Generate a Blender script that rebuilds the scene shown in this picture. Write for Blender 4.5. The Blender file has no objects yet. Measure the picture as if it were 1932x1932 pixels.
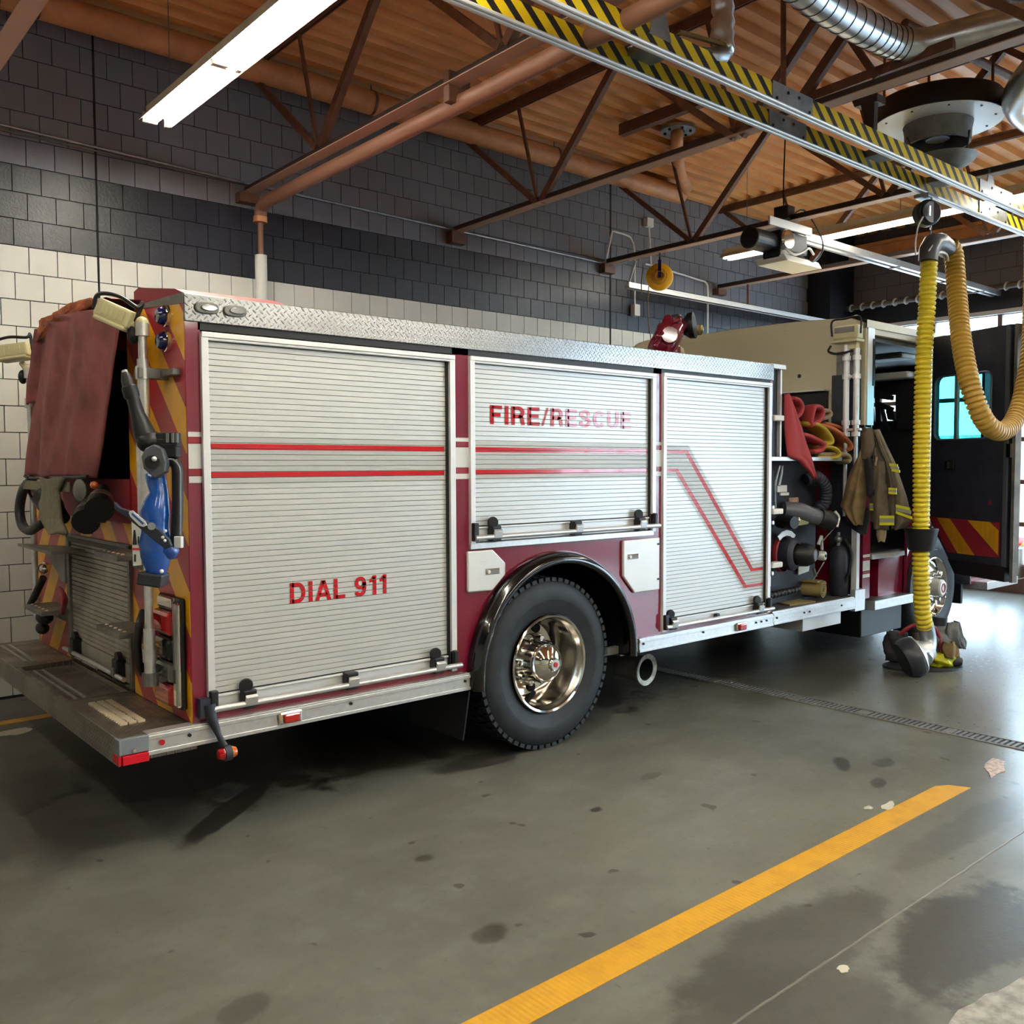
import bpy, bmesh, math, random
from mathutils import Vector, Matrix
random.seed(7)
sc = bpy.context.scene
COL = sc.collection
PI = math.pi

# ------------------------------------------------------------ camera
FPX = 1723.41
YAW, PITCH, ROLL = math.radians(49.4056), math.radians(-2.8605), math.radians(0.2201)
cy_, sy_, cp_, sp_ = math.cos(YAW), math.sin(YAW), math.cos(PITCH), math.sin(PITCH)
Fv = Vector((cy_ * cp_, sy_ * cp_, sp_))
r0 = Vector((sy_, -cy_, 0))
d0 = Fv.cross(r0)
cr_, sr_ = math.cos(ROLL), math.sin(ROLL)
Rv = cr_ * r0 + sr_ * d0
Dv = -sr_ * r0 + cr_ * d0
cd = bpy.data.cameras.new('camera')
cam = bpy.data.objects.new('camera', cd)
COL.objects.link(cam)
m3 = Matrix((Rv, -Dv, -Fv)).transposed()
cam.matrix_world = Matrix.Translation((0, 0, 1.75)) @ m3.to_4x4()
cd.sensor_width = 36.0
cd.lens = FPX / 1932 * 36
cd.clip_start = 0.05
cd.clip_end = 200
sc.camera = cam

# ------------------------------------------------------------ view, world
sc.view_settings.view_transform = 'Standard'
sc.view_settings.look = 'None'
sc.view_settings.gamma = 1.0
sc.view_settings.use_curve_mapping = False
sc.view_settings.exposure = 2.17
TUBE = 13.0          # brightness of the fluorescent tubes
SKY = 4.3            # brightness of the overcast sky outside
w = bpy.data.worlds.new('overcast_sky')
sc.world = w
w.use_nodes = True
bg = w.node_tree.nodes['Background']
bg.inputs[0].default_value = (0.66, 0.82, 1.0, 1)
bg.inputs[1].default_value = SKY
sc.cycles.use_denoising = True
sc.cycles.max_bounces = 8
sc.cycles.diffuse_bounces = 4
sc.cycles.glossy_bounces = 4
sc.cycles.transparent_max_bounces = 16
sc.cycles.caustics_reflective = False
sc.cycles.caustics_refractive = False
sc.cycles.sample_clamp_indirect = 6.0

WALL_Y = 7.7
END_X = 13.2
DECK_Z = 5.22
BAYS = [(3.4, 7.05), (-1.2, 2.45), (-5.9, -2.2)]     # bay door openings in the end wall
DOOR_H = 3.82
for i, (a, b) in enumerate(BAYS):                    # sky portals, sampling aid only
    ld = bpy.data.lights.new('door_portal', 'AREA')
    ld.shape = 'RECTANGLE'
    ld.size = DOOR_H
    ld.size_y = b - a
    ld.cycles.is_portal = True
    lo = bpy.data.objects.new('door_portal', ld)
    COL.objects.link(lo)
    lo.location = (END_X + 0.15, (a + b) / 2, DOOR_H / 2)
    lo.rotation_euler = (0, PI / 2, 0)

# ------------------------------------------------------------ node helper
def lin(h):
    h = h.lstrip('#')
    out = []
    for i in (0, 2, 4):
        c = int(h[i:i + 2], 16) / 255
        out.append(c / 12.92 if c <= 0.04045 else ((c + 0.055) / 1.055) ** 2.4)
    return (*out, 1)


class NT:
    def __init__(s, name):
        s.m = bpy.data.materials.new(name)
        s.m.use_nodes = True
        s.t = s.m.node_tree
        s.bsdf = s.t.nodes['Principled BSDF']
        s._pos = None

    def link(s, a, b):
        s.t.links.new(a, b)

    def math(s, op, a, b=0.0, c=None):
        n = s.t.nodes.new('ShaderNodeMath')
        n.operation = op
        for i, v in enumerate((a, b, c)):
            if v is None:
                continue
            if isinstance(v, (int, float)):
                n.inputs[i].default_value = v
            else:
                s.link(v, n.inputs[i])
        return n.outputs[0]

    def pos(s):
        if s._pos is None:
            g = s.t.nodes.new('ShaderNodeNewGeometry')
            x = s.t.nodes.new('ShaderNodeSeparateXYZ')
            s.link(g.outputs['Position'], x.inputs[0])
            s._pos = (x.outputs[0], x.outputs[1], x.outputs[2])
            s.posv = g.outputs['Position']
        return s._pos

    def noise(s, scale, detail=3, rough=0.5, vec=None, stretch=None):
        s.pos()
        v = vec or s.posv
        if stretch:
            mp = s.t.nodes.new('ShaderNodeMapping')
            mp.inputs['Scale'].default_value = stretch
            s.link(v, mp.inputs['Vector'])
            v = mp.outputs[0]
        n = s.t.nodes.new('ShaderNodeTexNoise')
        n.inputs['Scale'].default_value = scale
        n.inputs['Detail'].default_value = detail
        n.inputs['Roughness'].default_value = rough
        s.link(v, n.inputs['Vector'])
        return n.outputs['Fac']

    def mix(s, f, a, b):
        n = s.t.nodes.new('ShaderNodeMix')
        n.data_type = 'RGBA'
        for sock, v in ((n.inputs['Factor'], f), (n.inputs['A'], a), (n.inputs['B'], b)):
            pass
        fs = [i for i in n.inputs if i.name == 'Factor' and i.type == 'VALUE'][0]
        A = [i for i in n.inputs if i.name == 'A' and i.type == 'RGBA'][0]
        B = [i for i in n.inputs if i.name == 'B' and i.type == 'RGBA'][0]
        for sock, v in ((fs, f), (A, a), (B, b)):
            if isinstance(v, (int, float, tuple)):
                sock.default_value = v
            else:
                s.link(v, sock)
        return [o for o in n.outputs if o.type == 'RGBA'][0]

    def smooth(s, v, lo, hi, a=0.0, b=1.0):
        n = s.t.nodes.new('ShaderNodeMapRange')
        n.interpolation_type = 'SMOOTHSTEP'
        s.link(v, n.inputs[0])
        n.inputs[1].default_value = lo
        n.inputs[2].default_value = hi
        n.inputs[3].default_value = a
        n.inputs[4].default_value = b
        return n.outputs[0]

    def bump(s, h, strength=0.3, dist=0.01):
        n = s.t.nodes.new('ShaderNodeBump')
        n.inputs['Strength'].default_value = strength
        n.inputs['Distance'].default_value = dist
        s.link(h, n.inputs['Height'])
        s.link(n.outputs[0], s.bsdf.inputs['Normal'])

    def set(s, **k):
        names = {'color': 'Base Color', 'rough': 'Roughness', 'metal': 'Metallic', 'coat': 'Coat Weight',
                 'coatr': 'Coat Roughness', 'emit': 'Emission Color', 'emits': 'Emission Strength',
                 'trans': 'Transmission Weight', 'alpha': 'Alpha', 'spec': 'Specular IOR Level', 'sheen': 'Sheen Weight'}
        for a, v in k.items():
            i = s.bsdf.inputs[names[a]]
            if isinstance(v, (int, float, tuple)):
                i.default_value = v
            else:
                s.link(v, i)
        return s


def simple(name, h, rough=0.5, metal=0.0, nscale=None, nvar=0.12, bscale=None, bstr=0.2, bdist=0.004, **k):
    n = NT(name)
    c = lin(h) if isinstance(h, str) else h
    if nscale:
        f = n.noise(nscale, 4, 0.6)
        d = tuple(x * (1 - 2.2 * nvar) for x in c[:3]) + (1,)
        u = tuple(min(1, x * (1 + 2.2 * nvar)) for x in c[:3]) + (1,)
        n.set(color=n.mix(n.smooth(f, 0.3, 0.7), d, u))
    else:
        n.set(color=c)
    n.set(rough=rough, metal=metal, **k)
    if bscale:
        n.bump(n.noise(bscale, 4, 0.6), bstr, bdist)
    return n.m


def tread(name, plane, base=(0.62, 0.61, 0.6, 1), rough=0.3, pitch=0.034, strength=1.0, grime=0.0):
    """raised diamond lugs of tread plate, alternating direction"""
    n = NT(name)
    p = n.pos()
    a = p['xyz'.index(plane[0])]
    b = p['xyz'.index(plane[1])]
    h = None
    for k in (0, 1):
        off = 0.5 * k
        u = n.math('ADD', n.math('DIVIDE', a, pitch), off)
        v = n.math('ADD', n.math('DIVIDE', b, pitch), off)
        fu = n.math('SUBTRACT', n.math('FRACT', u), 0.5)
        fv = n.math('SUBTRACT', n.math('FRACT', v), 0.5)
        sgn = 1 if k == 0 else -1
        s1 = n.math('ADD', fu, n.math('MULTIPLY', fv, sgn))
        s2 = n.math('SUBTRACT', fu, n.math('MULTIPLY', fv, sgn))
        e = n.math('ADD', n.math('POWER', n.math('ABSOLUTE', n.math('MULTIPLY', s1, 1.9)), 2),
                   n.math('POWER', n.math('ABSOLUTE', n.math('MULTIPLY', s2, 7.0)), 2))
        l = n.smooth(e, 0.0, 1.0, 1.0, 0.0)
        h = l if h is None else n.math('MAXIMUM', h, l)
    n.bump(h, strength, 0.004)
    if grime:
        g = n.smooth(n.noise(3.0, 5, 0.6), 0.35, 0.7)
        cc = n.mix(g, base, tuple(c * (1 - grime) for c in base[:3]) + (1,))
        n.set(color=n.mix(h, n.mix(0.5, cc, tuple(c * 0.3 for c in base[:3]) + (1,)), cc))
        n.set(rough=n.smooth(g, 0, 1, rough, rough + 0.2))
    else:
        n.set(color=n.mix(h, tuple(c * 0.72 for c in base[:3]) + (1,), tuple(min(1, c * 1.25) for c in base[:3]) + (1,)), rough=rough)
    n.set(metal=0.9)
    return n.m


def chevron(name):
    n = NT(name)
    x, y, z = n.pos()
    yy = n.math('SUBTRACT', 1.35, n.math('ABSOLUTE', n.math('SUBTRACT', y, 5.45)))
    q = n.math('FRACT', n.math('DIVIDE', n.math('SUBTRACT', n.math('SUBTRACT', z, yy), 2.02), 0.42))
    f = n.math('LESS_THAN', q, 0.5)
    g = n.smooth(n.noise(9, 4, 0.6), 0.35, 0.75, 1.0, 0.8)
    c = n.mix(f, lin('#f2ae10'), lin('#b02632'))
    mm = n.mix(n.math('SUBTRACT', 1.0, g), c, (0.12, 0.09, 0.06, 1))
    n.set(color=mm, rough=0.35, coat=0.3)
    return n.m


def stripes_yb(name):
    """yellow and black hazard tape along X"""
    n = NT(name)
    x, y, z = n.pos()
    q = n.math('FRACT', n.math('DIVIDE', n.math('ADD', n.math('ADD', x, n.math('MULTIPLY', z, 1.15)), n.math('MULTIPLY', y, 0.37)), 0.152))
    f = n.math('LESS_THAN', q, 0.42)
    n.set(color=n.mix(f, lin('#e6c51c'), lin('#221f22')), rough=0.45)
    return n.m


M = {}
M['maroon'] = simple('maroon_paint', '#7e1230', 0.22, 0.0, coat=1.0, coatr=0.06)
M['red_dull'] = simple('dull_red_paint', '#8f2030', 0.5)
M['alu'] = simple('brushed_aluminium', '#d2d2d2', 0.36, 0.75, nscale=30, nvar=0.03)
M['hatch'] = simple('pale_hatch_metal', '#dcdad6', 0.35, 0.3)
M['alu_white'] = simple('satin_aluminium_trim', '#dedede', 0.42, 0.35)
M['slat'] = simple('roller_slat_aluminium', '#cdcdca', 0.38, 0.4)
M['slat_rear'] = simple('dusty_roller_slat', '#a39e94', 0.5, 0.3, nscale=8, nvar=0.06)
M['black'] = simple('black_plastic', '#101013', 0.45)
M['black_gloss'] = simple('glossy_black', '#060608', 0.16, coat=0.6)
M['rubber'] = simple('tyre_rubber', '#23262b', 0.62, nscale=14, nvar=0.12, bscale=90, bstr=0.12, bdist=0.002)
M['dark'] = simple('dark_void', '#0b0b10', 0.8)
M['dark_panel'] = simple('dark_panel', '#262936', 0.55, nscale=6, nvar=0.15)
M['chrome'] = simple('chrome', (0.78, 0.75, 0.7, 1), 0.07, 1.0)
M['chrome_warm'] = simple('polished_wheel_metal', (0.66, 0.63, 0.58, 1), 0.13, 1.0)
M['steel'] = simple('galvanised_steel', '#9aa0a6', 0.38, 0.85, nscale=9, nvar=0.08)
M['duct_metal'] = simple('shiny_duct_metal', '#cfd3d8', 0.28, 0.9, nscale=5, nvar=0.06)
M['joist_dark'] = simple('dark_chord_steel', '#3a2a24', 0.5)
M['joist_lit'] = simple('lit_tone_chord_face', '#b5937c', 0.5)  # chord underside: light from below put into the colour, leg kept dark
M['steel_dull'] = simple('dull_grey_steel', '#7c7a76', 0.55, 0.5, nscale=7, nvar=0.1)
M['white'] = simple('white_paint', '#e4e2dd', 0.4)
M['cream'] = simple('cream_paint', '#cbc1a2', 0.4)
M['cream_lamp'] = simple('cream_lamp_housing', '#cbc398', 0.45)
M['red_lens'] = simple('red_lens', '#b80a14', 0.15, coat=1.0)
M['amber'] = simple('amber_lens', '#d8641a', 0.2, coat=1.0)
M['clear_lens'] = simple('clear_lens', '#6d6d6a', 0.12, coat=1.0)
M['blue_lens'] = simple('blue_lens', '#101f66', 0.15, coat=1.0)
M['grey_marker'] = simple('grey_corner_cap', '#7c8088', 0.4)
M['blue_paint'] = simple('blue_enamel', '#1450a8', 0.25, coat=0.8)
M['red_refl'] = simple('red_reflector', '#d8142c', 0.25)
M['red_vinyl'] = simple('red_vinyl', '#c4141f', 0.16, coat=0.4)
M['grey_vinyl'] = simple('grey_reflective_vinyl', '#b9bab8', 0.3)
M['white_vinyl'] = simple('pale_reflective_vinyl', '#d4d4d2', 0.3)
M['maroon_vinyl'] = simple('dark_red_vinyl', '#8d1c2e', 0.3)
M['tread_side'] = tread('tread_plate_side', 'xz', base=(0.47, 0.47, 0.47, 1), pitch=0.036, rough=0.24, strength=1.3)
M['tread_top'] = tread('tread_plate_top', 'xy', base=(0.46, 0.40, 0.33, 1), pitch=0.036, rough=0.32, strength=1.5, grime=0.5)
M['tread_rear'] = tread('tread_plate_rear', 'yz', base=(0.50, 0.47, 0.42, 1), pitch=0.034, rough=0.30, strength=1.6, grime=0.2)
M['tread_floor'] = tread('tread_plate_floor', 'xy', base=(0.30, 0.29, 0.26, 1), pitch=0.036, rough=0.45, grime=0.3)
M['chevron'] = chevron('red_yellow_chevron')
M['hazard'] = stripes_yb('hazard_tape')
M['tarp'] = simple('maroon_tarpaulin', '#8a4c4c', 0.75, nscale=5, nvar=0.12, bscale=60, bstr=0.2, bdist=0.002)
M['tarp_orange'] = simple('faded_orange_tarp', '#a85a34', 0.75, nscale=9, nvar=0.2)
M['strap'] = simple('beige_webbing', '#7d7866', 0.85, nscale=30, nvar=0.06, bscale=200, bstr=0.2)
M['joist'] = simple('brown_painted_steel', '#6f4a36', 0.5, nscale=10, nvar=0.08)
M['pipe_tan'] = simple('tan_painted_pipe', '#c98a58', 0.5, nscale=6, nvar=0.06)
M['pipe_brown'] = simple('brown_painted_pipe', '#8a5f48', 0.5)
M['yellow_hose'] = simple('yellow_exhaust_hose', '#d3bd2a', 0.42)
M['yellow_hose_dk'] = simple('tan_exhaust_hose', '#b08a34', 0.45)
M['yellow_reel'] = simple('yellow_reel', '#f2b81a', 0.35, coat=0.5)
M['coat_tan'] = simple('tan_canvas', '#7d6844', 0.85, nscale=7, nvar=0.14, bscale=40, bstr=0.3)
M['coat_brown'] = simple('brown_coat_cloth', '#5f5343', 0.85, nscale=7, nvar=0.14, bscale=40, bstr=0.3)
M['hivis'] = simple('yellow_reflective_trim', '#c8c61e', 0.4)
M['silver_trim'] = simple('silver_reflective_trim', '#8f8f82', 0.35)
M['hose_red'] = simple('red_fire_hose', '#a8383c', 0.8, bscale=120, bstr=0.3)
M['hose_yellow'] = simple('yellow_fire_hose', '#b59c2e', 0.8, bscale=120, bstr=0.3)
M['hose_orange'] = simple('orange_fire_hose', '#b0643a', 0.8, bscale=120, bstr=0.3)
M['hose_tan'] = simple('tan_fire_hose', '#8d7a5e', 0.85, bscale=120, bstr=0.3)
M['towel'] = simple('khaki_rolled_mat', '#8f7f52', 0.9, bscale=160, bstr=0.4)
M['grey_plate'] = simple('grey_metal_plate', '#5c5f66', 0.4, 0.3)
M['label_white'] = simple('white_label', '#d8dcd8', 0.4)
M['label_blue'] = simple('blue_label_print', '#2a56a8', 0.4)
M['boot_black'] = simple('black_boot_rubber', '#2b2e34', 0.4)
M['pants_grey'] = simple('grey_bunker_cloth', '#6d7072', 0.8, nscale=12, nvar=0.12)
M['screw'] = simple('bolt_head', '#3a3836', 0.4, 0.7)
M['seat_dark'] = simple('black_seat_vinyl', '#111217', 0.6)
M['brass_dull'] = simple('dull_brass', '#8a7a50', 0.35, 0.8)

def glass(name, tint=(1, 1, 1, 1), refl=0.12):
    n = NT(name)
    t = n.t
    tr = t.nodes.new('ShaderNodeBsdfTransparent')
    tr.inputs[0].default_value = tint
    gl = t.nodes.new('ShaderNodeBsdfGlossy')
    gl.inputs['Roughness'].default_value = 0.03
    mx = t.nodes.new('ShaderNodeMixShader')
    mx.inputs[0].default_value = refl
    n.link(tr.outputs[0], mx.inputs[1])
    n.link(gl.outputs[0], mx.inputs[2])
    n.link(mx.outputs[0], t.nodes['Material Output'].inputs[0])
    return n.m
M['glass'] = glass('clear_glass', (0.93, 0.97, 0.97, 1), 0.08)
M['tint'] = glass('cyan_tinted_glass', (0.25, 0.72, 0.75, 1), 0.10)

def emit(name, c, s):
    n = NT(name)
    n.set(color=(0.8, 0.8, 0.8, 1), emit=c, emits=s)
    return n.m
M['tube'] = emit('lit_fluorescent_tube', (1.0, 0.97, 0.86, 1), TUBE)
M['reflector'] = simple('white_lamp_reflector', '#cfc9b4', 0.5)

# ------------------------------------------------------------ mesh builder
class MB:
    def __init__(s):
        s.v, s.f, s.mi = [], [], []
        s.cm = 0

    def add(s, vs, fs):
        o = len(s.v)
        s.v += [tuple(p) for p in vs]
        s.f += [tuple(i + o for i in f) for f in fs]
        s.mi += [s.cm] * len(fs)
        return s

    def box(s, x0, x1, y0, y1, z0, z1):
        x0, x1 = min(x0, x1), max(x0, x1)
        y0, y1 = min(y0, y1), max(y0, y1)
        z0, z1 = min(z0, z1), max(z0, z1)
        return s.add([(x0, y0, z0), (x1, y0, z0), (x1, y1, z0), (x0, y1, z0), (x0, y0, z1), (x1, y0, z1), (x1, y1, z1), (x0, y1, z1)],
                     [(0, 3, 2, 1), (4, 5, 6, 7), (0, 1, 5, 4), (1, 2, 6, 5), (2, 3, 7, 6), (3, 0, 4, 7)])

    def obox(s, c, ax, ay, az):
        """box from centre and three half-axis vectors"""
        c, ax, ay, az = Vector(c), Vector(ax), Vector(ay), Vector(az)
        if ax.cross(ay).dot(az) < 0:
            ax = -ax
        vs = [c + i * ax + j * ay + k * az for k in (-1, 1) for i, j in ((-1, -1), (1, -1), (1, 1), (-1, 1))]
        return s.add(vs, [(0, 3, 2, 1), (4, 5, 6, 7), (0, 1, 5, 4), (1, 2, 6, 5), (2, 3, 7, 6), (3, 0, 4, 7)])

    def bar(s, a, b, w, h, up=(0, 0, 1)):
        a, b = Vector(a), Vector(b)
        d = (b - a)
        L = d.length
        d.normalize()
        sd = d.cross(Vector(up))
        if sd.length < 1e-4:
            sd = d.cross(Vector((1, 0, 0)))
        sd.normalize()
        u = sd.cross(d)
        return s.obox((a + b) / 2, d * L / 2, sd * w / 2, u * h / 2)

    def cyl(s, a, b, r0, r1=None, n=16, cap=True):
        r1 = r0 if r1 is None else r1
        return s.rings([(a, r0), (b, r1)], n, cap)

    def rings(s, pts, n=16, cap=True, frame=None):
        """tube through (point, radius) list, frame propagated"""
        P = [Vector(p[0]) for p in pts]
        R = [p[1] for p in pts]
        T = []
        for i in range(len(P)):
            a = P[max(i - 1, 0)]
            b = P[min(i + 1, len(P) - 1)]
            t = (b - a)
            if t.length < 1e-9:
                t = T[-1] if T else Vector((0, 0, 1))
            T.append(t.normalized())
        ref = Vector((0, 0, 1)) if abs(T[0].z) < 0.9 else Vector((1, 0, 0))
        u = T[0].cross(ref).normalized()
        vs = []
        for i in range(len(P)):
            u = (u - T[i] * u.dot(T[i]))
            u.normalize()
            w_ = T[i].cross(u)
            for k in range(n):
                a = 2 * PI * k / n
                vs.append(P[i] + R[i] * (math.cos(a) * u + math.sin(a) * w_))
        fs = []
        for i in range(len(P) - 1):
            for k in range(n):
                k2 = (k + 1) % n
                fs.append((i * n + k, i * n + k2, (i + 1) * n + k2, (i + 1) * n + k))
        if cap:
            fs.append(tuple(range(n))[::-1])
            fs.append(tuple((len(P) - 1) * n + k for k in range(n)))
        return s.add(vs, fs)

    def tube(s, pts, r, n=10, cap=True):
        return s.rings([(p, r) for p in pts], n, cap)

    def lathe(s, prof, c, axis, n=32, close=False):
        """profile of (radius, height along axis)"""
        c, axis = Vector(c), Vector(axis).normalized()
        ref = Vector((0, 0, 1)) if abs(axis.z) < 0.9 else Vector((1, 0, 0))
        u = axis.cross(ref).normalized()
        w_ = axis.cross(u)
        vs = []
        for r, h in prof:
            for k in range(n):
                a = 2 * PI * k / n
                vs.append(c + axis * h + max(r, 1e-5) * (math.cos(a) * u + math.sin(a) * w_))
        fs = []
        m_ = len(prof)
        for i in range(m_ - 1 + (1 if close else 0)):
            j = (i + 1) % m_
            for k in range(n):
                k2 = (k + 1) % n
                fs.append((i * n + k, i * n + k2, j * n + k2, j * n + k))
        return s.add(vs, fs)

    def prism(s, pts, d):
        """extrude a planar polygon (3D points) by vector d"""
        P = [Vector(p) for p in pts]
        d = Vector(d)
        n = len(P)
        vs = P + [p + d for p in P]
        fs = [tuple(range(n)), tuple(range(2 * n - 1, n - 1, -1))]
        for i in range(n):
            j = (i + 1) % n
            fs.append((i, i + n, j + n, j))
        return s.add(vs, fs)

    def ball(s, c, rx, ry=None, rz=None, n=14, m=8):
        ry = rx if ry is None else ry
        rz = rx if rz is None else rz
        c = Vector(c)
        vs, fs = [], []
        for i in range(m + 1):
            t = PI * i / m
            for k in range(n):
                a = 2 * PI * k / n
                vs.append(c + Vector((rx * math.sin(t) * math.cos(a), ry * math.sin(t) * math.sin(a), rz * math.cos(t))))
        for i in range(m):
            for k in range(n):
                fs.append((i * n + k, (i + 1) * n + k, (i + 1) * n + (k + 1) % n, i * n + (k + 1) % n))
        return s.add(vs, fs)

    def grid(s, rows, closed=False):
        """rows of equal-length point lists -> surface"""
        n = len(rows[0])
        vs = [p for r in rows for p in r]
        fs = []
        for i in range(len(rows) - 1):
            for k in range(n - (0 if closed else 1)):
                k2 = (k + 1) % n
                fs.append((i * n + k, i * n + k2, (i + 1) * n + k2, (i + 1) * n + k))
        return s.add(vs, fs)

    def mesh(s, name):
        me = bpy.data.meshes.new(name)
        me.from_pydata([tuple(p) for p in s.v], [], s.f)
        bm = bmesh.new()
        bm.from_mesh(me)
        bmesh.ops.remove_doubles(bm, verts=bm.verts, dist=1e-5)
        bmesh.ops.recalc_face_normals(bm, faces=bm.faces)
        bm.to_mesh(me)
        bm.free()
        return me


def mo(me, name, mat, parent=None, bevel=0.0, smooth=None, seg=2):
    o = bpy.data.objects.new(name, me)
    COL.objects.link(o)
    if mat is not None:
        if not me.materials:
            me.materials.append(M[mat] if isinstance(mat, str) else mat)
    if parent is not None:
        o.parent = parent
        if parent.type == 'EMPTY':
            o.matrix_parent_inverse = Matrix.Translation(-Vector(parent.location))
    if bevel:
        b = o.modifiers.new('bevel', 'BEVEL')
        b.width = bevel
        b.segments = seg
        b.limit_method = 'ANGLE'
        b.angle_limit = math.radians(40)
    if smooth:
        for p in me.polygons:
            p.use_smooth = True
        if smooth != 'all':
            try:
                me.set_sharp_from_angle(angle=math.radians(smooth if smooth is not True else 40))
            except Exception:
                pass
    return o


def ob(name, mb, mat, parent=None, bevel=0.0, smooth=None, seg=2):
    return mo(mb.mesh(name), name, mat, parent, bevel, smooth, seg)


def thing(name, loc, label, cat, group=None):
    o = bpy.data.objects.new(name, None)
    o.empty_display_size = 0.1
    o.location = loc
    COL.objects.link(o)
    tag(o, label, cat, group)
    return o


def tag(o, label, cat, group=None):
    o['label'] = label
    o['category'] = cat
    if group:
        o['group'] = group
    return o


def struct(o):
    o['kind'] = 'structure'
    return o


def stuff(o):
    o['kind'] = 'stuff'
    return o


def lerp(a, b, t):
    return a + (b - a) * t


def smoothpath(pts, n=8):
    """Catmull-Rom through points"""
    P = [Vector(p) for p in pts]
    P = [P[0] * 2 - P[1]] + P + [P[-1] * 2 - P[-2]]
    out = []
    for i in range(1, len(P) - 2):
        for k in range(n):
            t = k / n
            a, b, c, d = P[i - 1], P[i], P[i + 1], P[i + 2]
            out.append(0.5 * ((2 * b) + (c - a) * t + (2 * a - 5 * b + 4 * c - d) * t * t + (3 * b - 3 * c + d - a) * t ** 3))
    out.append(P[-2])
    return out


def cloth(rows, axis, base, bulge=0.03, folds=5, amp=0.012, thick=0.01, nx=28, nz=36, seed=1, side=-1):
    """hanging cloth: rows = (z, left, right) outline; axis 'x' plane X=base spanning Y, or 'y' plane Y=base spanning X"""
    mb = MB()
    rows = sorted(rows, key=lambda r: -r[0])
    zs = [lerp(rows[0][0], rows[-1][0], i / nz) for i in range(nz + 1)]
    rnd = random.Random(seed)
    ph = [rnd.random() * 6.28 for _ in range(4)]

    def at(z):
        for a, b in zip(rows, rows[1:]):
            if a[0] >= z >= b[0]:
                t = (a[0] - z) / max(a[0] - b[0], 1e-6)
                return lerp(a[1], b[1], t), lerp(a[2], b[2], t)
        return rows[-1][1], rows[-1][2]
    F_, B_ = [], []
    for i, z in enumerate(zs):
        l, r = at(z)
        v = i / nz
        fr, br = [], []
        for k in range(nx + 1):
            u = k / nx
            p = lerp(l, r, u)
            q = math.sin(PI * u) ** 0.6 * bulge + amp * (math.sin(folds * 2 * PI * u + ph[0] + 1.4 * math.sin(3 * v + ph[1])) * (0.35 + 0.65 * v) + 0.4 * math.sin((folds * 1.7) * 2 * PI * u + ph[2] + 4 * v))
            q = side * q
            zz = z + 0.006 * math.sin(9 * u + ph[3])
            if axis == 'x':
                fr.append((base + q, p, zz))
                br.append((base + q - side * thick, p, zz))
            else:
                fr.append((p, base + q, zz))
                br.append((p, base + q - side * thick, zz))
        F_.append(fr)
        B_.append(br)
    mb.grid([f + b[::-1] for f, b in zip(F_, B_)], closed=True)
    n = 2 * (nx + 1)
    for rr in (0, nz):
        o = rr * n
        mb.add([], [])
        mb.f += [(o + k, o + k + 1, o + n - 2 - k, o + n - 1 - k) for k in range(nx)]
        mb.mi += [0] * nx
    return mb


CAMP = Vector((0, 0, 1.75))


def at(u, v, X=None, Y=None, Z=None, D=None):
    """point of the photograph carried onto a known plane of the scene"""
    q = Fv + (u - 966) / FPX * Rv + (v - 966) / FPX * Dv
    if X is not None:
        t_ = X / q.x
    elif Y is not None:
        t_ = Y / q.y
    elif Z is not None:
        t_ = (Z - 1.75) / q.z
    else:
        t_ = D
    return CAMP + q * t_



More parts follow.
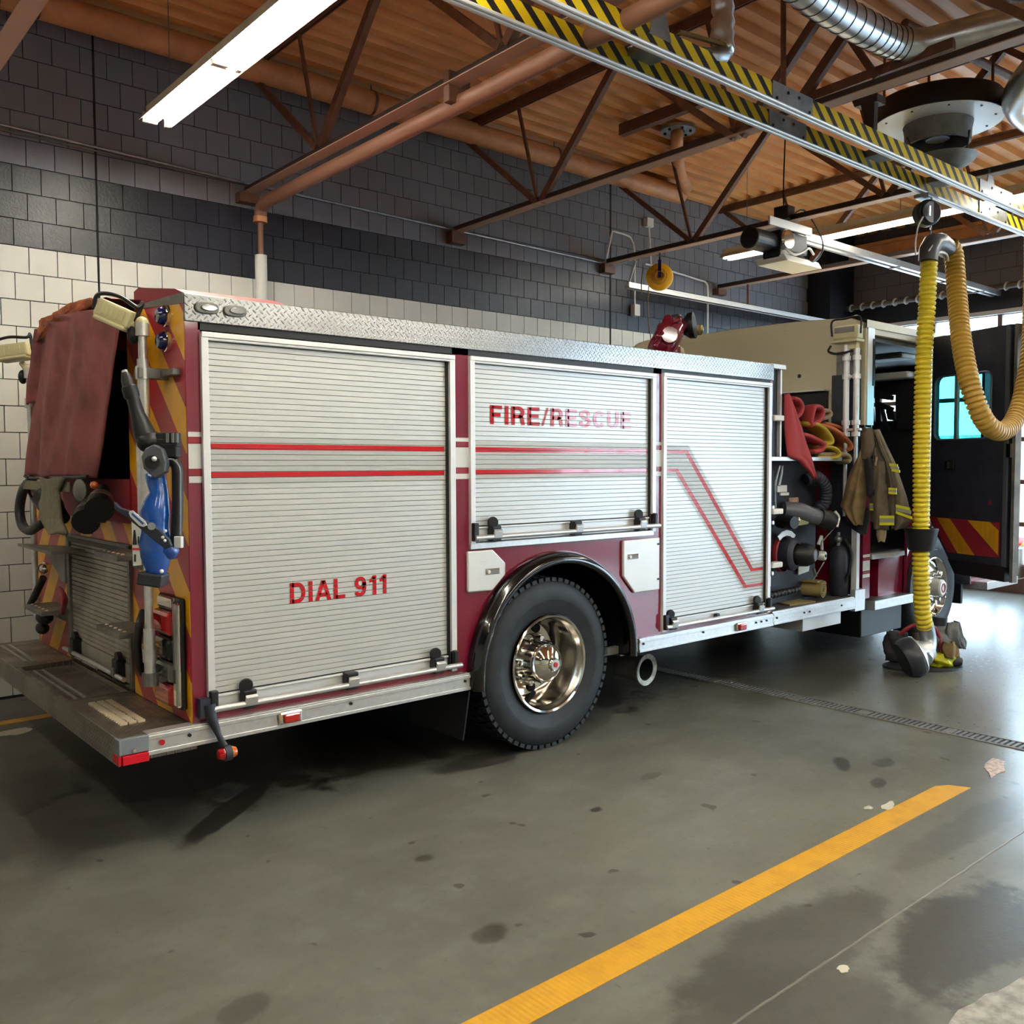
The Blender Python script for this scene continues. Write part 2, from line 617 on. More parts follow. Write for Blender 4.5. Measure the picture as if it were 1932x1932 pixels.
# ============================================================ floor
def floor_mat():
    n = NT('stained_concrete')
    x, y, z = n.pos()
    big = n.noise(0.55, 5, 0.6)
    fine = n.noise(26, 4, 0.7)
    mid = n.noise(3.2, 5, 0.62)
    streak = n.noise(1.0, 4, 0.6, stretch=(0.5, 3.0, 1))
    c = n.mix(n.smooth(big, 0.3, 0.7), lin('#57564f'), lin('#6c6b62'))
    c = n.mix(n.math('MULTIPLY', n.smooth(mid, 0.4, 0.75), 0.5), c, lin('#767770'))
    c = n.mix(n.math('MULTIPLY', n.smooth(streak, 0.45, 0.75), 0.35), c, lin('#474235'))
    c = n.mix(n.math('MULTIPLY', n.smooth(fine, 0.5, 0.8), 0.30), c, lin('#4a4438'))
    wob = n.math('SUBTRACT', n.noise(2.6, 5, 0.65), 0.5)
    wob2 = n.math('SUBTRACT', n.noise(11, 4, 0.65), 0.5)
    rot = 0.0

    def ell(cx, cyy, rx, ry, ang=0.0, w1=1.3, w2=0.7):
        ca, sa = math.cos(ang), math.sin(ang)
        dx = n.math('SUBTRACT', x, cx)
        dy = n.math('SUBTRACT', y, cyy)
        a = n.math('DIVIDE', n.math('ADD', n.math('MULTIPLY', dx, ca), n.math('MULTIPLY', dy, sa)), rx)
        b = n.math('DIVIDE', n.math('SUBTRACT', n.math('MULTIPLY', dy, ca), n.math('MULTIPLY', dx, sa)), ry)
        r = n.math('SQRT', n.math('ADD', n.math('MULTIPLY', a, a), n.math('MULTIPLY', b, b)))
        r = n.math('ADD', r, n.math('MULTIPLY', wob, w1))
        r = n.math('ADD', r, n.math('MULTIPLY', wob2, w2))
        return n.smooth(r, 0.8, 1.15, 1.0, 0.0)
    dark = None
    # damp trails, oily patches, truck shade painted in: centre x, y, radii, angle, depth
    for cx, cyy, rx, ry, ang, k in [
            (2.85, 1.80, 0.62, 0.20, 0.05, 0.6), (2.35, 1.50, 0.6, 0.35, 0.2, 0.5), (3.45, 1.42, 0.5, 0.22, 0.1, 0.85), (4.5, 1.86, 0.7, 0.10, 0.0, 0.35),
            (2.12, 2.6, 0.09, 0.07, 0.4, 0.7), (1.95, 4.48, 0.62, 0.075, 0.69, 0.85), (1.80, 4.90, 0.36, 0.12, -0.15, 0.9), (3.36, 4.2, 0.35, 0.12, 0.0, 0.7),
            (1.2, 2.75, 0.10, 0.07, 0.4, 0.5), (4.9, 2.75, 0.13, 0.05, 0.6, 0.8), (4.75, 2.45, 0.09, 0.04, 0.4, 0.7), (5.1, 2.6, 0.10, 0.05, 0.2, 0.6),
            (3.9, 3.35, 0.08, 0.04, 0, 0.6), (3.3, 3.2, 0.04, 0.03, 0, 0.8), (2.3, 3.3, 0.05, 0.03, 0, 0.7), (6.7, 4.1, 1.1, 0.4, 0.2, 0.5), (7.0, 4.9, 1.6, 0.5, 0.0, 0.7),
            (3.6, 5.2, 2.3, 0.85, 0.0, 0.9), (1.25, 5.0, 0.7, 0.7, 0.0, 0.5)]:  # broad patch under the truck: its shade painted in along with damp
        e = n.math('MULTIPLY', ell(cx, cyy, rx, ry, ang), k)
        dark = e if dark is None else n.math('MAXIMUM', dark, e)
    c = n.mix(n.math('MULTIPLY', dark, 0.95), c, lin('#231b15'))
    specks = n.smooth(n.noise(6.5, 2, 0.4), 0.71, 0.74)
    c = n.mix(n.math('MULTIPLY', specks, 0.75), c, lin('#2c241c'))
    # saw-cut joint parallel to the truck
    j = n.math('ABSOLUTE', n.math('ADD', n.math('SUBTRACT', y, 1.665), n.math('MULTIPLY', wob2, 0.012)))
    jm = n.smooth(j, 0.002, 0.007, 1.0, 0.0)
    c = n.mix(n.math('MULTIPLY', jm, 0.35), c, lin('#8e887c'))
    n.set(color=c)
    # wetness: the floor towards the bay doors has a film of water
    wet = n.math('ADD', n.math('MULTIPLY', x, 0.16), n.math('MULTIPLY', y, -0.10))
    wet = n.math('ADD', wet, n.math('MULTIPLY', n.math('SUBTRACT', big, 0.5), 0.9))
    wet = n.smooth(wet, 0.10, 0.75)
    wet = n.math('MAXIMUM', wet, n.math('MULTIPLY', dark, 0.8))
    r = n.math('SUBTRACT', 0.56, n.math('MULTIPLY', wet, 0.27))
    r = n.math('ADD', r, n.math('MULTIPLY', n.math('SUBTRACT', fine, 0.5), 0.12))
    n.set(rough=r, spec=0.42)
    n.bump(n.math('ADD', n.math('MULTIPLY', fine, 0.5), n.math('ADD', mid, n.math('MULTIPLY', jm, -1.5))), 0.22, 0.006)
    return n.m


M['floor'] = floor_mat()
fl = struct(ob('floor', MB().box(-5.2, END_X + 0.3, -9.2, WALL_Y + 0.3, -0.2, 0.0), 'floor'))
struct(ob('ground', MB().box(END_X + 0.3, 60, -30, 40, -0.25, -0.03), simple('outdoor_concrete', '#c6c8ca', 0.7, nscale=1.5, nvar=0.1)))

# yellow floor tape, with fine cross ribs
def tape_mat():
    n = NT('ribbed_yellow_tape')
    x, y, z = n.pos()
    s = n.math('SINE', n.math('MULTIPLY', x, 2 * PI / 0.022))
    n.bump(s, 0.35, 0.002)
    g = n.smooth(n.noise(7, 5, 0.65), 0.4, 0.75)
    c = n.mix(n.math('MULTIPLY', g, 0.5), lin('#c99318'), lin('#a87410'))
    n.set(color=c, rough=0.5)
    return n.m
M['tape'] = tape_mat()
tag(ob('floor_tape', MB().prism([(-1.0, 2.085, 0.0), (5.05, 2.083, 0.0), (5.0, 2.18, 0.0), (4.93, 2.22, 0.0), (-1.0, 2.225, 0.0)], (0, 0, 0.003)), 'tape'),
    'wide ribbed yellow tape line on the concrete beside the fire truck', 'floor tape')
tag(ob('floor_tape', MB().box(-1.5, 12.5, 6.94, 7.04, 0.0, 0.003), 'tape'),
    'narrow yellow floor line by the block wall, seen under the rear step', 'floor tape')


def flake(name, cx, cyy, rx, ry, seed, mat, label, ang=0.0):
    r = random.Random(seed)
    pts = []
    for i in range(14):
        a = 2 * PI * i / 14
        q = r.uniform(0.65, 1.1)
        X, Y = rx * q * math.cos(a), ry * q * math.sin(a)
        pts.append((cx + X * math.cos(ang) - Y * math.sin(ang), cyy + X * math.sin(ang) + Y * math.cos(ang), 0.0))
    return tag(ob(name, MB().prism(pts, (0, 0, 0.0035)), mat), label, 'paint flake')


M['flake_w'] = simple('peeled_white_paint', '#b9b4a2', 0.6)
M['flake_p'] = simple('peeled_pinkish_paint', '#b09484', 0.4, nscale=40, nvar=0.2)
flake('paint_flake', 4.36, 2.30, 0.035, 0.02, 1, 'flake_w', 'tiny pale paint flake on the floor left of the yellow tape end')
flake('paint_flake', 4.46, 2.245, 0.075, 0.03, 2, 'flake_w', 'pale paint flake touching the far edge of the yellow tape', 0.2)
flake('paint_flake', 5.50, 2.14, 0.22, 0.055, 3, 'flake_p', 'long pinkish peeled patch between the tape end and the drain', 0.3)
flake('paint_flake', 1.40, 6.70, 0.12, 0.10, 4, 'flake_w', 'pale peeled patch beside the narrow yellow line behind the step')
flake('paint_flake', 2.88, 1.60, 0.03, 0.02, 5, 'flake_w', 'small curled pale flake lying on the floor joint')

# peeled pale patch of floor paint in the bottom right corner
def pale_patch():
    r = random.Random(12)
    pts = []
    for i in range(26):
        a = 2 * PI * i / 26
        q = r.uniform(0.8, 1.12)
        pts.append((2.98 + 0.35 * q * math.cos(a), 1.13 + 0.10 * q * math.sin(a), 0))
    return ob('paint_flake', MB().prism(pts, (0, 0, 0.002)), 'flake_c')
M['flake_c'] = simple('bare_concrete_patch', '#8a867e', 0.55, nscale=18, nvar=0.15)
tag(pale_patch(), 'broad light grey peeled patch in the bottom right corner of the photo', 'paint flake')

# trench drain
t = thing('trench_drain', (6.04, 3.6, 0), 'long narrow slotted steel trench drain across the floor behind the truck wheel', 'drain')
fr = MB()
fr.box(5.955, 5.975, -4, 7.2, 0.0, 0.006).box(6.105, 6.125, -4, 7.2, 0.0, 0.006)
ob('drain_frame', fr, 'steel_dull', t)
ob('trough', MB().box(5.975, 6.105, -4, 7.2, 0.0, 0.001), 'dark', t)
br = MB()
yy = -3.98
while yy < 7.2:
    br.box(5.985, 6.095, yy, yy + 0.018, 0.001, 0.005)
    yy += 0.036
for yy in (-3.0, -1.5, 0.0, 1.5, 2.6, 3.2, 3.75, 4.5, 5.5):
    br.box(5.99, 6.09, yy, yy + 0.06, 0.001, 0.0055)
stuff(ob('grate_bars', br, 'steel_dull', t))

# ============================================================ block wall on the left
def paint_block(name, h, rough, nv=0.05, bs=0.25):
    n = NT(name)
    n.set(color=n.mix(n.smooth(n.noise(2.0, 5, 0.6), 0.3, 0.7), tuple(c * (1 - nv) for c in lin(h)[:3]) + (1,), tuple(c * (1 + nv) for c in lin(h)[:3]) + (1,)), rough=rough)
    n.bump(n.noise(55, 4, 0.7), bs, 0.004)
    return n.m
M['blk_w'] = paint_block('white_painted_block', '#d6d5ce', 0.55, 0.04, 0.10)
M['blk_d'] = paint_block('dark_glossy_painted_block', '#2b2c35', 0.30, 0.12, 0.6)
M['blk_g'] = paint_block('grey_painted_block', '#797a82', 0.55, 0.06, 0.25)
M['mortar'] = simple('recessed_mortar', '#3c3b3d', 0.9)
M['mortar_d'] = simple('dark_mortar', '#17181c', 0.9)
wl = struct(ob('wall_left', MB().box(-5.2, END_X + 0.3, WALL_Y + 0.012, WALL_Y + 0.3, 0, 3.52).box(-5.2, END_X + 0.3, WALL_Y + 0.012, WALL_Y + 0.3, 3.52, 5.6), 'mortar'))
shapes = {}
for kk in ('blk_w', 'blk_d', 'blk_g'):
    shapes[kk] = MB().box(-0.0965, 0.0965, 0, 0.03, -0.0965, 0.0965).mesh('block_' + kk)
    shapes[kk].materials.append(M[kk])
cells = []
row = 0
z = 0.02
C0 = Vector((0, 0, 1.75))
while z < 5.3:
    x = -4.0 + (0.1 if row % 2 else 0.0) + 0.087
    while x < 12.5:
        c = Vector((x, WALL_Y, z + 0.1))
        d = (c - C0).dot(Fv)
        u = 966 + FPX * (c - C0).dot(Rv) / d if d > 0.5 else -999
        v = 966 + FPX * (c - C0).dot(Dv) / d if d > 0.5 else -999
        top = 1215 if u < 70 else (610 if u < 345 else 553 + 0.123 * (u - 345))
        seen = -30 < u < 1560 and -20 < v < top + 10 and z < 5.15
        cells.append((not seen, d if d > 0.5 else 99, x, z + 0.1))
        x += 0.2
    z += 0.2
    row += 1
cells.sort()
rest = {k: MB() for k in shapes}
rb = random.Random(3)
for i, (hid, d, x, z) in enumerate(cells):
    k = 'blk_w' if z < 3.52 else ('blk_d' if z < 4.12 else 'blk_g')
    if abs(x - 2.287) < 0.01 or abs(x - 8.174) < 0.01:
        pass
    if i < 296 and not hid:
        o = bpy.data.objects.new('block', shapes[k])
        COL.objects.link(o)
        o.parent = wl
        o.location = (x, WALL_Y - rb.uniform(0, 0.003), z)
    else:
        rest[k].box(x - 0.0965, x + 0.0965, WALL_Y, WALL_Y + 0.03, z - 0.0965, z + 0.0965)
for k, mb in rest.items():
    if mb.v:
        me = bpy.data.meshes.new('far_blocks')
        me.from_pydata(mb.v, [], mb.f)
        stuff(mo(me, 'blocks', k, wl))
ob('control_joint', MB().box(2.279, 2.295, WALL_Y - 0.004, WALL_Y + 0.02, 0, 5.25), 'mortar_d', wl)
ob('control_joint', MB().box(8.166, 8.190, WALL_Y - 0.004, WALL_Y + 0.02, 0, 5.25), 'mortar_d', wl)

# ============================================================ other walls
def far_wall_mat():
    n = NT('painted_block_wall')
    x, y, z = n.pos()
    b = n.t.nodes.new('ShaderNodeTexBrick')
    b.inputs['Scale'].default_value = 1.0
    b.inputs['Brick Width'].default_value = 0.4
    b.inputs['Row Height'].default_value = 0.2
    b.inputs['Mortar Size'].default_value = 0.006
    b.inputs['Color1'].default_value = (1, 1, 1, 1)
    b.inputs['Color2'].default_value = (0.93, 0.93, 0.93, 1)
    b.inputs['Mortar'].default_value = (0.45, 0.45, 0.45, 1)
    cb = n.t.nodes.new('ShaderNodeCombineXYZ')
    n.link(n.math('ADD', x, y), cb.inputs[0])
    n.link(z, cb.inputs[1])
    n.link(cb.outputs[0], b.inputs['Vector'])
    base = n.mix(n.math('GREATER_THAN', z, 3.52), lin('#cfccc0'), lin('#24262e'))
    base = n.mix(n.math('GREATER_THAN', z, 4.12), base, lin('#66626b'))
    mu = n.t.nodes.new('ShaderNodeMix')
    mu.data_type = 'RGBA'
    mu.blend_type = 'MULTIPLY'
    ins = [i for i in mu.inputs if i.type == 'RGBA']
    fac = [i for i in mu.inputs if i.name == 'Factor' and i.type == 'VALUE'][0]
    fac.default_value = 1
    n.link(base, ins[0])
    n.link(b.outputs['Color'], ins[1])
    n.set(color=[o for o in mu.outputs if o.type == 'RGBA'][0], rough=0.5)
    return n.m
M['wall_far'] = far_wall_mat()
ew = MB()
edges = [-9.2]
for a, b in sorted(BAYS):
    edges += [a, b]
edges.append(WALL_Y)
for i in range(0, len(edges), 2):
    ew.box(END_X, END_X + 0.3, edges[i], edges[i + 1], 0, DOOR_H)
ew.box(END_X, END_X + 0.3, -9.2, WALL_Y, DOOR_H, 5.6)
struct(ob('wall_front', ew, 'wall_far'))
struct(ob('wall_right', MB().box(-5.2, END_X + 0.3, -9.5, -9.2, 0, 5.6), 'wall_far'))
struct(ob('wall_back', MB().box(-5.5, -5.2, -9.5, WALL_Y + 0.3, 0, 5.6), 'wall_far'))
M['navy'] = simple('navy_painted_column', '#171a26', 0.5)
struct(ob('trim_1', MB().box(12.52, END_X, 7.33, WALL_Y + 0.012, 0, 5.22), 'navy'))
M['header_w'] = simple('white_header_trim', '#d8d6d4', 0.4)
struct(ob('trim_2', MB().box(END_X - 0.03, END_X, 3.3, 7.15, DOOR_H - 0.03, DOOR_H + 0.03), 'header_w'))

# glazed sectional bay doors
M['door_frame'] = simple('brown_door_frame', '#6a4a40', 0.5)
for i, (a, b) in enumerate(BAYS):
    x0 = END_X + 0.08
    f = MB()
    f.box(x0, x0 + 0.05, a, b, 0.0, 0.36)
    rows_, cols_ = 6, 4
    zs = [0.36 + (DOOR_H - 0.36) * k / rows_ for k in range(rows_ + 1)]
    ys = [a + (b - a) * k / cols_ for k in range(cols_ + 1)]
    for zz in zs:
        f.box(x0, x0 + 0.05, a, b, zz - 0.03, zz + 0.03)
    for q in ys:
        f.box(x0 - 0.002, x0 + 0.052, q - 0.03, q + 0.03, 0.36, DOOR_H)
    dr = struct(ob('door_%d' % (i + 1), f, 'door_frame'))
    pm = MB().box(0, 0.006, -(b - a) / cols_ / 2 + 0.03, (b - a) / cols_ / 2 - 0.03, -(zs[1] - zs[0]) / 2 + 0.03, (zs[1] - zs[0]) / 2 - 0.03).mesh('pane')
    for k in range(rows_):
        for l in range(cols_):
            o = mo(pm, 'pane', 'glass', dr)
            o.location = (x0 + 0.02, (ys[l] + ys[l + 1]) / 2, (zs[k] + zs[k + 1]) / 2)

# ============================================================ ceiling deck
dk = MB()
prof = []
y = -9.2
while y < WALL_Y + 0.2:
    prof += [(y, DECK_Z), (y + 0.085, DECK_Z), (y + 0.105, DECK_Z + 0.06), (y + 0.19, DECK_Z + 0.06)]
    y += 0.21
dk.grid([[(-5.2, p[0], p[1]) for p in prof], [(END_X + 0.3, p[0], p[1]) for p in prof]])
dk.add([(-5.2, -9.5, 5.6), (END_X + 0.3, -9.5, 5.6), (END_X + 0.3, 8.0, 5.6), (-5.2, 8.0, 5.6)], [(0, 1, 2, 3)])
def deck_mat():
    n = NT('orange_brown_deck')
    f = n.noise(1.2, 4, 0.6)
    st = n.noise(14, 3, 0.6, stretch=(0.15, 1, 1))
    c = n.mix(n.smooth(f, 0.3, 0.7), lin('#d28c4c'), lin('#eaa862'))
    c = n.mix(n.math('MULTIPLY', n.smooth(st, 0.5, 0.8), 0.4), c, lin('#b07846'))
    n.set(color=c, rough=0.45)
    return n.m
M['deck'] = deck_mat()
struct(ob('ceiling', dk, 'deck'))

# ============================================================ open web roof joists
JOX = [-1.0, 1.27, 3.526, 5.81, 8.07, 10.27]
jl = {-1.0: 'brown open web roof joist above and behind the camera', 1.27: 'brown roof joist cutting across the top left corner',
      3.526: 'brown roof joist with a round pipe along its lower chord, nearest full one', 5.81: 'brown roof joist meeting the wall above the truck body, second from left',
      8.07: 'brown roof joist carrying the yellow cord reel', 10.27: 'brown roof joist behind the door opener motor'}
for X in JOX:
    t = thing('roof_joist', (X, 0, 4.12), jl[X], 'roof joist', 'open web roof joists')
    c = MB()
    za = {5.81: 4.168, 8.07: 4.155}.get(X, 4.13)
    zb = za + (0.168 if X == 5.81 else 0.0)          # this one is cambered
    c.bar((X, 7.68, za + 0.0035), (X, -9.2, zb + 0.0035), 0.11, 0.007)
    bc = ob('bottom_chord', c, 'joist_lit', t)
    ob('chord_leg', MB().bar((X, 7.68, za + 0.036), (X, -9.2, zb + 0.036), 0.026, 0.058), 'joist_dark', bc)
    c = MB()
    c.box(X - 0.055, X + 0.055, -9.2, 7.68, 5.205, 5.215)
    c.box(X - 0.02, X - 0.01, -9.2, 7.68, 5.14, 5.21).box(X + 0.01, X + 0.02, -9.2, 7.68, 5.14, 5.21)
    ob('top_chord', c, 'joist', t)
    y = 6.37
    wb = []
    while y > -9:
        wb.append(((X, y + 0.03, 4.2), (X, min(y + 1.22, 7.62), 5.16), 0.05))
        wb.append(((X, y - 0.03, 4.2), (X, y - 0.98, 5.16), 0.065))
        wb.append(((X, y + 0.02, 4.2), (X, y + 0.30, 5.17), 0.028))
        y -= 2.2
    for a, b, wd in wb:
        ob('web_bar', MB().bar(a, b, wd, wd * 0.8, up=(1, 0, 0)), 'joist', t)
    o = ob('bearing_plate', MB().box(X - 0.09, X + 0.09, 7.60, 7.70, 4.05, za), 'joist', t)
# short framing beam above the drain
tag(ob('framing_beam', MB().box(6.96, 7.04, 5.25, 6.44, 5.09, 5.20), 'joist'), 'short brown steel member under the deck beside the roof drain', 'steel beam')
tag(ob('framing_beam', MB().box(7.90, 7.98, 5.25, 6.44, 5.09, 5.20), 'joist'), 'short brown steel member under the deck just past the roof drain', 'steel beam')

# ============================================================ pipes
t = thing('roof_drain_pipe', (4, 7.33, 5.1), 'thick tan painted pipe running along the top of the block wall', 'pipe')
pp = MB()
pp.cyl((-5.1, 7.33, 5.085), (9.05, 7.33, 5.085), 0.105, n=20)
ob('pipe_run', pp, 'pipe_tan', t, smooth=True)
ob('elbow', MB().tube(smoothpath([(8.93, 7.33, 5.09), (9.02, 7.27, 5.12), (8.93, 7.15, 5.12), (8.45, 6.85, 5.10), (7.75, 6.33, 5.09), (7.56, 6.18, 5.12), (7.54, 6.16, 5.20)], 5), 0.065, 14), 'pipe_tan', t, smooth=True)
for X in (0.0, 1.8, 4.6, 6.9):
    hg = MB()
    hg.cyl((X, 7.33, 5.18), (X, 7.33, 5.25), 0.006, n=6)
    hg.lathe([(0.108, -0.012), (0.112, -0.012), (0.112, 0.012), (0.108, 0.012)], (X, 7.33, 5.085), (1, 0, 0), 20, True)
    ob('hanger', hg, 'joist', t)
t = thing('roof_drain', (7.52, 6.14, 5.2), 'round grey roof drain flange under the orange deck', 'drain')
ob('flange', MB().lathe([(0.07, 0), (0.18, 0), (0.18, 0.03), (0.07, 0.03)], (7.52, 6.14, 5.175), (0, 0, 1), 24, True), 'steel', t, smooth=True)
for k in range(6):
    a = k * PI / 3
    ob('bolt', MB().cyl((7.52 + 0.13 * math.cos(a), 6.14 + 0.13 * math.sin(a), 5.155), (7.52 + 0.13 * math.cos(a), 6.14 + 0.13 * math.sin(a), 5.18), 0.014, n=6), 'screw', t)

# pipe slung beside the nearest joist, with its elbow and drop at the wall
t = thing('joist_pipe', (3.45, 5, 4.05), 'round brown pipe slung along the nearest roof joist and dropping at the wall', 'pipe')
pts = [(3.60, -6, 4.06), (3.60, 7.40, 4.04)] + smoothpath([(3.60, 7.46, 4.03), (3.60, 7.53, 4.0), (3.60, 7.56, 3.92)], 4)
ob('pipe_run', MB().tube(pts, 0.055, 16), 'pipe_brown', t, smooth=True)
ob('drop_pipe', MB().cyl((3.60, 7.56, 3.93), (3.60, 7.56, 3.55), 0.024, n=12), 'pipe_brown', t, smooth=True)
ob('coupling', MB().cyl((3.60, 7.56, 3.88), (3.60, 7.56, 3.93), 0.06, n=16), 'pipe_tan', t, smooth=True)
o = ob('lower_pipe', MB().cyl((3.60, 7.56, 3.60), (3.60, 7.56, 0.0), 0.052, n=18), 'blk_w', t, smooth=True)
o['label'] = 'white painted lower pipe'
ob('clamp', MB().box(3.49, 3.66, 4.66, 4.72, 4.03, 4.22), 'joist', t, bevel=0.004)

# conduits on the wall
def conduit(pts, r, label, mat='steel', boxes=()):
    t = thing('conduit', pts[0], label, 'conduit')
    ob('tube_run', MB().tube(pts, r, 8), mat, t, smooth=True)
    for b in boxes:
        ob('junction_box', MB().box(*b), 'white' if len(b) == 6 else 'black', t, bevel=0.004)
    return t
conduit([(-1.0, 7.67, 4.33), (1.62, 7.67, 4.285), (3.4, 7.67, 4.235), (5.7, 7.67, 4.20), (7.98, 7.67, 4.17)], 0.013, 'long shiny conduit running level along the grey block wall')
conduit([(-1.0, 7.66, 4.27), (1.62, 7.66, 4.245), (2.9, 7.66, 4.225)], 0.007, 'thin second conduit just under the long one, at the left edge', 'steel_dull')
M['coat_dark2'] = simple('dark_boot_cloth', '#2e2a2e', 0.8)

# conduits and boxes near the reel
conduit([(7.98, 7.66, 4.17), (8.05, 7.66, 4.18)] + smoothpath([(8.17, 7.66, 4.57), (8.40, 7.66, 4.56), (8.50, 7.66, 4.53), (8.56, 7.66, 4.40), (8.57, 7.66, 4.1), (8.57, 7.66, 3.70)], 5)[0:], 0.012,
        'bent conduit dropping to a white box on the dark wall band', 'white', [(8.53, 8.63, 7.62, 7.69, 3.60, 3.74)])
conduit([(8.83, 7.66, 4.75), (8.86, 7.66, 4.43), (8.86, 7.64, 4.15)], 0.012, 'short vertical conduit below a black box on the grey wall', 'white', [(8.76, 8.88, 7.62, 7.69, 4.72, 4.83)])
conduit(smoothpath([(8.75, 7.65, 4.26), (9.10, 7.65, 4.245), (9.80, 7.65, 4.20), (9.97, 7.65, 4.18), (10.01, 7.65, 4.05), (10.01, 7.65, 3.55), (10.01, 7.65, 3.4)], 5), 0.012,
        'white conduit running right then down the dark wall behind the cab', 'white')

# door track hung beside the wall
t = thing('door_track', (10, 7.2, 3.82), 'long white door track angle hung beside the block wall', 'door track')
tk = MB()
tk.box(7.93, END_X, 7.17, 7.23, 3.79, 3.80).box(7.93, END_X, 7.17, 7.18, 3.79, 3.86).box(7.93, END_X, 7.22, 7.23, 3.79, 3.83)
ob('track', tk, 'alu_white', t)
ob('brace', MB().bar((7.94, 7.2, 3.82), (8.07, 7.2, 4.12), 0.03, 0.006), 'alu_white', t)
ob('brace', MB().bar((7.99, 7.2, 4.12), (8.07, 7.6, 4.12), 0.03, 0.006), 'alu_white', t)
ob('brace', MB().bar((10.27, 7.2, 3.84), (10.27, 7.2, 4.13), 0.03, 0.006), 'joist', t)

# spring shaft over the bay door
t = thing('door_spring', (12.9, 5, 4.02), 'dark spring shaft with pale clips across the end wall above the bay door', 'door spring')
ob('shaft', MB().cyl((13.0, 7.35, 4.12), (13.0, 3.0, 4.12), 0.035, n=12), 'steel_dull', t, smooth=True)
for k in range(24):
    y = 7.25 - k * 0.17
    if 5.15 < y < 5.6:
        continue
    ob('coil_clip', MB().lathe([(0.035, -0.01), (0.055, -0.012), (0.06, 0.0), (0.055, 0.012), (0.035, 0.01)], (13.0, y, 4.12), (0.15, 1, 0.25), 12), 'alu_white', t)
tag(ob('steel_beam', MB().box(12.9, 13.1, 3.0, 7.3, 4.98, 5.02).box(12.98, 13.02, 3.0, 7.3, 4.80, 4.98).box(12.9, 13.1, 3.0, 7.3, 4.78, 4.80), 'pipe_tan'),
    'tan steel beam along the top of the end wall', 'steel beam')

# ============================================================ fluorescent fixtures
def fixture(X, y0, tubes, label, length=2.44, half=0.115):
    t = thing('fluorescent_fixture', (X, y0 - length / 2, 4.26), label, 'light fixture', 'hanging fluorescent fixtures')
    h = MB()
    h.box(X - 0.06, X + 0.06, y0 - length, y0, 4.25, 4.31)
    ob('housing', h, 'reflector', t)
    r = MB()
    for s in (-1, 1):
        r.prism([(X + s * 0.05, y0 - length, 4.262), (X + s * half, y0 - length, 4.20), (X + s * half, y0 - length, 4.204), (X + s * 0.05, y0 - length, 4.268)], (0, length, 0))
    ob('reflector', r, 'reflector', t)
    for sec in (0, 1):
        ya = y0 - 0.03 - sec * (length / 2)
        yb = ya - length / 2 + 0.05
        for dx in tubes:
            ob('lamp_tube', MB().cyl((X + dx, ya, 4.205), (X + dx, yb, 4.205), 0.014, n=8), 'tube', t)
            ob('lamp_holder', MB().box(X + dx - 0.016, X + dx + 0.016, ya, ya + 0.022, 4.19, 4.26), 'reflector', t)
            ob('lamp_holder', MB().box(X + dx - 0.016, X + dx + 0.016, yb - 0.022, yb, 4.19, 4.26), 'reflector', t)
    for q in (0.3, length - 0.3):
        ob('hanger', MB().cyl((X, y0 - q, 4.31), (X, y0 - q, 5.25), 0.004, n=5), 'steel_dull', t)
    return t
T4 = (-0.075, -0.042, -0.009, 0.08)
T2 = (-0.05, 0.05)
fixture(2.40, 6.70, T4, 'bright four tube fluorescent fixture at top left, nearest the block wall')
fixture(2.40, 4.24, T4, 'bright four tube fluorescent fixture crossing the top edge of the photo')
fixture(2.40, 1.78, T4, 'four tube fluorescent fixture overhead, out of the frame')
fixture(2.40, -2.0, T4, 'added four tube fluorescent fixture over the next bay, out of the frame')  # unseen fixture added to brighten the truck side and floor
fixture(5.80, 0.9, T4, 'added four tube fluorescent fixture ahead of the camera, above the frame')  # mid row fixture added out of view to light the truck side
fixture(-1.0, 0.9, T4, 'added four tube fluorescent fixture just behind the camera, out of the frame')  # added out of view as fill from behind the camera
for X_, w_ in ((2.40, 'second from the back'), (5.80, 'third from the back'), (9.10, 'nearest the bay doors'), (-1.0, 'nearest the back wall')):
    fixture(X_, -4.6, T4, 'added four tube fluorescent fixture over the third bay, ' + w_)  # third bay row added, unseen, for more light from the camera side
fixture(5.80, -2.0, T4, 'added four tube fluorescent fixture between the other two over the next bay')  # unseen, added with the mid row as fill
fixture(-1.0, 6.70, T4, 'added four tube fluorescent fixture behind the truck by the block wall, out of the frame')  # added out of view to lift the dark truck rear
fixture(-1.0, 4.24, T4, 'added four tube fluorescent fixture behind the truck rear step, out of the frame')  # second unseen fixture added for light on the truck rear
fixture(9.10, 6.70, T2, 'two tube fluorescent fixture with its end showing below the opener motor')
fixture(9.10, 4.24, T2, 'two tube fluorescent fixture glowing behind the spring balancer')
fixture(9.10, 1.78, T2, 'two tube fluorescent fixture glowing through the striped rails')
fixture(9.10, -2.0, T2, 'added two tube fluorescent fixture of the far row over the next bay')  # added over the next bay, unseen, to raise the light on the truck

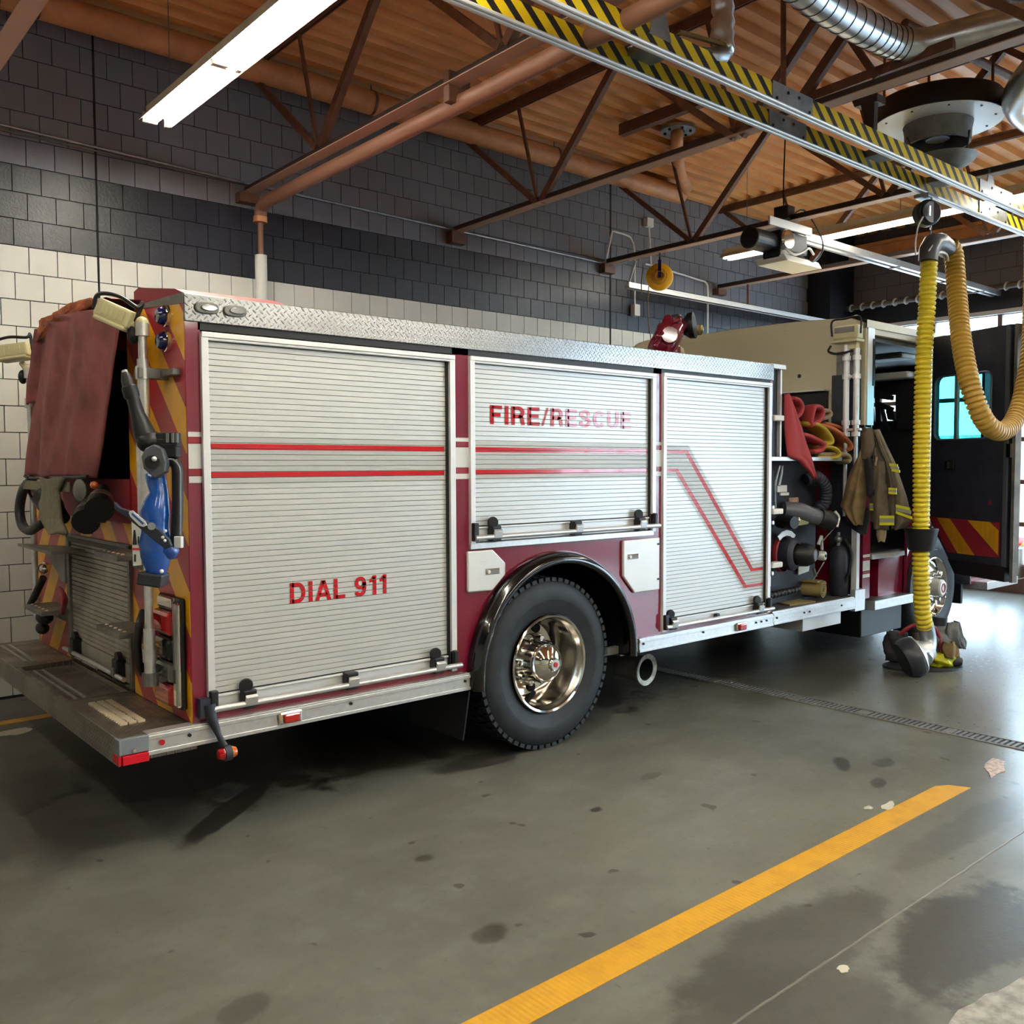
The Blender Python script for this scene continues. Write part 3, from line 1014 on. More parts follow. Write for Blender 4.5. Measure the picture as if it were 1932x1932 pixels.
# ============================================================ exhaust rail, yellow and black
t = thing('exhaust_rail', (4.5, 3.41, 4.0), 'twin yellow and black striped exhaust rail hanging across the ceiling', 'exhaust rail')
for Y, nm in ((3.55, 'far'), (3.28, 'near')):
    ob('striped_board', MB().box(-4.5, 12.9, Y - 0.006, Y + 0.006, 3.965, 4.085), 'hazard', t)
    lp = MB()
    lp.box(-4.5, 12.9, Y - 0.032, Y + 0.02, 3.948, 3.962)
    lp.cyl((-4.5, Y - 0.034, 3.953), (12.9, Y - 0.034, 3.953), 0.011, n=8)
    lp.cyl((-4.5, Y - 0.012, 3.944), (12.9, Y - 0.012, 3.944), 0.009, n=8)
    ob('rail_lip', lp, 'alu_white', t, smooth=True)
for Y, spans in ((3.55, ((5.267, 5.709), (8.5, 9.1))), (3.28, ((4.901, 5.343), (7.85, 8.5)))):
    for a, b in spans:
        sp = ob('splice_plate', MB().box(a, b, Y - 0.014, Y - 0.006, 3.966, 4.088), 'steel', t, bevel=0.002)
        for k in range(4):
            q = lerp(a + 0.04, b - 0.04, k / 3)
            ob('bolt', MB().cyl((q, Y - 0.02, 4.05 if k % 3 else 3.99), (q, Y - 0.012, 4.05 if k % 3 else 3.99), 0.010, n=6), 'screw', sp)
for X in (1.9, 4.0, 6.62, 7.6, 9.9):
    ob('cross_plate', MB().box(X - 0.10, X + 0.10, 3.28, 3.55, 4.04, 4.09), 'steel', t, bevel=0.003)
for X in (-1.0, 1.27, 3.86, 8.07, 10.27):
    b = MB()
    b.prism([(X - 0.09, 3.27, 4.03), (X + 0.09, 3.27, 4.03), (X + 0.035, 3.27, 4.20), (X - 0.035, 3.27, 4.20)], (0, 0.006, 0))
    b.box(X - 0.018, X + 0.018, 3.268, 3.276, 4.18, 4.34 if X == 3.86 else 4.2)
    hb = ob('hanger_bracket', b, 'steel', t)
    ob('bolt', MB().cyl((X, 3.262, 4.17), (X, 3.272, 4.17), 0.012, n=8), 'screw', hb)
tag(ob('brace_strut', MB().bar((3.86, 3.27, 4.32), (3.52, 3.27, 4.13), 0.03, 0.006), 'steel_dull'), 'short steel strut tying the striped rail to the nearest joist', 'strut')

# crumpled flexible duct standing on the rail
t = thing('flexible_duct', (4.44, 3.3, 4.25), 'crumpled silver flexible duct rising from the striped rail', 'duct')
rr = random.Random(5)
pts = []
for k in range(30):
    z = 4.12 + k * 0.036
    pts.append(((4.44 + 0.006 * math.sin(k * 1.3), 3.30, z), 0.062 + (0.006 if k % 2 else -0.003) + rr.uniform(-0.003, 0.003)))
ob('duct_body', MB().rings(pts, 16), 'duct_metal', t, smooth='all')
ob('duct_boot', MB().rings([((4.44, 3.30, 4.16), 0.064), ((4.42, 3.30, 4.11), 0.060), ((4.36, 3.31, 4.085), 0.05), ((4.22, 3.34, 4.075), 0.035), ((4.02, 3.38, 4.07), 0.02)], 10), 'steel', t, smooth=True)
ob('duct_arm', MB().bar((4.00, 3.26, 4.10), (4.42, 3.26, 4.15), 0.02, 0.02), 'brass_dull', t)

# large spiral duct
t = thing('spiral_duct', (5.6, 3.0, 4.65), 'large shiny spiral duct bending under the deck at top right', 'duct')
path = smoothpath([at(u, v, Z=4.66) for u, v in ((1400, -110), (1500, -32), (1570, 18), (1640, 58), (1690, 80), (1740, 84), (1800, 70), (1870, 52), (1940, 36), (2060, 10))], 8)
ob('duct_body', MB().tube(path, 0.108, 24), 'duct_metal', t, smooth=True)
for k in range(4, 36, 2):
    a, b = path[k], path[k + 1]
    d = (b - a).normalized()
    ob('spiral_seam', MB().lathe([(0.108, -0.003), (0.112, -0.002), (0.112, 0.002), (0.108, 0.003)], a, d, 24), 'screw', t)
t = thing('spiral_duct', (8.2, 2.6, 4.5), 'silver spiral duct at the right edge beside the round fan', 'duct')
path = smoothpath([at(u, v, Z=4.5) for u, v in ((2010, 60), (1965, 120), (1930, 165), (1922, 195), (1950, 225), (2010, 250))], 8)
ob('duct_body', MB().tube(path, 0.115, 20), 'duct_metal', t, smooth=True)

# round ceiling air unit
FX, FY, FZ = 7.46, 3.45, 4.48
t = thing('air_unit', (FX, FY, FZ), 'round ceiling fan unit with black rim and pale disc above the rails', 'ceiling fan')
ob('rim', MB().lathe([(0.0, 0.17), (0.47, 0.17), (0.485, 0.15), (0.49, 0.0), (0.47, 0.0), (0.47, 0.02)], (FX, FY, FZ), (0, 0, 1), 48), 'black', t, smooth=True)
ob('disc', MB().lathe([(0.24, 0.0), (0.485, 0.0), (0.485, 0.012), (0.24, 0.012)], (FX, FY, FZ - 0.004), (0, 0, 1), 48, True), 'alu_white', t, smooth=True)
ob('throat', MB().lathe([(0.262, 0.0), (0.25, -0.06), (0.245, -0.16), (0.23, -0.165), (0.225, -0.02), (0.225, 0.1), (0.0, 0.1)], (FX + 0.02, FY, FZ), (0, 0, 1), 40), 'steel_dull', t, smooth=True)
ob('hub', MB().lathe([(0.0, -0.12), (0.09, -0.12), (0.10, 0.06), (0, 0.06)], (FX + 0.02, FY, FZ), (0, 0, 1), 20), 'black', t, smooth=True)
for k in range(4):
    a = k * PI / 2 + 0.4
    d = Vector((math.cos(a), math.sin(a), 0))
    c = Vector((FX + 0.02, FY, FZ - 0.06)) + d * 0.16
    ob('fan_blade', MB().obox(c, d * 0.075, Vector((-d.y, d.x, 0.6)).normalized() * 0.05, Vector((0, 0, 0.003))), 'steel_dull', t)
ob('bowl', MB().lathe([(0.0, -0.36), (0.12, -0.35), (0.21, -0.31), (0.25, -0.27), (0.255, -0.26), (0.2, -0.26), (0.0, -0.28)], (FX + 0.08, FY - 0.02, FZ), (0, 0, 1), 32), 'steel_dull', t, smooth=True)
for k in range(3):
    a = k * 2 * PI / 3 + 0.5
    ob('strut', MB().cyl((FX + 0.26 * math.cos(a), FY + 0.26 * math.sin(a), FZ - 0.12), (FX + 0.12 + 0.18 * math.cos(a), FY + 0.18 * math.sin(a), FZ - 0.31), 0.008, n=6), 'black', t)
for k in range(10):
    a = k * PI / 5
    ob('screw', MB().cyl((FX + 0.42 * math.cos(a), FY + 0.42 * math.sin(a), FZ - 0.010), (FX + 0.42 * math.cos(a), FY + 0.42 * math.sin(a), FZ), 0.009, n=6), 'screw', t)
for a in (0.6, 2.2, 5.3):
    ob('hanger', MB().cyl((FX + 0.4 * math.cos(a), FY + 0.4 * math.sin(a), FZ + 0.16), (FX + 0.4 * math.cos(a), FY + 0.4 * math.sin(a), 5.24), 0.012, n=6), 'joist', t)
# ducted grey bracket left of the unit
wbr = MB()
wbr.prism([at(1606, 188, X=6.2), at(1655, 175, X=6.2), at(1655, 190, X=6.2), at(1612, 202, X=6.2)], (0.12, 0, 0))
wbr.prism([at(1624, 198, X=6.2), at(1650, 190, X=6.2), at(1648, 255, X=6.2), at(1634, 250, X=6.2)], (0.05, 0, 0))
tag(ob('unit_bracket', wbr, 'joist_dark'), 'dark steel bracket under the joist just left of the round fan unit', 'bracket')
t = thing('roof_bracing', at(1595, 63, X=6.3), 'brown V shaped steel bracing under the deck below the spiral duct', 'bracing')
ob('brace_bar', MB().bar(at(1506, 198, X=6.3), at(1594, 66, X=6.3), 0.075, 0.05, up=(1, 0, 0)), 'joist', t)
ob('brace_bar', MB().bar(at(1598, 64, X=6.3), at(1655, 148, X=6.3), 0.045, 0.04, up=(1, 0, 0)), 'joist', t)
ob('brace_beam', MB().bar(at(1515, 190, X=6.35), at(1800, 82, X=6.35), 0.05, 0.07, up=(0, 0, 1)), 'joist', t)
ob('brace_rod', MB().cyl(at(1478, 185, X=5.75), at(1478, -60, X=5.75), 0.02, n=8), 'joist', t)
# sprinkler style pipes far up right
for i, (a, b) in enumerate((((6.2, 2.9, 5.0), (9.8, 1.9, 5.0)), ((6.6, 3.3, 4.95), (10.2, 3.0, 4.95)))):
    tag(ob('ceiling_pipe', MB().cyl(a, b, 0.035, n=10), 'joist', smooth=True), ('upper', 'lower')[i] + ' thin brown pipe under the deck at top right', 'pipe')

# ============================================================ door opener
t = thing('door_opener', (8.0, 5.23, 3.95), 'bay door opener with dark motor and white cover under the roof joist', 'door opener')
ob('mount_plate', MB().box(7.62, 8.36, 5.10, 5.12, 4.05, 4.13), 'alu_white', t, bevel=0.003)
ob('gearbox', MB().box(7.86, 8.34, 5.14, 5.32, 3.86, 4.05), 'dark_panel', t, bevel=0.01)
ob('motor', MB().cyl((7.50, 5.25, 3.93), (7.90, 5.25, 3.93), 0.105, n=24), 'black', t, bevel=0.012)
ob('pulley', MB().lathe([(0.0, -0.01), (0.03, -0.015), (0.09, -0.01), (0.10, 0.0), (0.09, 0.02), (0, 0.02)], (7.92, 5.10, 3.95), (0, -1, 0), 24), 'chrome', t, smooth=True)
ob('cable_loop', MB().tube(smoothpath([(7.85, 5.08, 3.85), (7.95, 5.05, 3.80), (8.10, 5.05, 3.84), (8.22, 5.05, 3.90), (8.34, 5.07, 3.86)], 6), 0.012, 8), 'white', t, smooth=True)
ob('power_cable', MB().tube(smoothpath([(8.02, 5.2, 5.1), (8.02, 5.2, 4.25), (8.20, 5.1, 4.28), (8.44, 5.05, 4.05), (8.46, 5.05, 3.9), (8.30, 5.05, 3.78), (8.1, 5.1, 3.82)], 6), 0.008, 6), 'black', t, smooth=True)
ob('junction_box', MB().box(7.95, 8.08, 5.12, 5.28, 4.16, 4.30), 'black', t, bevel=0.01)
cv = MB()
cv.prism([(7.80, 5.02, 3.72), (8.42, 5.02, 3.72), (8.42, 5.06, 3.79), (7.80, 5.06, 3.79)], (0, 0.34, 0))
ob('cover', cv, 'white', t, bevel=0.008)
ob('control_box', MB().box(7.80, 8.06, 5.10, 5.30, 3.76, 3.85), 'black', t, bevel=0.01)
t = thing('opener_rail', (10.8, 5.23, 4.07), 'long shiny twin opener rail running from the motor to the end wall', 'door track')
for dy in (-0.045, 0.045):
    r_ = MB()
    r_.box(8.35, END_X - 0.05, 5.23 + dy - 0.022, 5.23 + dy + 0.022, 4.03, 4.04).box(8.35, END_X - 0.05, 5.23 + dy - 0.022, 5.23 + dy - 0.016, 4.04, 4.10)
    ob('rail', r_, 'alu', t)
for X in (10.3, 11.6, 12.6):
    ob('rail_spacer', MB().box(X, X + 0.04, 5.17, 5.29, 4.02, 4.11), 'steel_dull', t)

# ============================================================ yellow cord reel
t = thing('cord_reel', (8.07, 6.84, 3.88), 'round yellow cord reel hanging from a roof joist near the wall', 'cord reel')
ax = Vector((-0.75, -0.66, 0)).normalized()
ob('drum', MB().lathe([(0.0, -0.045), (0.12, -0.05), (0.15, -0.03), (0.155, 0.0), (0.15, 0.03), (0.12, 0.05), (0.05, 0.06), (0.0, 0.06)], (8.07, 6.84, 3.88), ax, 32), 'yellow_reel', t, smooth=True)
ob('reel_hub', MB().lathe([(0.0, 0.062), (0.035, 0.062), (0.05, 0.075), (0.09, 0.062), (0.095, 0.05)], (8.07, 6.84, 3.88), ax, 28), 'tape', t, smooth=True)
ob('reel_bracket', MB().bar(Vector((8.07, 6.84, 3.86)) + ax * 0.07, Vector((8.07, 6.84, 4.06)) + ax * 0.07, 0.035, 0.008, up=ax), 'blue_lens', t)
ob('hook', MB().tube(smoothpath([(8.03, 6.80, 4.04), (8.05, 6.82, 4.10), (8.09, 6.84, 4.12), (8.07, 6.84, 4.15)], 4), 0.01, 6), 'black', t)
ob('cord', MB().tube(smoothpath([(7.99, 6.93, 3.78), (7.99, 6.94, 3.5), (8.03, 6.93, 3.2), (8.06, 6.92, 3.0)], 6), 0.007, 6), 'hose_tan', t)
ob('cord', MB().tube(smoothpath([(7.97, 6.99, 4.03), (7.95, 7.0, 3.85), (7.95, 7.0, 3.70)], 6), 0.007, 6), 'hose_tan', t)

# ============================================================ yellow exhaust hose
def corrugated(path, r, pitch, amp):
    """resample path at half-pitch and alternate the radius"""
    L = [0.0]
    for a, b in zip(path, path[1:]):
        L.append(L[-1] + (b - a).length)
    n = int(L[-1] / (pitch / 4))
    out = []
    j = 0
    for i in range(n + 1):
        s = L[-1] * i / n
        while j < len(L) - 2 and L[j + 1] < s:
            j += 1
        t_ = (s - L[j]) / max(L[j + 1] - L[j], 1e-9)
        p = path[j].lerp(path[j + 1], t_)
        q = (0.0, 0.92, 1.0, 0.92)[i % 4]
        out.append((p, r - amp + amp * q))
    return out
HY = 3.50
t = thing('exhaust_hose', (7.5, HY, 0.3), 'yellow corrugated exhaust hose hanging by the cab and looping right', 'exhaust hose')
down = smoothpath([(7.48, HY, 3.44), (7.46, HY, 3.1), (7.42, HY, 2.6), (7.41, HY, 2.0), (7.42, HY, 1.5), (7.43, HY, 1.0), (7.45, HY, 0.75), (7.48, HY, 0.52), (7.53, HY, 0.40)], 8)
ob('straight_hose', MB().rings(corrugated(down, 0.068, 0.040, 0.017), 18), 'yellow_hose', t, smooth=50)
loop = smoothpath([at(u, v, Y=y) for u, v, y in ((1790, 463, 3.49), (1799, 480, 3.47), (1806, 560, 3.38), (1815, 650, 3.24), (1833, 735, 3.11), (1858, 795, 3.04), (1888, 814, 3.02), (1914, 792, 3.02), (1934, 730, 3.02), (1946, 640, 3.06), (1950, 500, 3.18), (1950, 410, 3.25))], 8)
o = ob('loop_hose', MB().rings(corrugated(loop, 0.078, 0.040, 0.018), 18), 'yellow_hose_dk', t, smooth=50)
o['label'] = 'tan looping length of the hose'
ob('saddle', MB().rings([((7.46, HY, 3.40), 0.074), ((7.47, HY, 3.49), 0.078), ((7.54, HY, 3.56), 0.08), ((7.66, HY, 3.58), 0.08), ((7.80, HY, 3.55), 0.078)], 18), 'grey_plate', t, smooth=True)
ob('saddle_rim', MB().tube(smoothpath([(7.55, HY - 0.03, 3.44), (7.60, HY - 0.03, 3.49), (7.72, HY - 0.03, 3.49), (7.76, HY - 0.03, 3.44)], 5), 0.01, 6), 'alu_white', t, smooth=True)
ob('saddle_chain', MB().cyl((7.50, HY, 3.60), (7.50, HY, 3.72), 0.006, n=6), 'steel', t)
ob('strap_tail', MB().cyl((7.36, HY - 0.05, 3.46), (7.48, HY - 0.05, 3.56), 0.006, n=6), 'alu_white', t)
cu = ob('rubber_cuff', MB().lathe([(0.070, -0.16), (0.098, -0.15), (0.112, -0.10), (0.125, 0.0), (0.132, 0.015), (0.132, 0.03), (0.11, 0.03), (0.07, 0.01)], (7.43, HY, 1.20), (0, 0, 1), 28), 'black', t, smooth=True)
ob('elbow', MB().tube(smoothpath([(7.52, HY, 0.44), (7.57, HY, 0.34), (7.57, HY - 0.01, 0.26), (7.50, HY - 0.03, 0.19), (7.42, HY - 0.05, 0.155)], 6), 0.066, 16), 'steel', t, smooth=True)
nd = Vector((-0.72, 0.66, -0.42)).normalized()
nc = Vector((7.50, HY - 0.02, 0.20))
ob('nozzle', MB().lathe([(0.068, -0.06), (0.085, -0.02), (0.105, 0.02), (0.125, 0.05), (0.150, 0.055), (0.158, 0.065), (0.15, 0.075)], nc, nd, 32), 'alu', t, smooth=35)
ob('rubber_nozzle', MB().lathe([(0.13, 0.06), (0.155, 0.07), (0.168, 0.09), (0.172, 0.13), (0.165, 0.17), (0.15, 0.20), (0.11, 0.21), (0.0, 0.20)], nc, nd, 32), 'boot_black', t, smooth=35)

t = thing('spring_balancer', (7.5, HY, 3.8), 'grey and black spring balancer hung under the striped rail above the hose', 'balancer')
ob('drum', MB().lathe([(0.0, -0.06), (0.08, -0.06), (0.105, -0.04), (0.105, 0.03), (0.09, 0.045), (0.0, 0.045)], (7.47, HY + 0.02, 3.79), (-0.55, -0.75, 0), 28), 'black', t, smooth=True)
ob('face', MB().lathe([(0.0, 0.0), (0.088, 0.0), (0.085, 0.012), (0.0, 0.012)], (7.455, HY - 0.018, 3.79), (-0.3, -0.95, 0), 24), 'grey_plate', t, smooth=True)
for s in (-1, 1):
    ob('face_slot', MB().box(7.455 + s * 0.05 - 0.013, 7.455 + s * 0.05 + 0.013, HY - 0.036, HY - 0.03, 3.75, 3.83), 'alu_white', t)
ob('trolley', MB().box(7.38, 7.56, HY - 0.03, HY + 0.09, 3.905, 3.935), 'steel', t, bevel=0.004)
ob('hook', MB().cyl((7.50, HY, 3.86), (7.50, HY, 3.92), 0.008, n=6), 'chrome', t)
ob('lower_hook', MB().tube(smoothpath([(7.49, HY, 3.70), (7.505, HY, 3.67), (7.50, HY, 3.64), (7.485, HY, 3.65)], 4), 0.007, 6), 'chrome', t)
ob('air_line', MB().tube(smoothpath([(7.36, HY, 3.74), (7.28, HY, 3.65), (7.24, HY, 3.52), (7.25, HY, 3.42)], 6), 0.007, 6), 'alu_white', t)

# ============================================================ bunker boots and trousers on the floor
t = thing('bunker_gear', (7.8, 3.62, 0), 'grey bunker trousers bunched over black boots beside the hose end', 'bunker gear')
E_ = Vector((0.76, -0.65, 0))
G_ = Vector((0.65, 0.76, 0))
gc = Vector((7.80, 3.62, 0))
def gp(a, b, z):
    return gc + E_ * a + G_ * b + Vector((0, 0, z))
mat_pts = [gp(0.34 * math.cos(a) - 0.02, 0.2 * math.sin(a), 0) for a in [2 * PI * k / 24 for k in range(24)]]
ob('mat', MB().prism([tuple(p) for p in mat_pts], (0, 0, 0.018)), 'boot_black', t)
rg = random.Random(11)
def lumpy(c, rx, rz, n=22, m=12, amp=0.18, seed=1, fold=7):
    mb = MB()
    rows = []
    for i in range(m + 1):
        v = i / m
        row = []
        for k in range(n):
            a = 2 * PI * k / n
            r = rx * (0.75 + 0.25 * math.sin(PI * v) + amp * math.sin(fold * a + seed + 5 * v) * 0.4 + amp * 0.5 * math.sin(3 * a + 9 * v + seed))
            p = c + E_ * r * math.cos(a) + G_ * 0.8 * r * math.sin(a) + Vector((0, 0, rz * v))
            row.append(tuple(p))
        rows.append(row)
    mb.grid(rows, closed=True)
    mb.f.append(tuple(range(n)))
    mb.f.append(tuple(m * n + k for k in range(n)))
    mb.mi += [0, 0]
    return mb
ob('trousers', lumpy(gp(0.13, 0.03, 0.13), 0.14, 0.22, seed=2, amp=0.28), 'pants_grey', t, smooth='all')
ob('trouser_leg', lumpy(gp(0.05, 0.06, 0.04), 0.13, 0.24, seed=4, amp=0.3), 'coat_brown', t, smooth='all')
o = ob('boot', MB().rings([(gp(0.02, 0.0, 0.05), 0.055), (gp(0.05, -0.01, 0.12), 0.06), (gp(0.06, 0, 0.3), 0.065)], 14), 'boot_black', t, smooth=True)
ob('boot', MB().rings([(gp(0.30, -0.03, 0.055), 0.035), (gp(0.24, -0.02, 0.06), 0.055), (gp(0.17, 0, 0.07), 0.06), (gp(0.14, 0.02, 0.14), 0.06), (gp(0.13, 0.03, 0.3), 0.06)], 14), 'boot_black', t, smooth=True)
ob('boot', MB().rings([(gp(0.16, 0.10, 0.30), 0.06), (gp(0.17, 0.10, 0.42), 0.062)], 16), 'boot_black', t, smooth=True)
ob('suspenders', MB().tube(smoothpath([gp(-0.20, 0.05, 0.28), gp(-0.12, 0.0, 0.36), gp(0.0, -0.05, 0.38), gp(0.08, -0.06, 0.30), gp(0.10, -0.08, 0.15)], 6), 0.018, 8), 'red_dull', t, smooth=True)
ob('trouser_cuff', lumpy(gp(-0.18, 0.18, 0.02), 0.10, 0.26, seed=7, amp=0.3), 'coat_dark2', t, smooth='all')
ob('trouser_stripe', lumpy(gp(0.12, -0.03, 0.02), 0.11, 0.12, seed=3, amp=0.3), 'hivis', t, smooth='all')
ob('fabric_fold', cloth([(0.40, 7.90, 8.00), (0.33, 7.86, 8.06), (0.26, 7.88, 8.11), (0.20, 7.93, 8.16), (0.16, 8.0, 8.13)], 'y', 3.46, bulge=0.05, folds=2.6, amp=0.022, thick=0.02, nx=26, nz=16, seed=5), 'pants_grey', t, smooth='all')
ob('fabric_fold', cloth([(0.24, 7.80, 7.90), (0.17, 7.80, 7.98), (0.10, 7.82, 7.97)], 'y', 3.45, bulge=0.05, folds=1.6, amp=0.02, thick=0.02, nx=20, nz=12, seed=6), 'coat_tan', t, smooth='all')

# ============================================================ fire truck
TY = 4.10                       # plane of the truck's right side
TR = thing('fire_truck', (5.5, 5.45, 0), 'large maroon and silver fire truck with roll-up doors parked in the bay', 'fire truck')


def T(name, mb, mat, bevel=0.0, smooth=None, parent=None, label=None):
    o = ob(name, mb, mat, parent or TR, bevel, smooth)
    if label:
        o['label'] = label
    return o


# ---- body shell
b = MB()
b.box(1.58, 1.650, TY, TY + 0.03, 0.56, 2.42)
b.box(3.078, 3.192, TY, TY + 0.03, 0.56, 2.42)
b.box(4.780, 4.862, TY, TY + 0.03, 0.58, 2.42)
b.box(6.146, 6.186, TY, TY + 0.03, 0.58, 2.42)
b.box(1.58, 3.192, TY + 0.001, TY + 0.03, 0.56, 0.605)
b.box(4.862, 6.186, TY + 0.001, TY + 0.03, 0.58, 0.61)
AX, AZ, AR = 3.86, 0.53, 0.66
N = 40
xs = [3.192 + (4.780 - 3.192) * i / N for i in range(N + 1)]
def archz(x):
    d = AR * AR - (x - AX) ** 2
    return max(0.58, AZ + math.sqrt(d)) if d > 0 else 0.58
for a, c in zip(xs, xs[1:]):
    za, zc = archz(a), archz(c)
    b.prism([(a, TY, za), (c, TY, zc), (c, TY, 1.30), (a, TY, 1.30)], (0, 0.03, 0))
T('body_side', b, 'maroon')
# dark inner shell so that no light leaks through
b = MB()
b.box(1.60, 3.18, TY + 0.075, 4.80, 0.52, 2.50)
b.box(3.18, 4.80, TY + 0.075, 4.80, 1.28, 2.50)
b.box(4.80, 6.18, TY + 0.075, 4.80, 0.52, 2.50)
b.box(1.62, 6.18, 4.80, 6.10, 0.60, 1.62)
b.box(1.62, 6.18, 6.10, 6.76, 0.56, 2.50)
b.box(5.9, 6.18, 4.80, 6.10, 1.62, 2.50)
T('inner_body', b, 'dark')
# wheel well liner
wl_ = MB()
rows_ = []
for i in range(33):
    a = math.radians(-4 + 188 * i / 32)
    rows_.append([(AX + 0.645 * math.cos(a), yv, AZ + 0.645 * math.sin(a)) for yv in (TY - 0.03, TY + 0.2, 4.85)])
wl_.grid(rows_)
wl_.box(3.2, 4.55, 4.84, 4.86, 0.45, 1.25)
T('wheel_well', wl_, 'black')
# fender flare
ff = MB()
rows_ = []
for i in range(49):
    a = math.radians(-3 + 188 * i / 48)
    ca, sa = math.cos(a), math.sin(a)
    prof_ = [(0.695, TY - 0.002), (0.70, TY - 0.012), (0.69, TY - 0.05), (0.672, TY - 0.085), (0.648, TY - 0.098), (0.628, TY - 0.092), (0.622, TY - 0.05), (0.640, TY + 0.01)]
    rows_.append([(AX + r * ca, yv, AZ + r * sa) for r, yv in prof_])
ff.grid(rows_)
T('fender_flare', ff, 'black_gloss', smooth='all')
# tread plate band along the top and the catwalk behind it
T('tread_band', MB().box(1.576, 6.185, TY - 0.012, TY + 0.005, 2.409, 2.532), 'tread_side', bevel=0.003)
T('catwalk', MB().box(1.60, 6.18, TY + 0.006, 4.82, 2.505, 2.531), 'tread_floor')
T('drip_channel', MB().box(1.64, 6.15, TY + 0.0, TY + 0.02, 2.375, 2.409), 'black')
T('hose_bed_wall', MB().box(1.66, 6.1, 4.80, 4.83, 2.5, 2.66).box(1.66, 6.1, 6.08, 6.11, 2.5, 2.66), 'red_dull')
T('red_top_panel', MB().prism([(1.60, 4.12, 2.533), (1.60, 4.26, 2.578), (1.60, 4.75, 2.655), (1.60, 4.82, 2.645), (1.60, 4.82, 2.535)], (0.5, 0, 0)), 'red_dull')

# ---- oval clear marker lamps on the tread band
for X in (1.677, 1.812):
    o = MB()
    pts = [(X + 0.055 * math.copysign(abs(math.cos(a)) ** 0.6, math.cos(a)), TY - 0.012, 2.474 + 0.026 * math.copysign(abs(math.sin(a)) ** 0.8, math.sin(a))) for a in [2 * PI * k / 24 for k in range(24)]]
    o.prism(pts, (0, -0.014, 0))
    lp = T('marker_lamp', o, 'steel_dull', bevel=0.004)
    o = MB()
    pts = [(X + 0.006 + 0.038 * math.cos(a), TY - 0.026, 2.474 + 0.015 * math.sin(a)) for a in [2 * PI * k / 20 for k in range(20)]]
    o.prism(pts, (0, -0.008, 0))
    T('lens', o, 'clear_lens', parent=lp, bevel=0.003)

# ---- roller doors
PITCHZ = 0.0272


def arc2(cx, cyy, rx, ry, a0, a1, n=14):
    return [(cx + rx * math.cos(math.radians(a0 + (a1 - a0) * k / n)), cyy + ry * math.sin(math.radians(a0 + (a1 - a0) * k / n))) for k in range(n + 1)]


def sm2(pts, n=4):
    return [(p.x, p.y) for p in smoothpath([(x, y, 0) for x, y in pts], n)]


TB, BB = 0.905, 0.095
GLYPH = {
    'D': (0.76, [[(0.1, 0), (0.1, 1)], [(0.1, TB), (0.34, TB)] + arc2(0.34, 0.5, 0.31, 0.405, 90, -90) + [(0.1, BB)]]),
    'I': (0.2, [[(0.1, 0), (0.1, 1)]]),
    'A': (0.78, [[(0.08, -0.05), (0.38, 1.0)], [(0.70, -0.05), (0.40, 1.0)], [(0.20, 0.28), (0.58, 0.28)]]),
    'L': (0.58, [[(0.1, 0), (0.1, 1)], [(0.1, BB), (0.58, BB)]]),
    '9': (0.62, [arc2(0.31, 0.675, 0.205, 0.23, 0, 360, 24), sm2([(0.515, 0.70), (0.52, 0.45), (0.47, 0.20), (0.32, 0.095), (0.16, 0.12), (0.10, 0.24)])]),
    '1': (0.42, [[(0.31, 0), (0.31, 1)], [(0.03, 0.73), (0.18, 0.76), (0.27, 0.92)]]),
    'F': (0.62, [[(0.1, 0), (0.1, 1)], [(0.1, TB), (0.62, TB)], [(0.1, 0.50), (0.54, 0.50)]]),
    'E': (0.66, [[(0.1, 0), (0.1, 1)], [(0.1, TB), (0.65, TB)], [(0.1, 0.52), (0.60, 0.52)], [(0.1, BB), (0.66, BB)]]),
    'R': (0.74, [[(0.1, 0), (0.1, 1)], [(0.1, TB), (0.42, TB)] + arc2(0.42, 0.69, 0.19, 0.215, 90, -90) + [(0.1, 0.475)], sm2([(0.40, 0.475), (0.55, 0.40), (0.60, 0.22), (0.63, 0.0)])]),
    '/': (0.34, [[(0.02, -0.05), (0.31, 1.05)]]),
    'S': (0.70, [sm2([(0.58, 0.70), (0.53, 0.85), (0.35, 0.905), (0.16, 0.85), (0.12, 0.71), (0.20, 0.60), (0.36, 0.53), (0.53, 0.45), (0.60, 0.30), (0.52, 0.15), (0.35, 0.095), (0.15, 0.15), (0.10, 0.32)])]),
    'C': (0.76, [arc2(0.39, 0.5, 0.29, 0.405, 35, 325, 20)]),
    'U': (0.74, [[(0.1, 1), (0.1, 0.35)] + arc2(0.36, 0.36, 0.26, 0.265, 180, 360) + [(0.62, 1)]]),
}


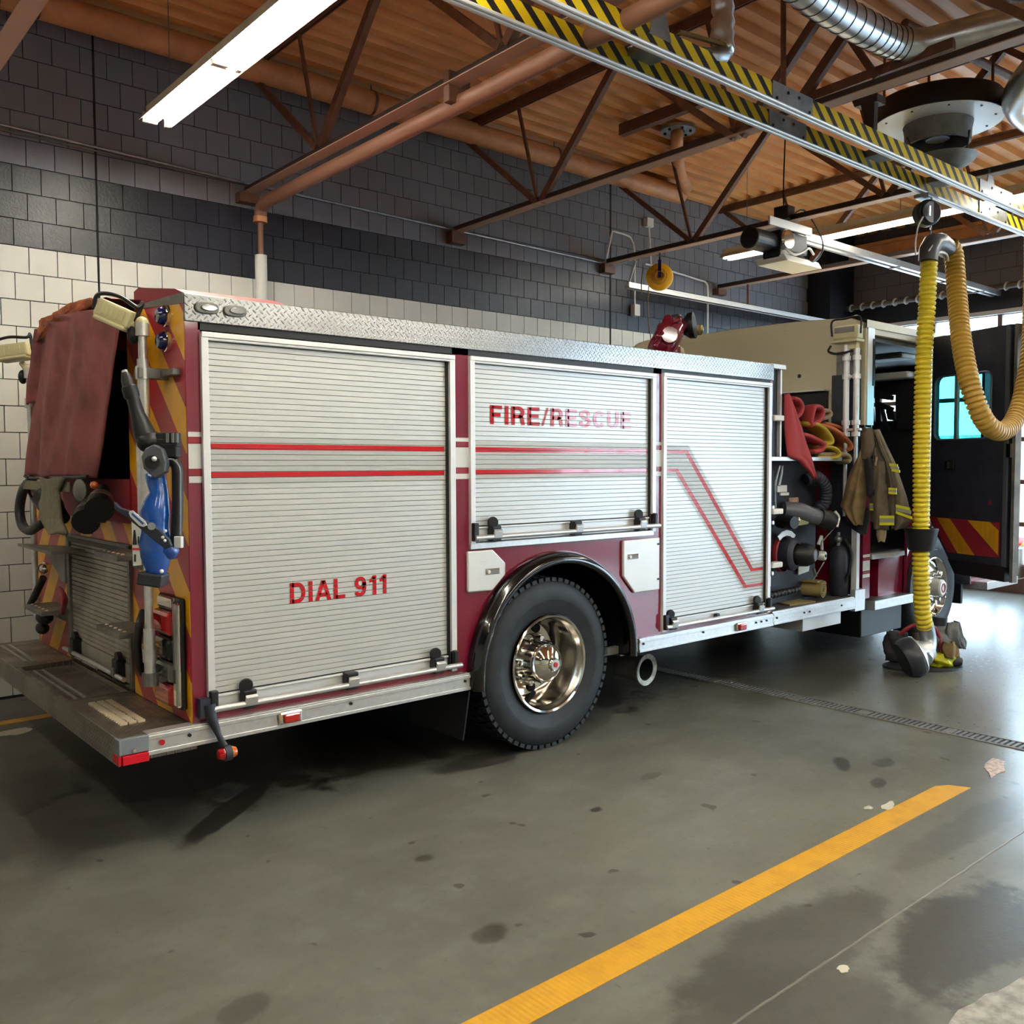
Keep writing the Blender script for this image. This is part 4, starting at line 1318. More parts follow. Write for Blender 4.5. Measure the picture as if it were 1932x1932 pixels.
def lettering(text, x0, x1, z0, z1, y, name, mat, parent, cuts):
    """heavy sans letters, one object per letter, cut along the slat joints"""
    gap = 0.13
    tot = sum(GLYPH[c][0] if c != ' ' else 0.22 for c in text) + gap * (len(text) - 1)
    sx = (x1 - x0) / tot
    sz = z1 - z0
    cur = 0.0
    for c in text:
        if c == ' ':
            cur += 0.22 + gap
            continue
        w_, strokes = GLYPH[c]
        bm = bmesh.new()
        for st_ in strokes:
            hw_ = 0.06 if c == '/' else 0.098
            L_, R_ = [], []
            for i, p in enumerate(st_):
                a = st_[max(i - 1, 0)]
                b_ = st_[min(i + 1, len(st_) - 1)]
                tx, ty = b_[0] - a[0], b_[1] - a[1]
                l_ = math.hypot(tx, ty) or 1
                nx_, ny_ = -ty / l_ * hw_, tx / l_ * hw_
                L_.append((p[0] + nx_, min(1, max(0, p[1] + ny_))))
                R_.append((p[0] - nx_, min(1, max(0, p[1] - ny_))))
            vl = [bm.verts.new((x0 + (cur + q[0]) * sx, y, z0 + q[1] * sz)) for q in L_]
            vr = [bm.verts.new((x0 + (cur + q[0]) * sx, y, z0 + q[1] * sz)) for q in R_]
            for i in range(len(st_) - 1):
                bm.faces.new((vl[i], vl[i + 1], vr[i + 1], vr[i]))
        slice_bm(bm, cuts)
        m2 = bpy.data.meshes.new(name)
        bm.to_mesh(m2)
        bm.free()
        mo(m2, name, mat, parent)
        cur += w_ + gap


def slice_bm(bm, cuts, g=0.0016):
    for zc in cuts:
        for zz in (zc - g, zc + g):
            bmesh.ops.bisect_plane(bm, geom=bm.verts[:] + bm.edges[:] + bm.faces[:], plane_co=(0, 0, zz), plane_no=(0, 0, 1), dist=1e-6)
        kill = [f for f in bm.faces if abs(f.calc_center_median().z - zc) < g * 0.98]
        bmesh.ops.delete(bm, geom=kill, context='FACES')


def band(pts, y, name, mat, parent, cuts, th=0.0009):
    bm = bmesh.new()
    vs = [bm.verts.new((p[0], y, p[1])) for p in pts]
    bm.faces.new(vs)
    slice_bm(bm, cuts)
    me = bpy.data.meshes.new(name)
    bm.to_mesh(me)
    bm.free()
    return mo(me, name, mat, parent)


def bracket(parent, X, z, y, kmat='alu'):
    br_ = T('bar_bracket', MB().box(X - 0.033, X + 0.033, y - 0.002, y + 0.05, z + 0.0, z + 0.085), 'black', bevel=0.004, parent=parent)
    return br_


def roller_door(xa, xb, zb, zt, knobs, plain_panel=0.09, bar_z=None, smat='slat', bar=True):
    """aluminium roll-up door: outer frame xa..xb, zb..zt"""
    f = MB()
    f.box(xa, xa + 0.034, TY - 0.022, TY + 0.055, zb, zt)
    f.box(xb - 0.036, xb, TY - 0.022, TY + 0.055, zb, zt)
    f.box(xa + 0.002, xb - 0.002, TY - 0.020, TY + 0.03, zt - 0.03, zt - 0.018)
    f.box(xa + 0.002, xb - 0.002, TY - 0.026, TY + 0.03, zt - 0.018, zt + 0.006)
    d = T('roller_door', f, 'alu_white', bevel=0.002)
    T('frame_seal', MB().box(xb - 0.048, xb - 0.036, TY - 0.004, TY + 0.04, zb, zt - 0.03), 'black', parent=d)
    sx0, sx1 = xa + 0.035, xb - 0.048
    n_ = int((zt - 0.03 - zb - plain_panel) / PITCHZ)
    z0 = zt - 0.032
    prof_ = [(0, -0.5), (0.006, -0.5), (0.0065, -0.40), (0.0005, -0.36), (0.0, -0.30), (0.0, 0.36), (0.0015, 0.46), (0.006, 0.5)]
    sm = MB()
    h = PITCHZ
    ys_ = [(0.010, -0.5), (0.0058, -0.475), (0.0006, -0.455), (0.0, -0.43), (0.0, 0.43), (0.0006, 0.455), (0.0058, 0.475), (0.010, 0.5)]
    hw = (sx1 - sx0) / 2
    sm.grid([[(-hw, q[0], q[1] * h) for q in ys_], [(hw, q[0], q[1] * h) for q in ys_]])
    me = sm.mesh('slat')
    for k in range(n_):
        o = mo(me, 'slat', smat, d)
        o.location = ((sx0 + sx1) / 2, TY + 0.010, z0 - (k + 0.5) * PITCHZ)
    cuts = [z0 - k * PITCHZ for k in range(n_ + 1)]
    T('door_back', MB().box(sx0, sx1, TY + 0.022, TY + 0.03, zb, zt), 'black', parent=d)
    zp = z0 - n_ * PITCHZ
    pn = MB()
    pn.box(sx0, sx1, TY + 0.004, TY + 0.02, zb + 0.012, zp - 0.016)
    pn.box(sx0, sx1, TY - 0.006, TY + 0.02, zp - 0.016, zp - 0.006)
    T('bottom_rail', pn, 'alu_white', bevel=0.002, parent=d)
    bz = bar_z if bar_z else zb + 0.035
    if bar:
        lb = T('lift_bar', MB().cyl((xa + 0.01, TY - 0.045, bz), (xb + 0.012, TY - 0.045, bz), 0.0145, n=14), 'alu', smooth=True, parent=d)
        T('bar_end', MB().box(xa + 0.002, xa + 0.040, TY - 0.046, TY, bz - 0.02, bz + 0.085), 'black', bevel=0.006, parent=d)
        T('bar_end', MB().box(xb - 0.036, xb - 0.006, TY - 0.046, TY, bz - 0.01, bz + 0.085), 'black', bevel=0.006, parent=d)
        for i, X in enumerate(knobs):
            T('bar_bracket', MB().box(X - 0.034, X + 0.034, TY - 0.048, TY + 0.004, bz - 0.026, bz + 0.062), 'black', bevel=0.006, parent=d)
            T('bracket_cap', MB().obox((X, TY - 0.058, bz + 0.018), (0.030, 0, 0), (0, 0.005, 0.006), (0, -0.004, 0.020)), 'alu', bevel=0.002, parent=d)
            if i != 1 or len(knobs) < 3:
                T('roller_knob', MB().lathe([(0.0, -0.012), (0.030, -0.012), (0.034, 0.0), (0.030, 0.012), (0.0, 0.012)], (X - 0.01, TY - 0.02, bz + 0.082), (0.2, 1, 0), 16), 'black', smooth=True, parent=d)
    return d, cuts


d1, c1 = roller_door(1.646, 3.084, 0.600, 2.360, (1.84, 2.395, 2.945), 0.085)
d2, c2 = roller_door(3.190, 4.786, 1.305, 2.366, (3.36, 4.02, 4.62), 0.085, bar_z=1.345)
d3, c3 = roller_door(4.864, 6.150, 0.600, 2.378, (4.955, 5.985), 0.085)
T('pull_tab', MB().box(5.46, 5.50, TY - 0.03, TY, 0.615, 0.665), 'black', bevel=0.006, parent=d3)
YB = TY + 0.0085
# reflective stripes
for d, cc, xa, xb in ((d1, c1, 1.69, 3.025), (d2, c2, 3.235, 4.725)):
    band([(xa, 1.672), (xb, 1.672), (xb, 1.895), (xa, 1.895)], YB, 'grey_band', 'grey_vinyl', d, cc)
    band([(xa, 1.833), (xb, 1.833), (xb, 1.861), (xa, 1.861)], YB - 0.0008, 'red_stripe', 'red_vinyl', d, cc)
    band([(xa, 1.703), (xb, 1.703), (xb, 1.731), (xa, 1.731)], YB - 0.0008, 'red_stripe', 'red_vinyl', d, cc)
# third door: stripes turn down in a diagonal
band([(4.91, 1.672), (5.03, 1.672), (5.845, 0.79), (6.09, 0.79), (6.09, 1.00), (5.97, 1.00), (5.17, 1.895), (4.91, 1.895)], YB, 'grey_band', 'grey_vinyl', d3, c3)
def dstripe(zt_, xk, xk2, zb_, w):
    band([(4.91, zt_ - w), (xk - 0.012, zt_ - w), (xk2 - 0.012, zb_ - w), (6.09, zb_ - w), (6.09, zb_), (xk2 + 0.012, zb_), (xk + 0.012, zt_), (4.91, zt_)], YB - 0.0008, 'red_stripe', 'red_vinyl', d3, c3)
dstripe(1.861, 5.145, 5.945, 0.962, 0.024)
dstripe(1.731, 5.040, 5.860, 0.840, 0.024)
# stripes on the painted pillars
for xa, xb in ((1.585, 1.646), (3.084, 3.190), (4.786, 4.864)):
    for za, zb, mt, nm in ((1.890, 1.912, 'white_vinyl', 'pale_stripe'), (1.862, 1.888, 'maroon_vinyl', 'dark_stripe'), (1.745, 1.858, 'white_vinyl', 'pale_stripe'), (1.714, 1.742, 'maroon_vinyl', 'dark_stripe'), (1.680, 1.710, 'white_vinyl', 'pale_stripe')):
        T(nm, MB().box(xa, xb, TY - 0.0015, TY + 0.001, za, zb), mt)
for za, zb, mt, nm in ((0.915, 0.985, 'white_vinyl', 'pale_stripe'), (0.885, 0.905, 'maroon_vinyl', 'dark_stripe'), (0.80, 0.88, 'white_vinyl', 'pale_stripe')):
    T(nm, MB().box(6.151, 6.186, TY - 0.0015, TY + 0.001, za, zb), mt)
lettering('DIAL 911', 2.078, 2.640, 1.077, 1.180, YB - 0.001, 'letter', 'red_vinyl', d1, c1)
lettering('FIRE/RESCUE', 3.355, 4.565, 1.995, 2.104, YB - 0.001, 'letter', 'red_vinyl', d2, c2)

# ---- sill under the middle door
T('door_sill', MB().box(3.188, 4.768, TY - 0.02, TY + 0.03, 1.278, 1.313), 'alu', bevel=0.003)

# ---- fuel and bottle hatches beside the wheel arch
def hatch(pts, label, lat):
    h_ = T('hatch', MB().prism([(p[0], TY, p[1]) for p in pts], (0, -0.022, 0)), 'hatch', bevel=0.008, label=label)
    x0, x1, z0, z1 = lat
    l_ = T('latch_plate', MB().box(x0, x1, TY - 0.026, TY - 0.020, z0, z1), 'chrome', bevel=0.002, parent=h_)
    T('latch_button', MB().cyl((x0 + 0.022, TY - 0.034, (z0 + z1) / 2), (x0 + 0.022, TY - 0.024, (z0 + z1) / 2), 0.011, n=12), 'white', parent=h_)
    T('latch_slot', MB().box(x0 + 0.04, x1 - 0.008, TY - 0.028, TY - 0.024, z0 + 0.010, z1 - 0.010), 'steel_dull', parent=h_)
    return h_
hatch([(3.165, 1.035), (3.345, 1.030), (3.445, 1.115), (3.445, 1.185), (3.350, 1.268), (3.165, 1.268)], 'clipped corner hatch left of the wheel', (3.29, 3.395, 1.125, 1.16))
h2 = hatch([(4.575, 0.900), (4.828, 0.900), (4.828, 1.262), (4.462, 1.258), (4.462, 1.02)], 'tall clipped corner hatch right of the wheel', (4.50, 4.605, 1.13, 1.165))
for z in (0.97, 1.21):
    T('hinge', MB().box(4.80, 4.835, TY - 0.026, TY - 0.018, z, z + 0.012), 'black', parent=h2)
T('sticker', MB().box(3.255, 3.30, TY - 0.0225, TY - 0.0215, 1.20, 1.205), 'alu')

# ---- skirt rails
def skirt(xa, xb, z0, z1, nm='skirt_rail'):
    s = MB()
    s.box(xa, xb, TY - 0.03, TY + 0.04, z0, z1)
    s.box(xa, xb, TY - 0.036, TY - 0.03, z0, z0 + 0.018)
    s.box(xa, xb, TY - 0.036, TY - 0.03, z1 - 0.028, z1 - 0.010)
    return T(nm, s, 'alu', bevel=0.002)
s1 = skirt(1.366, 3.196, 0.480, 0.576)
s2 = skirt(4.612, 6.180, 0.494, 0.588)
s3 = skirt(6.184, 7.43, 0.498, 0.592)
for X, z, s in ((1.55, 0.535, s1), (2.39, 0.535, s1), (3.13, 0.535, s1), (4.65, 0.55, s2), (5.3, 0.55, s2), (5.95, 0.545, s2), (6.02, 0.545, s2), (6.09, 0.545, s2), (6.23, 0.55, s3), (6.62, 0.55, s3), (6.70, 0.55, s3), (7.2, 0.55, s3)):
    T('bolt', MB().cyl((X, TY - 0.038, z), (X, TY - 0.028, z), 0.008, n=8), 'screw', parent=s)
for X, z, s in ((2.045, 0.530, s1), (5.745, 0.540, s2)):
    o = T('side_marker', MB().box(X - 0.062, X + 0.062, TY - 0.05, TY - 0.03, z - 0.032, z + 0.032), 'chrome', bevel=0.012, parent=s)
    T('marker_lens', MB().box(X - 0.04, X + 0.045, TY - 0.064, TY - 0.045, z - 0.024, z + 0.022), 'red_lens', bevel=0.008, parent=s)
T('amber_reflector', MB().box(6.155, 6.180, TY - 0.012, TY, 0.60, 0.70), 'amber', bevel=0.002)

# mud flap in front of the rear wheel and frame underneath
mf = MB()
rows_ = []
for i in range(9):
    z = 0.48 - 0.036 * i
    x = 3.17 - 0.012 * math.sin(i / 8 * PI) - 0.05 * (i / 8) ** 2
    rows_.append([(x, 4.08, z), (x, 4.62, z), (x + 0.008, 4.62, z), (x + 0.008, 4.08, z)])
mf.grid(rows_, closed=True)
T('mud_flap', mf, 'black')
u_ = MB()
u_.box(1.7, 10.6, 4.95, 5.05, 0.40, 0.62).box(1.7, 10.6, 5.85, 5.95, 0.40, 0.62)
u_.box(4.7, 7.2, 4.5, 6.4, 0.42, 0.56)
u_.box(2.0, 3.1, 4.3, 6.5, 0.42, 0.56)
T('chassis_frame', u_, 'black')
T('axle', MB().cyl((3.81, 4.5, 0.53), (3.81, 6.4, 0.53), 0.11, n=16).ball((3.81, 5.45, 0.53), 0.24), 'black', smooth=True)


# ---- wheels
def tyre_prof(R, w, rim):
    return [(rim, 0.012), (rim + 0.03, 0.0), (rim + 0.09, -0.012), (R - 0.12, -0.016), (R - 0.06, -0.008), (R - 0.025, 0.004), (R - 0.008, 0.022), (R, 0.045), (R, w - 0.045), (R - 0.02, w - 0.01), (R - 0.12, w), (rim, w)]


def tread_blocks(c, R, w, n, parent, y0):
    mb = MB()
    for k in range(n):
        a = 2 * PI * k / n
        ca, sa = math.cos(a), math.sin(a)
        for (q0, q1, off) in ((0.010, 0.075, 0.0), (0.09, 0.15, 0.5), (0.165, 0.235, 0.0)):
            aa = a + off * 2 * PI / n
            ca, sa = math.cos(aa), math.sin(aa)
            rad = Vector((ca, 0, sa))
            tan = Vector((-sa, 0, ca))
            cc = Vector((c[0], y0 + (q0 + q1) / 2, c[2])) + rad * (R - 0.002)
            mb.obox(cc, tan * (PI * R / n * 0.66), Vector((0, (q1 - q0) / 2, 0)), rad * 0.012)
    return stuff(T('tread_blocks', mb, 'rubber', parent=parent))


RW = Vector((3.81, 0, 0.533))
ty_y = 4.10
# outer rear wheel: deep dished polished rim
rim = MB()
rim.lathe([(0.300, -0.004), (0.306, -0.012), (0.300, -0.018), (0.288, -0.012), (0.283, 0.01), (0.275, 0.02), (0.268, 0.05), (0.262, 0.10), (0.250, 0.13), (0.244, 0.20), (0.236, 0.225), (0.20, 0.235), (0.165, 0.22), (0.15, 0.205), (0.0, 0.205)], (RW.x, ty_y, RW.z), (0, 1, 0), 72)
wh = T('wheel', rim, 'chrome_warm', smooth=35, label='deep dished polished rear wheel')
T('tyre', MB().lathe(tyre_prof(0.522, 0.25, 0.302), (RW.x, ty_y, RW.z), (0, 1, 0), 96), 'rubber', smooth=30, parent=wh)
tread_blocks((RW.x, 0, RW.z), 0.522, 0.25, 60, wh, ty_y)
for k in range(8):
    a = 2 * PI * (k + 0.35) / 8
    cc = Vector((RW.x + 0.205 * math.cos(a), ty_y + 0.226, RW.z + 0.205 * math.sin(a)))
    T('hand_hole', MB().cyl(cc - Vector((0, 0.004, 0)), cc + Vector((0, 0.01, 0)), 0.030, n=20), 'dark', parent=wh)
T('hub', MB().lathe([(0.155, 0.21), (0.152, 0.17), (0.135, 0.13), (0.122, 0.085), (0.118, 0.03), (0.110, 0.02)], (RW.x, ty_y, RW.z), (0, 1, 0), 48), 'chrome_warm', smooth=35, parent=wh)
for k in range(10):
    a = 2 * PI * k / 10
    rad = Vector((math.cos(a), 0, math.sin(a)))
    c_ = Vector((RW.x, ty_y, RW.z)) + rad * 0.143
    T('lug_nut', MB().cyl(c_ + Vector((0, 0.11, 0)), c_ + Vector((0, 0.21, 0)), 0.018, 0.020, n=6), 'chrome_warm', parent=wh, bevel=0.003)
for k in range(20):
    a = 2 * PI * (k + 0.5) / 20
    rad = Vector((math.cos(a), 0, math.sin(a)))
    c_ = Vector((RW.x, ty_y, RW.z)) + rad * 0.121
    T('hub_groove', MB().obox(c_ + Vector((0, 0.07, 0)), Vector((0, 0.028, 0)), rad * 0.005, rad.cross(Vector((0, 1, 0))) * 0.006), 'dark', parent=wh)
T('hub_cap', MB().lathe([(0.122, 0.03), (0.119, 0.012), (0.105, -0.008), (0.075, -0.028), (0.045, -0.040), (0.04, -0.052), (0.034, -0.060), (0.0, -0.060)], (RW.x, ty_y, RW.z), (0, 1, 0), 48), 'chrome', smooth=35, parent=wh)
o = T('hub_badge', MB().cyl((RW.x, ty_y - 0.064, RW.z), (RW.x, ty_y - 0.058, RW.z), 0.016, n=16), 'red_vinyl', parent=wh)
T('tyre', MB().lathe(tyre_prof(0.52, 0.25, 0.30), (RW.x, ty_y + 0.31, RW.z), (0, 1, 0), 64), 'rubber', smooth=30, parent=wh)
# far side rear wheel
w2 = T('wheel', MB().lathe([(0.30, 0), (0.2, -0.1), (0.0, -0.1)], (RW.x, 6.74, RW.z), (0, 1, 0), 40), 'chrome_warm', smooth=35, label='far side rear wheel')
T('tyre', MB().lathe(tyre_prof(0.52, 0.54, 0.30), (RW.x, 6.20, RW.z), (0, 1, 0), 48), 'rubber', smooth=30, parent=w2)

# front wheel: convex steel disc with big nuts
FW = Vector((9.10, 4.16, 0.53))
rim = MB()
rim.lathe([(0.302, 0.0), (0.300, -0.012), (0.290, -0.014), (0.280, 0.0), (0.272, 0.035), (0.262, 0.05), (0.245, 0.055), (0.225, 0.04), (0.19, 0.015), (0.165, 0.008), (0.0, 0.008)], FW, (0, 1, 0), 56)
w3 = T('wheel', rim, 'chrome', smooth=35, label='front wheel with large lug nuts behind the hose')
T('tyre', MB().lathe(tyre_prof(0.52, 0.30, 0.300), FW, (0, 1, 0), 72), 'rubber', smooth=30, parent=w3)
for k in range(10):
    a = 2 * PI * k / 10 + 0.2
    c_ = FW + Vector((0.145 * math.cos(a), 0, 0.145 * math.sin(a)))
    T('lug_nut', MB().cyl(c_ + Vector((0, -0.045, 0)), c_ + Vector((0, 0.01, 0)), 0.020, 0.022, n=6), 'chrome_warm', parent=w3, bevel=0.003)
for k in range(8):
    a = 2 * PI * k / 8
    c_ = FW + Vector((0.232 * math.cos(a), 0, 0.232 * math.sin(a)))
    T('hand_hole', MB().cyl(c_ + Vector((0, 0.036, 0)), c_ + Vector((0, 0.05, 0)), 0.020, n=14), 'dark', parent=w3)
T('hub_cap', MB().lathe([(0.085, 0.01), (0.082, -0.09), (0.07, -0.105), (0.04, -0.108), (0.036, -0.102), (0.0, -0.102)], FW, (0, 1, 0), 32), 'white', smooth=35, parent=w3)
T('hub_ring', MB().lathe([(0.03, -0.108), (0.048, -0.11), (0.048, -0.104), (0.03, -0.10)], FW, (0, 1, 0), 24, True), 'red_dull', parent=w3)
w4 = T('wheel', MB().lathe([(0.30, 0), (0.2, -0.05), (0.0, -0.05)], (9.1, 6.72, 0.53), (0, 1, 0), 32), 'chrome_warm', smooth=35, label='far side front wheel')
T('tyre', MB().lathe(tyre_prof(0.52, 0.30, 0.30), (9.1, 6.42, 0.53), (0, 1, 0), 40), 'rubber', smooth=30, parent=w4)

# ---- exhaust pipe with flared tip
ex = MB()
p0, p1 = Vector((4.80, 4.75, 0.345)), Vector((4.83, 4.20, 0.325))
dx_ = (p1 - p0).normalized()
ex.rings([(p0 - dx_ * 0.3, 0.075), (p0, 0.08), (p1 - dx_ * 0.10, 0.092), (p1, 0.098)], 28, cap=False)
e_ = T('exhaust_pipe', ex, 'steel_dull', smooth=True)
M['rusty'] = simple('scorched_steel', '#8b857a', 0.4, 0.8, nscale=14, nvar=0.2)
T('exhaust_tip', MB().lathe([(0.070, -0.03), (0.078, 0.0), (0.112, 0.006), (0.114, -0.004), (0.10, -0.02)], p1 + dx_ * 0.002, dx_, 32), 'rusty', smooth=True, parent=e_)
T('exhaust_bore', MB().rings([(p1 - dx_ * 0.35, 0.06), (p1 - dx_ * 0.02, 0.070), (p1 + dx_ * 0.001, 0.072)], 28, cap=False).cyl(p1 - dx_ * 0.30, p1 - dx_ * 0.29, 0.066), 'dark', parent=e_)
T('exhaust_bracket', MB().box(4.62, 4.90, 4.25, 4.50, 0.44, 0.465).box(4.36, 4.60, 4.16, 4.19, 0.49, 0.54), 'steel_dull')

# ---- pump module
pm_ = MB()
pm_.box(6.19, 7.16, 4.30, 4.33, 0.60, 1.80)
T('pump_panel', pm_, 'dark_panel')
T('pump_floor', MB().box(6.19, 7.50, TY, 4.78, 0.575, 0.597), 'tread_floor')
T('pump_floor_lip', MB().box(6.185, 7.43, TY - 0.02, TY + 0.01, 0.590, 0.602), 'alu')
T('hose_shelf', MB().box(6.19, 7.25, TY + 0.01, 4.80, 1.785, 1.818), 'alu', bevel=0.003)
T('upright_panel', MB().box(6.19, 6.33, TY + 0.05, TY + 0.07, 1.82, 2.50), 'dark_panel')
T('upright_trim', MB().box(6.325, 6.345, TY + 0.02, TY + 0.06, 1.82, 2.50), 'alu_white')
T('crosslay_rail', MB().box(6.17, 6.37, TY + 0.0, TY + 0.08, 2.505, 2.525).box(6.17, 6.38, TY + 0.01, 6.7, 2.525, 2.54), 'alu_white')
T('inner_divider', MB().box(6.19, 6.22, 4.2, 6.7, 1.8, 2.5), 'dark_panel')
for z in (2.120, 1.388, 0.965):
    T('pull_handle', MB().box(6.19, 6.325, TY - 0.02, TY + 0.05, z - 0.022, z + 0.022), 'white', bevel=0.008)
for z in (1.30, 1.42, 0.90):
    T('small_knob', MB().cyl((6.215, TY + 0.0, z), (6.215, TY + 0.04, z), 0.016, n=10), 'alu_white')
# valves, caps and gauges; positions follow the pump panel plane
def disc(u, v, r, mat, name, depth=0.02, Yp=4.30, par=None, off=0.0):
    p = at(u, v, Y=Yp)
    return T(name, MB().lathe([(0, 0), (r * 0.96, 0), (r, depth * 0.3), (r, depth), (0, depth)], (p.x, Yp - off, p.z), (0, 1, 0), 28), mat, smooth=35, parent=par)
ic = at(1492, 1045, Y=4.2)
iv = T('intake_valve', MB().lathe([(0.13, 0.12), (0.135, 0.0), (0.12, -0.02), (0.09, -0.03)], (ic.x, 4.17, ic.z), (-0.15, 1, 0), 36), 'dark_panel', smooth=35)
T('intake_ring', MB().lathe([(0.14, 0.0), (0.148, 0.01), (0.148, 0.04), (0.14, 0.05)], (ic.x - 0.06, 4.22, ic.z), (-0.15, 1, 0), 36), 'red_dull', smooth=35, parent=iv)
T('intake_cap', MB().lathe([(0.0, -0.10), (0.055, -0.10), (0.075, -0.085), (0.095, -0.04), (0.10, 0.05)], (ic.x + 0.10, 4.15, ic.z - 0.01), (-0.3, 1, 0), 30), 'black', smooth=35, parent=iv)
T('intake_face', MB().lathe([(0.0, 0), (0.048, 0), (0.05, 0.01), (0.0, 0.01)], (ic.x + 0.13, 4.05, ic.z - 0.01), (-0.3, 1, 0), 26), 'steel', smooth=35, parent=iv)
T('handle_arc', MB().prism([tuple(Vector((ic.x - 0.06, 4.21, ic.z)) + Vector((r * math.cos(a), 0, r * math.sin(a)))) for r, aa in ((0.20, (50, 70, 90, 110, 130)), (0.155, (130, 110, 90, 70, 50))) for a in [math.radians(q) for q in aa]], (0, -0.01, 0)), 'alu_white', parent=iv)
dc = at(1518, 972, Y=4.2)
dv = T('discharge_elbow', MB().rings([(Vector((dc.x - 0.20, 4.28, dc.z + 0.05)), 0.07), (Vector((dc.x - 0.08, 4.20, dc.z + 0.03)), 0.08), (Vector((dc.x, 4.15, dc.z)), 0.075), (Vector((dc.x + 0.10, 4.10, dc.z - 0.03)), 0.06)], 24), 'grey_plate', smooth=40)
T('discharge_cap', MB().rings([(Vector((dc.x + 0.08, 4.11, dc.z - 0.02)), 0.075), (Vector((dc.x + 0.15, 4.07, dc.z - 0.045)), 0.085), (Vector((dc.x + 0.19, 4.05, dc.z - 0.06)), 0.07)], 24), 'black', smooth=40, parent=dv)
T('cap_ring', MB().tube(smoothpath([(dc.x + 0.20, 4.04, dc.z + 0.03), (dc.x + 0.23, 4.02, dc.z - 0.02), (dc.x + 0.20, 4.02, dc.z - 0.10)], 5), 0.012, 8), 'alu_white', smooth=True, parent=dv)
T('cap_chain', MB().cyl((dc.x + 0.19, 4.03, dc.z - 0.10), (dc.x + 0.10, 4.12, dc.z - 0.25), 0.005, n=6), 'steel_dull', parent=dv)
lc = at(1478, 985, Y=4.2)
lv = T('drain_valve', MB().lathe([(0.0, -0.05), (0.05, -0.05), (0.06, 0.0), (0.05, 0.12)], (lc.x, 4.14, lc.z), (0.2, 1, 0), 20), 'black', smooth=35)
T('valve_lever', MB().prism([(lc.x + 0.02, 4.10, lc.z - 0.03), (lc.x + 0.20, 4.10, lc.z - 0.02), (lc.x + 0.22, 4.10, lc.z - 0.005), (lc.x + 0.06, 4.10, lc.z + 0.03)], (0, 0.015, 0)), 'brass_dull', parent=lv)
T('valve_stem', MB().ball((lc.x + 0.05, 4.10, lc.z + 0.02), 0.025), 'chrome', smooth='all', parent=lv)
gc2 = at(1547, 1048, Y=4.15)
gv = T('small_cap', MB().lathe([(0.0, -0.02), (0.036, -0.02), (0.042, 0.0), (0.035, 0.08)], (gc2.x, 4.12, gc2.z), (-0.2, 1, 0), 24), 'alu_white', smooth=35)
T('cap_nut', MB().cyl((gc2.x, 4.09, gc2.z), (gc2.x, 4.10, gc2.z), 0.014, n=6), 'black', parent=gv)
T('valve_body', MB().rings([(Vector((gc2.x - 0.14, 4.2, gc2.z + 0.03)), 0.06), (Vector((gc2.x - 0.02, 4.18, gc2.z + 0.01)), 0.045)], 18), 'black', smooth=True, parent=gv)
T('link_rod', MB().bar((gc2.x - 0.08, 4.12, gc2.z + 0.10), (gc2.x - 0.03, 4.12, gc2.z + 0.17), 0.02, 0.012).bar((gc2.x - 0.03, 4.12, gc2.z + 0.17), (gc2.x - 0.02, 4.12, gc2.z + 0.05), 0.02, 0.012), 'alu_white', parent=gv)
T('chain', MB().cyl((gc2.x + 0.0, 4.11, gc2.z - 0.05), (gc2.x - 0.10, 4.15, gc2.z - 0.20), 0.005, n=6).cyl((gc2.x - 0.10, 4.15, gc2.z - 0.10), (gc2.x - 0.06, 4.15, gc2.z - 0.17), 0.012, n=8), 'steel_dull', parent=gv)
pw = at(1516, 1070, Y=4.28)
T('drip_plate', MB().prism([(pw.x - 0.09, 4.28, pw.z - 0.06), (pw.x + 0.07, 4.28, pw.z - 0.04), (pw.x + 0.09, 4.28, pw.z + 0.04), (pw.x - 0.09, 4.28, pw.z + 0.04)], (0, -0.01, 0)), 'label_white', bevel=0.002)
for (u, v, w_, h_, mt) in ((1475, 922, 0.07, 0.028, 'white'), (1497, 945, 0.07, 0.028, 'flake_p'), (1480, 932, 0.06, 0.012, 'white')):
    p = at(u, v, Y=4.29)
    T('name_plate', MB().box(p.x - w_, p.x + w_, 4.285, 4.299, p.z - h_, p.z + h_), mt)
p = at(1462, 900, Y=4.2)
T('hose_line', MB().tube(smoothpath([(p.x + 0.06, 4.2, p.z + 0.09), (p.x + 0.03, 4.2, p.z + 0.02), (p.x, 4.2, p.z - 0.08), (p.x + 0.01, 4.2, p.z - 0.30)], 5), 0.012, 8), 'steel', smooth=True)
T('hose_line', MB().tube(smoothpath([(p.x + 0.10, 4.2, p.z + 0.09), (p.x + 0.09, 4.2, p.z + 0.02), (p.x + 0.06, 4.2, p.z - 0.07)], 5), 0.012, 8), 'steel', smooth=True)
# big black suction hose curl
q1 = smoothpath([at(1520, 905, Y=4.24), at(1540, 900, Y=4.20), at(1556, 918, Y=4.18), at(1556, 945, Y=4.20), at(1545, 962, Y=4.24), at(1544, 985, Y=4.26)], 8)
T('suction_hose', MB().rings(corrugated([Vector(q) for q in q1], 0.055, 0.03, 0.006), 14), 'pants_grey' if False else 'dark_panel', smooth=40)
T('drain_pipe_row', MB().rings(corrugated([Vector((6.25, 4.2, 0.70)), Vector((6.75, 4.2, 0.72))], 0.03, 0.05, 0.012), 12), 'black', smooth=40)
T('toolbox', MB().box(6.70, 7.30, TY + 0.03, 4.6, 0.375, 0.50), 'alu_white', bevel=0.004)

